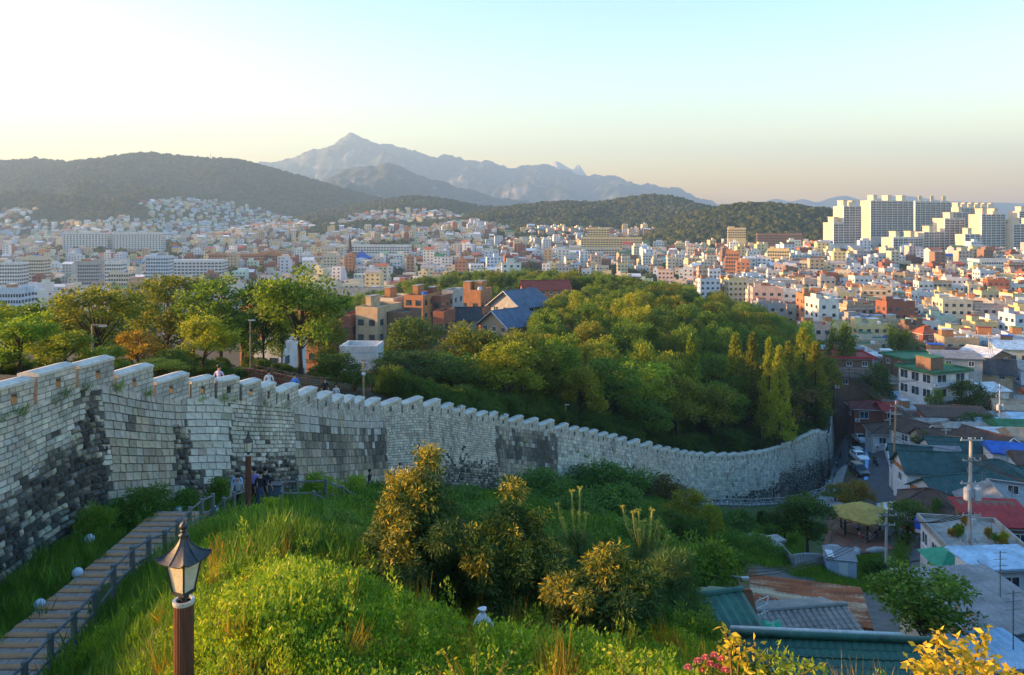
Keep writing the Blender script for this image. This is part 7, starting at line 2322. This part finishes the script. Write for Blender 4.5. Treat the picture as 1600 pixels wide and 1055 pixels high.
# --- landmark buildings of the valley
LMK = [("long white school with rows of arched windows left of centre", 522, 640, 384, 900, 16, .05, 'white', 'white', 5, 26), ("second white school wing in front of the arched school", 570, 636, 399, 860, 12, .05, 'white', 'white', 4, 18),
       ("white university block with glazed front on the left", 100, 166, 365, 1150, 22, -.1, 'white', 'white', 5, 14), ("white university block with two towers, right of the glazed one", 178, 250, 364, 1150, 22, -.1, 'white', 'mint', 6, 16),
       ("yellow school building on the rise right of centre", 908, 1002, 372, 950, 14, .1, 'yellow', 'concrete', 4, 22), ("cream tower block behind the yellow school", 918, 952, 357, 985, 14, .1, 'yellow', 'concrete', 6, 8),
       ("long pale building with green roof below the yellow school", 866, 968, 388, 880, 12, .05, 'cream', 'ltgreen', 3, 24), ("long orange brick hall left of the white school", 325, 412, 398, 820, 20, .05, 'orange', 'concrete', 4, 18),
       ("brick hall with white gables beside the long orange hall", 400, 450, 397, 830, 16, .05, 'orange', 'concrete', 4, 10), ("wide white hall roof in the left valley", 232, 345, 408, 700, 20, -.1, 'white', 'white', 3, 20),
       ("grey-white office block with ribbon windows at far left centre", 228, 262, 402, 640, 14, -.1, 'blue', 'white', 6, 9), ("cream slab building at the left valley edge", 35, 66, 403, 690, 14, -.1, 'cream', 'concrete', 6, 9),
       ("white stepped block at the left picture edge", 0, 30, 412, 620, 14, -.1, 'white', 'white', 6, 8), ("grey office block with flat roof in the left valley", 122, 152, 410, 640, 14, -.1, 'grey', 'concrete', 6, 9),
       ("pale block with rooftop room left of the olive trees", 164, 188, 410, 600, 12, -.1, 'white', 'concrete', 5, 7), ("cream block beside the orange tin roof in the left valley", 170, 200, 428, 520, 12, -.1, 'cream', 'concrete', 5, 8),
       ("low building with orange roof and blue sheets in the left valley", 200, 240, 442, 430, 14, -.1, 'tan', 'terra', 3, 8), ("pale blue block at the left edge just above the trees", 0, 32, 452, 360, 12, -.1, 'blue', 'white', 4, 8),
       ("brown brick block right of the white arched school", 640, 700, 403, 800, 12, .1, 'orange', 'terra', 3, 14), ("large brown school block on the slope left of the towers", 1185, 1252, 366, 900, 16, .2, 'brown', 'concrete', 4, 20),
       ("cream villa block above the brown school", 1138, 1165, 357, 960, 12, .2, 'yellow', 'concrete', 4, 8), ("orange brick tower in the middle of the town", 1134, 1154, 394, 620, 12, .35, 'orange', 'terra', 6, 5),
       ("cream apartment block right of the orange brick tower", 1200, 1232, 390, 700, 14, .35, 'yellow', 'concrete', 4, 9), ("dark grid-fronted apartment block behind the wood", 1176, 1244, 439, 470, 12, .12, 'grey', 'white', 4, 16),
       ("white office block with blue side below the brown school", 1224, 1244, 415, 600, 12, .3, 'white', 'white', 5, 6), ("grey school block with ribbon windows under the towers", 1275, 1312, 411, 640, 14, .25, 'grey', 'concrete', 5, 14),
       ("school block with green roof under the towers", 1310, 1350, 417, 640, 12, .25, 'mint', 'ltgreen', 3, 10), ("long grey school wing in front of the green-roofed block", 1288, 1356, 430, 580, 12, .2, 'grey', 'concrete', 4, 22),
       ("cream apartment at the corner of the grey school", 1250, 1275, 409, 630, 12, .4, 'cream', 'terra', 5, 7), ("brown brick building with red hipped roof below the towers", 1440, 1482, 442, 520, 16, .3, 'orange', 'terra', 4, 12),
       ("pink terrace row on the green slope below the towers", 1372, 1422, 432, 600, 10, .1, 'pink', 'terra', 2, 16), ("white sports hall with rows of small windows at the right", 1532, 1596, 407, 620, 20, .1, 'white', 'grey', 6, 18),
       ("white apartment pair below the sports hall", 1550, 1590, 430, 540, 12, .2, 'yellow', 'white', 4, 10), ("orange brick apartment with balcony in the right town", 1324, 1345, 447, 430, 10, .35, 'orange', 'terra', 5, 5)]
for (lab, a, b, yt, Y, d, rz, wl_, rf, fl, nf) in LMK:
    t = block(lab, a, b, yt, Y, d, -rz, wl_, rf, "building", "building", fl=fl + 9, nf=nf, pent=1 if nf < 12 else 0, base=yt + (fl * 2.9 + 1) / Y * FPX if a > 420 else None, ww=2.4, wh=1.5)
    busy(XU((a + b) / 2, Y), Y + d / 2, (b - a) / FPX * Y * .55 + 5)
# church spire
cs = thing("church_tower", "dark church spire in front of the white arched school", "church tower", P(546, 410, 850))
MB().b2(-2.5, 2.5, -2.5, 2.5, -10, 14).build("tower", W['brown'], cs); MB().lathe([(3.4, 14.004), (.15, 31)], 4).build("spire", RF['dark'], cs)
for y_ in (6, 10): MB().b2(-.8, .8, -2.56, -2.5, y_, y_ + 2).build("window", G_pane, cs)
bt = thing("tent_roof", "bright blue tent roof beside the church spire", "tent", P(566, 404, 800))
recalc(MB().add([(-8, 0, 0), (8, 0, 0), (8, 12, 0), (-8, 12, 0), (-2, 6, 8)], [(0, 1, 4), (1, 2, 4), (2, 3, 4), (3, 0, 4), (3, 2, 1, 0)]).build("cover", RF['blue'], bt)); MB().b2(-7, 7, 1, 11, -8, -.02).build("wall", W['grey'], bt)
hp = thing("hill_pavilion", "tiny pavilion on the left hill's skyline", "pavilion", (XU(55, 2990), 2990, gz(XU(55, 2990), 2990)))
MB().b2(-9, 9, -6, 6, -4, 9).build("hall", W['tan'], hp); MB().lathe([(17, 9.01), (8, 13), (1, 17)], 4).build("roof", RF['dark'], hp)
ms = thing("mast", "thin radio mast on the left hill's skyline", "mast", (XU(329, 2990), 2990, gz(XU(329, 2990), 2990)))
MB().tube([(0, 0, -5), (0, 0, 24)], [.9, .4], 6).build("mast", M_iron, ms); MB().box((0, 0, 18), (3, 1, 1)).build("antenna", M_iron, ms)

# --- apartment towers
M_tw = plain("tower cream paint", (0.67, 0.57, 0.42), var=0.08, scale=0.05, rough=0.85, bump=0.05)
M_tg = plain("tower grey paint", (0.54, 0.52, 0.48), var=0.08, scale=0.05, rough=0.85, bump=0.05)
M_tf = plain("tower white frame", (0.66, 0.67, 0.68), var=0.06, scale=0.05, rough=0.8, bump=0.05)


def tower(label, px0, px1, ytop, ybase, Y, gpx, steps=None, rz=-.42, bays=5, crown=2):
    """slab tower: sunny gable end on the left, balcony front towards the valley; gpx: seen width of the gable"""
    zb = HC - (ybase - HY) / FPX * Y; zt = HC - (ytop - HY) / FPX * Y
    H = zt - zb
    D = gpx / FPX * Y / abs(math.sin(rz)) if gpx else 12
    D = min(D, 14)
    L = (px1 - px0 - gpx) / FPX * Y / (math.cos(rz) - (px0 + gpx - CX) / FPX * math.sin(abs(rz)))
    x0 = XU(px0 + gpx, Y)
    t = thing("apartment_tower", label, "apartment tower", (x0, Y, zb), 0)
    t.rotation_euler = (0, 0, abs(rz))
    parts = steps or [(0, 1, 1.0)]
    for (f0, f1, hf) in parts:
        a, b, h = L * f0, L * f1, H * hf
        w_ = MB().b2(a + .01, b - .01, 0, D, -8, h).build("wall", M_tw, t)
        nb = max(1, int(round(bays * (f1 - f0))))
        fin = MB(); gl = MB(); sl = MB()
        for k in range(nb + 1):
            x = a + (b - a) * k / nb
            fin.b2(max(x - .35, a), min(x + .35, b), -1.5, -.004, -4, h)
        n = int(h / 2.85)
        for f in range(n):
            z = 1.2 + f * 2.85
            for k in range(nb):
                xa = a + (b - a) * k / nb + .36; xb = a + (b - a) * (k + 1) / nb - .36; m_ = (xa + xb) / 2
                for (u0, u1) in ((xa + .2, m_ - .3), (m_ + .3, xb - .2)):
                    gl.add([(u0, -.95, z), (u1, -.95, z), (u1, -.95, z + 1.75), (u0, -.95, z + 1.75)], [(0, 1, 2, 3)])
                sl.b2(xa, xb, -1.3, -.96, z - 1.05, z - .02)
        sl.b2(a + .36, b - .36, -.94, -.01, -4, h - .3)
        fin.build("fins", M_tf, t, kind="stuff"); gl.build("windows", G_pane, t, kind="stuff"); sl.build("balconies", M_tg, t, kind="stuff")
        for k in range(max(1, int(round(crown * (f1 - f0))))):
            x = a + (b - a) * (k + .5) / max(1, round(crown * (f1 - f0)))
            c = MB().b2(x - 3.2, x + 3.2, D * .2, D * .8, h + .004, h + 6.0).build("lift_house", M_tw, t)
            MB().b2(x - 3.6, x + 3.6, D * .15, D * .85, h + 6.004, h + 6.6).build("crown_slab", M_tw, c)
    pod = MB().b2(-.06, L * (parts[-1][1]) + .06, -1.56, D + .06, -8, H * .12).build("podium", M_tg, t)
    return t


tower("stepped apartment tower at the left end of the estate", 1281, 1345, 322, 390, 880, 20, [(0, .36, .62), (.36, 1, 1.0)], bays=5, crown=3)
tower("tallest slab tower, left one of the back row", 1347, 1428, 313, 378, 930, 12, bays=8, crown=3)
tower("tall slab tower in the middle of the back row with cream crown", 1428, 1486, 314, 380, 980, 0.5, bays=7, crown=3)
tower("long low apartment block in front of the tall slabs", 1383, 1442, 371, 411, 840, 11, bays=6, crown=2)
tower("stepped apartment block with tall right half, centre of the estate", 1434, 1508, 341, 404, 860, 8, [(0, .5, .66), (.5, 1, 1.0)], bays=7, crown=2)
tower("broad cream tower with wide blank gable, right of centre", 1514, 1570, 335, 404, 850, 18, bays=5, crown=2)
tower("cream tower at the right edge of the estate", 1568, 1626, 350, 400, 860, 14, bays=4, crown=2)
tower("far tower with row of cream lift rooms on the skyline", 1490, 1560, 324, 380, 1080, 6, bays=7, crown=6)
tower("far tower between the middle slabs, half hidden", 1470, 1512, 331, 390, 1030, 4, bays=4, crown=2)
tower("far tower peeking between the tallest slab and the middle slab", 1405, 1450, 322, 384, 1100, 4, bays=5, crown=3)
tower("low cream block between the broad towers at the right", 1500, 1530, 366, 405, 835, 6, bays=3, crown=1)
tower("far slab behind the stepped tower at the left end", 1330, 1372, 340, 386, 1020, 4, bays=4, crown=1)
tower("rearmost tower at the right edge of the skyline", 1583, 1650, 330, 385, 1080, 8, bays=6, crown=3)
rwl = thing("retaining_wall", "long pale retaining wall below the stepped apartment tower", "wall", P(1310, 405, 800))
for k in range(14):
    p = P(1272 + k * 6.6, 408 - 4 * math.sin(k / 13 * 2.0), 800) - rwl.location
    MB().box(p + Vector((0, 0, 2)), (4.3, 1.2, 12)).build("panel", W['tan'], rwl)

# --- individual houses of the right-hand town and beyond
ORD = ['first', 'second', 'third', 'fourth', 'fifth', 'sixth', 'seventh', 'eighth', 'ninth', 'tenth', '11th', '12th', '13th', '14th', '15th', '16th', '17th', '18th', '19th', '20th']
cand = []
def place(pxr, Yr, n, sp, lim, tries=40000, keep=None):
    out = []
    k = 0
    cell = {}
    for (x, y, _) in BUSY: pass
    while len(out) < n and k < tries:
        k += 1
        Y = math.sqrt(U(Yr[0] ** 2, Yr[1] ** 2)); px = U(*pxr); x = XU(px, Y)
        if lim and not lim(px, Y, x): continue
        s = sp * U(.85, 1.2)
        cx_, cy_ = int(x // 20), int(Y // 20)
        bad = False
        for i in (-1, 0, 1):
            for j in (-1, 0, 1):
                for (a, b) in cell.get((cx_ + i, cy_ + j), ()):
                    if (a - x) ** 2 + (b - Y) ** 2 < s * s: bad = True; break
                if bad: break
            if bad: break
        if bad or any((a - x) ** 2 + (b - Y) ** 2 < r * r for a, b, r in BUSY): continue
        cell.setdefault((cx_, cy_), []).append((x, Y)); out.append((x, Y, px))
    return out


for o in COL.objects:
    if o.name.startswith("house") and o.parent is None: busy(o.location.x, o.location.y + 3, 9.5 if o.location.y > 185 else 5.6)
def lim_right(px, Y, x):
    if Y < 240 and px < 1290 + (240 - Y) * .6: return False
    if Y < 300 and px < 1262: return False
    if Y < 420 and px < 1180: return False
    if px > 1370 and 500 < Y < 790 and (px > 1500 and Y > 560 or Y > 590): return U(0, 1) < .12
    return True
spots = place((1100, 1612), (190, 590), 345, 11.6, lim_right)
spots2 = place((830, 1180), (470, 900), 110, 15.0, None)
def lim_vil(px, Y, x):
    return px > float(np.interp(Y, [96, 106, 122, 138, 172, 190], [1440, 1436, 1428, 1420, 1372, 1345])) + 22
spots += place((1370, 1612), (98, 188), 34, 7.0, lim_vil)
spots.sort(key=lambda s: s[1])
walls = ['white'] * 9 + ['cream'] * 7 + ['grey'] * 3 + ['brick'] * 3 + ['brown'] * 2 + ['blue'] * 4 + ['tan'] * 3 + ['orange'] * 2 + ['yellow'] * 5 + ['pink'] * 2 + ['mint']
roofs = ['green'] * 3 + ['grey'] * 5 + ['white'] * 4 + ['concrete'] * 6 + ['terra'] * 2 + ['brown'] * 2 + ['lblue'] * 2 + ['tan'] * 2 + ['ltgreen'] + ['blue'] + ['red']
recs = []
for (x, Y, px) in spots + spots2:
    fl = random.choices([1, 2, 3, 4, 5], [1, 5, 6, 4, 2])[0] if Y > 260 else random.choices([1, 2, 3], [3, 6, 3])[0] if Y > 189 else 1
    wl_, rf = random.choice(walls), random.choice(roofs)
    reg = 'behind the wood' if px < 1180 else 'below the schools' if px < 1360 else 'below the towers' if Y > 330 else 'in the near right town' if Y > 189 else 'in the village by the road'
    gab = fl <= 2 and U(0, 1) < (.35 if Y > 189 else .85)
    big = fl >= 4
    base = f"{NUM[fl]}-storey {WCOL[wl_]} {'block' if big else 'house'} with {RCOL[rf]} {'pitched' if gab else 'flat'} roof {reg}"
    recs.append([base, x, Y, px, fl, wl_, rf, gab, big])
byl = {}
for r in recs: byl.setdefault(r[0], []).append(r)
for b, rs in byl.items():
    rs.sort(key=lambda r: r[3])
    for i, r in enumerate(rs):
        lab = b if len(rs) == 1 else b + (", leftmost" if i == 0 else ", rightmost" if i == len(rs) - 1 else f", {ORD[i]} from left")
        _, x, Y, px, fl, wl_, rf, gab, big = r
        g = gz(x, Y)
        w, d = (U(7, 12), U(6.5, 10)) if Y > 189 else (U(4.5, 7), U(4.5, 6.5))
        rz = .45 * noise.noise((x * .012, Y * .012, 8)) + U(-.12, .12) - .15
        bldg(lab, x, Y - d / 2, g, w, d, fl * 2.9 + U(0, .8), rz, wl_, rf, "apartment building" if big else "house", "apartment_building" if big else "house", gable=gab, pent=0 if gab else (1 if U(0, 1) < .75 else 2),
             group="blocks of the town" if big else "houses of the town", band=big and U(0, 1) < .5)
        busy(x, Y, 8)

# --- the far town as one mass: too small and too many to count
def far_limit(px, Y, x):
    z = gz(x, Y); row = HY - (z + 5 - HC) / Y * FPX
    n = noise.noise((x * .004, Y * .004, 2))
    if px < 490:
        top = float(np.interp(px, [0, 100, 200, 270, 350, 420, 480], [327, 322, 318, 308, 314, 328, 350]))
        if row < top: return False
        if n > .3 and 900 < Y < 1500: return False
        if n > .42: return False
        if row < 345 and px < 150 and n > .1: return False
        return True
    if px < 800:
        top = float(np.interp(px, [480, 530, 580, 640, 700, 760, 800], [365, 345, 331, 326, 331, 350, 362]))
        if row < top: return False
        if Y > 1000 and n > .3: return False
        return Y > 430
    top = float(np.interp(px, [800, 860, 930, 1000, 1100, 1200, 1290], [366, 350, 340, 352, 372, 378, 384]))
    if row < top: return False
    if Y > 950 and n > -.05: return False
    return px < 1300 or Y > 900
fspots = place((-60, 520), (380, 1500), 900, 15, far_limit, 30000) + place((-40, 500), (1500, 2500), 1500, 15, far_limit, 30000) + place((480, 800), (450, 1300), 500, 16, far_limit, 30000) + place((470, 800), (1300, 2150), 800, 15.5, far_limit, 30000) + place((800, 1300), (760, 1500), 520, 14, far_limit, 30000) + place((1080, 1612), (560, 790), 300, 12, lim_right, 20000)
PW = {'white': (0.62, 0.62, 0.62), 'cream': (0.60, 0.52, 0.40), 'grey': (0.36, 0.36, 0.37), 'brick': (0.28, 0.11, 0.07), 'brown': (0.22, 0.14, 0.10), 'blue': (0.48, 0.55, 0.64), 'tan': (0.46, 0.34, 0.22), 'orange': (0.42, 0.20, 0.10), 'yellow': (0.62, 0.50, 0.28), 'pink': (0.55, 0.40, 0.34), 'mint': (0.45, 0.54, 0.46)}
PR = {'green': (0.05, 0.17, 0.08), 'grey': (0.26, 0.26, 0.27), 'white': (0.62, 0.64, 0.66), 'concrete': (0.34, 0.32, 0.29), 'terra': (0.40, 0.13, 0.07), 'brown': (0.12, 0.075, 0.055), 'lblue': (0.38, 0.5, 0.62), 'tan': (0.34, 0.27, 0.19), 'ltgreen': (0.15, 0.33, 0.18), 'blue': (0.05, 0.16, 0.45), 'red': (0.34, 0.06, 0.05)}
fm = MB()
for (x, Y, px) in fspots:
    g = gz(x, Y)
    low = Y > 1500
    fl = random.choices([1, 2, 3, 4, 6], [2, 5, 5, 3, 1])[0] if not low else random.choices([1, 2, 3], [2, 4, 1])[0]
    if Y < 600 and px < 520 and U(0, 1) < .3: fl += 2
    h = fl * 2.9 + .6; w, d = U(7, 13), U(7, 11)
    rz = .5 * noise.noise((x * .006, Y * .006, 3)) + U(-.15, .15)
    R = Matrix.Rotation(rz, 3, 'Z'); C = Vector((x, Y, g))
    wc_ = shade(PW[random.choice(walls)], .85, 1.1); rc = shade(PR[random.choice(roofs)], .85, 1.1)
    def q4(vs, col):
        fm.col = col; fm.add([R @ Vector(v) + C for v in vs], [(0, 1, 2, 3)])
    a, b = w / 2, d / 2
    for (p, q) in (((-a, -b), (a, -b)), ((a, -b), (a, b)), ((a, b), (-a, b)), ((-a, b), (-a, -b))):
        q4([(p[0], p[1], -8), (q[0], q[1], -8), (q[0], q[1], h), (p[0], p[1], h)], wc_)
    if U(0, 1) < (.5 if low else .2):
        rr = U(1.5, 2.6)
        q4([(-a - .4, -b - .4, h - .1), (a + .4, -b - .4, h - .1), (a + .4, 0, h + rr), (-a - .4, 0, h + rr)], rc); q4([(a + .4, b + .4, h - .1), (-a - .4, b + .4, h - .1), (-a - .4, 0, h + rr), (a + .4, 0, h + rr)], rc)
        fm.col = wc_; fm.add([R @ Vector(v) + C for v in ((-a, -b, h), (-a, b, h), (-a, 0, h + rr - .1))], [(0, 1, 2)]); fm.add([R @ Vector(v) + C for v in ((a, b, h), (a, -b, h), (a, 0, h + rr - .1))], [(0, 1, 2)])
    else:
        q4([(-a, -b, h - .3), (a, -b, h - .3), (a, b, h - .3), (-a, b, h - .3)], rc)
        if U(0, 1) < .7:
            pw = U(.15, .3) * w; ox, oy = U(-.25, .25) * w, U(-.2, .2) * d; ph = h + U(1.8, 2.8)
            for (p, q) in (((-1, -1), (1, -1)), ((1, -1), (1, 1)), ((1, 1), (-1, 1)), ((-1, 1), (-1, -1))):
                q4([(ox + p[0] * pw, oy + p[1] * pw, h - .3), (ox + q[0] * pw, oy + q[1] * pw, h - .3), (ox + q[0] * pw, oy + q[1] * pw, ph), (ox + p[0] * pw, oy + p[1] * pw, ph)], wc_)
            q4([(ox - pw, oy - pw, ph), (ox + pw, oy - pw, ph), (ox + pw, oy + pw, ph), (ox - pw, oy + pw, ph)], rc)
    if Y < 1500:
        nw = max(2, int(w / 3))
        for f in range(fl):
            for k in range(nw):
                cxx = -a + w * (k + .5) / nw; z = 1.6 + f * 2.9
                q4([(cxx - .75, -b - .04, z - .6), (cxx + .75, -b - .04, z - .6), (cxx + .75, -b - .04, z + .6), (cxx - .75, -b - .04, z + .6)], (0.05, 0.06, 0.08))
M_far = attr_mat("far town paint", rough=0.85, scale=0.06, var=0.2, bump=0.05)
tag(fm.build("distant_town", M_far), "mass of small pale houses filling the far valley and hillsides", "town", kind="stuff")

# ------------------------------------------------------------------ far woods
def blob(name, seed, mat):
    bm = bmesh.new(); bmesh.ops.create_icosphere(bm, subdivisions=3, radius=1.0)
    for v in bm.verts:
        n = noise.noise(v.co * 1.6 + Vector((seed, 0, 0))) * .35 + noise.noise(v.co * 4.2 + Vector((seed, 5, 0))) * .22 + noise.noise(v.co * 8 + Vector((seed, 9, 0))) * .1
        v.co *= 1 + n
        v.co.z = v.co.z * .85 + .35
    me = bpy.data.meshes.new(name); bm.to_mesh(me); bm.free(); me.materials.append(mat)
    return me
def wood_mat(name, c):
    m, nd, ln, b = newmat(name)
    oi = nd.new("ShaderNodeObjectInfo")
    r = ramp(nd, [(0.0, tuple(q * .6 for q in c)), (0.6, c), (1.0, (c[0] * 1.9, c[1] * 1.5, c[2] * 1.1))])
    ln.new(oi.outputs['Random'], r.inputs[0])
    n1 = noise_tex(nd, ln, 3.2, 4, .7); r1 = ramp(nd, [(.3, (.55, .55, .55)), (.7, (1.2, 1.2, 1.2))]); ln.new(n1.outputs[0], r1.inputs[0])
    ln.new(mixc(nd, ln, 1.0, r.outputs[0], r1.outputs[0], 'MULTIPLY'), b.inputs['Base Color']); b.inputs['Roughness'].default_value = 0.9; b.inputs['Specular IOR Level'].default_value = 0.1
    bp = nd.new("ShaderNodeBump"); bp.inputs['Strength'].default_value = .9; bp.inputs['Distance'].default_value = .3; n2 = noise_tex(nd, ln, 9, 3, .7); ln.new(n2.outputs[0], bp.inputs['Height']); ln.new(bp.outputs[0], b.inputs['Normal'])
    return m
M_wood = wood_mat("far tree crowns", (0.046, 0.062, 0.018))
BL = [blob("far crown a", 1, M_wood), blob("far crown b", 2, M_wood), blob("far crown c", 3, M_wood)]
houses_xy = np.array([(a, b) for a, b, _ in fspots] + [(r[1], r[2]) for r in recs])
grid_h = {}
for a, b in houses_xy: grid_h.setdefault((int(a // 14), int(b // 14)), True)
def near_house(x, y):
    i, j = int(x // 14), int(y // 14)
    return (i, j) in grid_h or (y > 1400 and ((i, j + 1) in grid_h or ((i + 1, j) in grid_h or (i - 1, j) in grid_h)))
pts, scl = [], []
for (pxr, Yr, n, smin) in (((-80, 720), (1500, 3050), 15000, 4.6), ((430, 900), (1450, 2320), 4200, 4.2), ((640, 1300), (1150, 1850), 6500, 3.8), ((900, 1700), (930, 1300), 4500, 3.4), ((-40, 1300), (430, 1500), 9500, 3.9)):
    for _ in range(n):
        Y = math.sqrt(U(Yr[0] ** 2, Yr[1] ** 2)); px = U(*pxr); x = XU(px, Y)
        if near_house(x, Y): continue
        if any((a - x) ** 2 + (b - Y) ** 2 < r * r for a, b, r in BUSY if abs(b - Y) < 40): continue
        z = gz(x, Y); row = HY - (z - HC) / Y * FPX
        if Y < 1500 and row > 392 and U(0, 1) < .4: continue
        s = smin * U(.75, 1.5)
        pts.append((x, Y, z)); scl.append((s, s, s * U(.8, 1.25)))
scatter("distant_woods", pts, scl, BL, None, 0.1, "woods covering the distant hills and filling gaps between far houses")
# the slope of trees under the towers
pts, scl = [], []
for _ in range(420):
    Y = U(560, 800); px = U(1345, 1640); x = XU(px, Y); z = gz(x, Y)
    if any((a - x) ** 2 + (b - Y) ** 2 < (r * .8) ** 2 for a, b, r in BUSY if abs(b - Y) < 40): continue
    s = U(2.4, 5.0); pts.append((x, Y, z + .5)); scl.append((s, s, s))
scatter("slope_woods", pts, scl, BL, None, 0.1, "dark trees on the green slope below the apartment towers")
# wooded ridge behind the brick apartments and undergrowth inside the wall
pts, scl = [], []
while len(pts) < 250:
    Y = U(255, 400); px = U(470, 1080); x = XU(px, Y)
    if any((a - x) ** 2 + (b - Y) ** 2 < (r * .8) ** 2 for a, b, r in BUSY if abs(b - Y) < 30): continue
    lim = float(np.interp(px, [470, 520, 600, 650, 720, 900, 1000, 1080], [470, 462, 448, 432, 418, 420, 430, 445]))
    z = gz(x, Y); top = HC - (lim - HY) / FPX * Y; h = min(U(8, 14), top - z)
    if h < 4: continue
    w = U(8, 11); pts.append((x, Y, z)); scl.append((w / 7.6, w / 7.6, h / 10))
for m_ in PB: m_[0].materials[0] = L_GREEN
CR_DK = [PB[0][0].copy(), PB[1][0].copy(), PB[2][0].copy()]
for m_, q in zip(CR_DK, (L_DARK, L_GREEN, L_OLIVE)): m_.materials[0] = q
scatter("ridge_woods", pts, scl, CR_DK, None, 0.05, "wooded ridge behind the brick apartments and blue tiled halls")
pts, scl = [], []
while len(pts) < 70:
    Y = U(200, 430); px = U(1270, 1612); x = XU(px, Y)
    if any((a - x) ** 2 + (b - Y) ** 2 < 36 for a, b, r in BUSY if abs(b - Y) < 8): continue
    w = U(4, 7); pts.append((x, Y, gz(x, Y))); scl.append((w / 7.6, w / 7.6, U(5, 9) / 10))
scatter("town_trees", pts, scl, CR_DK, None, 0.05, "small dark trees between the houses of the right town")
UG = [PS[0][0].copy(), PS[1][0].copy()]
for m_, q in zip(UG, (L_DARK, L_DARK)): m_.materials[0] = q
pts, scl = [], []
for _ in range(2600):
    px = U(-60, 1296); wy = float(wall_y(px)); Y = wy + (4.5 if px < 640 else 3.0) + abs(rng.normal(0, 1)) * (14 + wy * .22); x = XU(px, Y)
    if px < 640 and (Y < wy + 8 or U(0, 1) < .55): continue
    if 395 < px < 600 and Y < 70: continue
    if px < 560 and Y < wy + 16: continue
    s = U(1.0, 2.1) * (.5 if px < 600 else 1); pts.append((x, Y, gz(x, Y, -.1))); scl.append((s, s, s * U(.7, 1.3)))
scatter("undergrowth", pts, scl, UG, None, 0.1, "bushy undergrowth between the trees inside the wall")
HAZE_D = 1.5e-4

# ------------------------------------------------------------------ haze over the valley
hm = bpy.data.materials.new("valley haze"); hm.use_nodes = True
hn, hl_ = hm.node_tree.nodes, hm.node_tree.links
hn.remove(hn["Principled BSDF"])
pv = hn.new("ShaderNodeVolumePrincipled")
pv.inputs['Color'].default_value = (0.43, 0.68, 1.0, 1)
pv.inputs['Density'].default_value = HAZE_D
pv.inputs['Anisotropy'].default_value = 0.2
hl_.new(pv.outputs[0], hn["Material Output"].inputs['Volume'])
hz = MB().b2(-9400, 9400, -60, 9600, -5, 960).build("haze", hm)
tag(hz, "thin evening haze lying over the valley and mountains", "haze", kind="stuff")
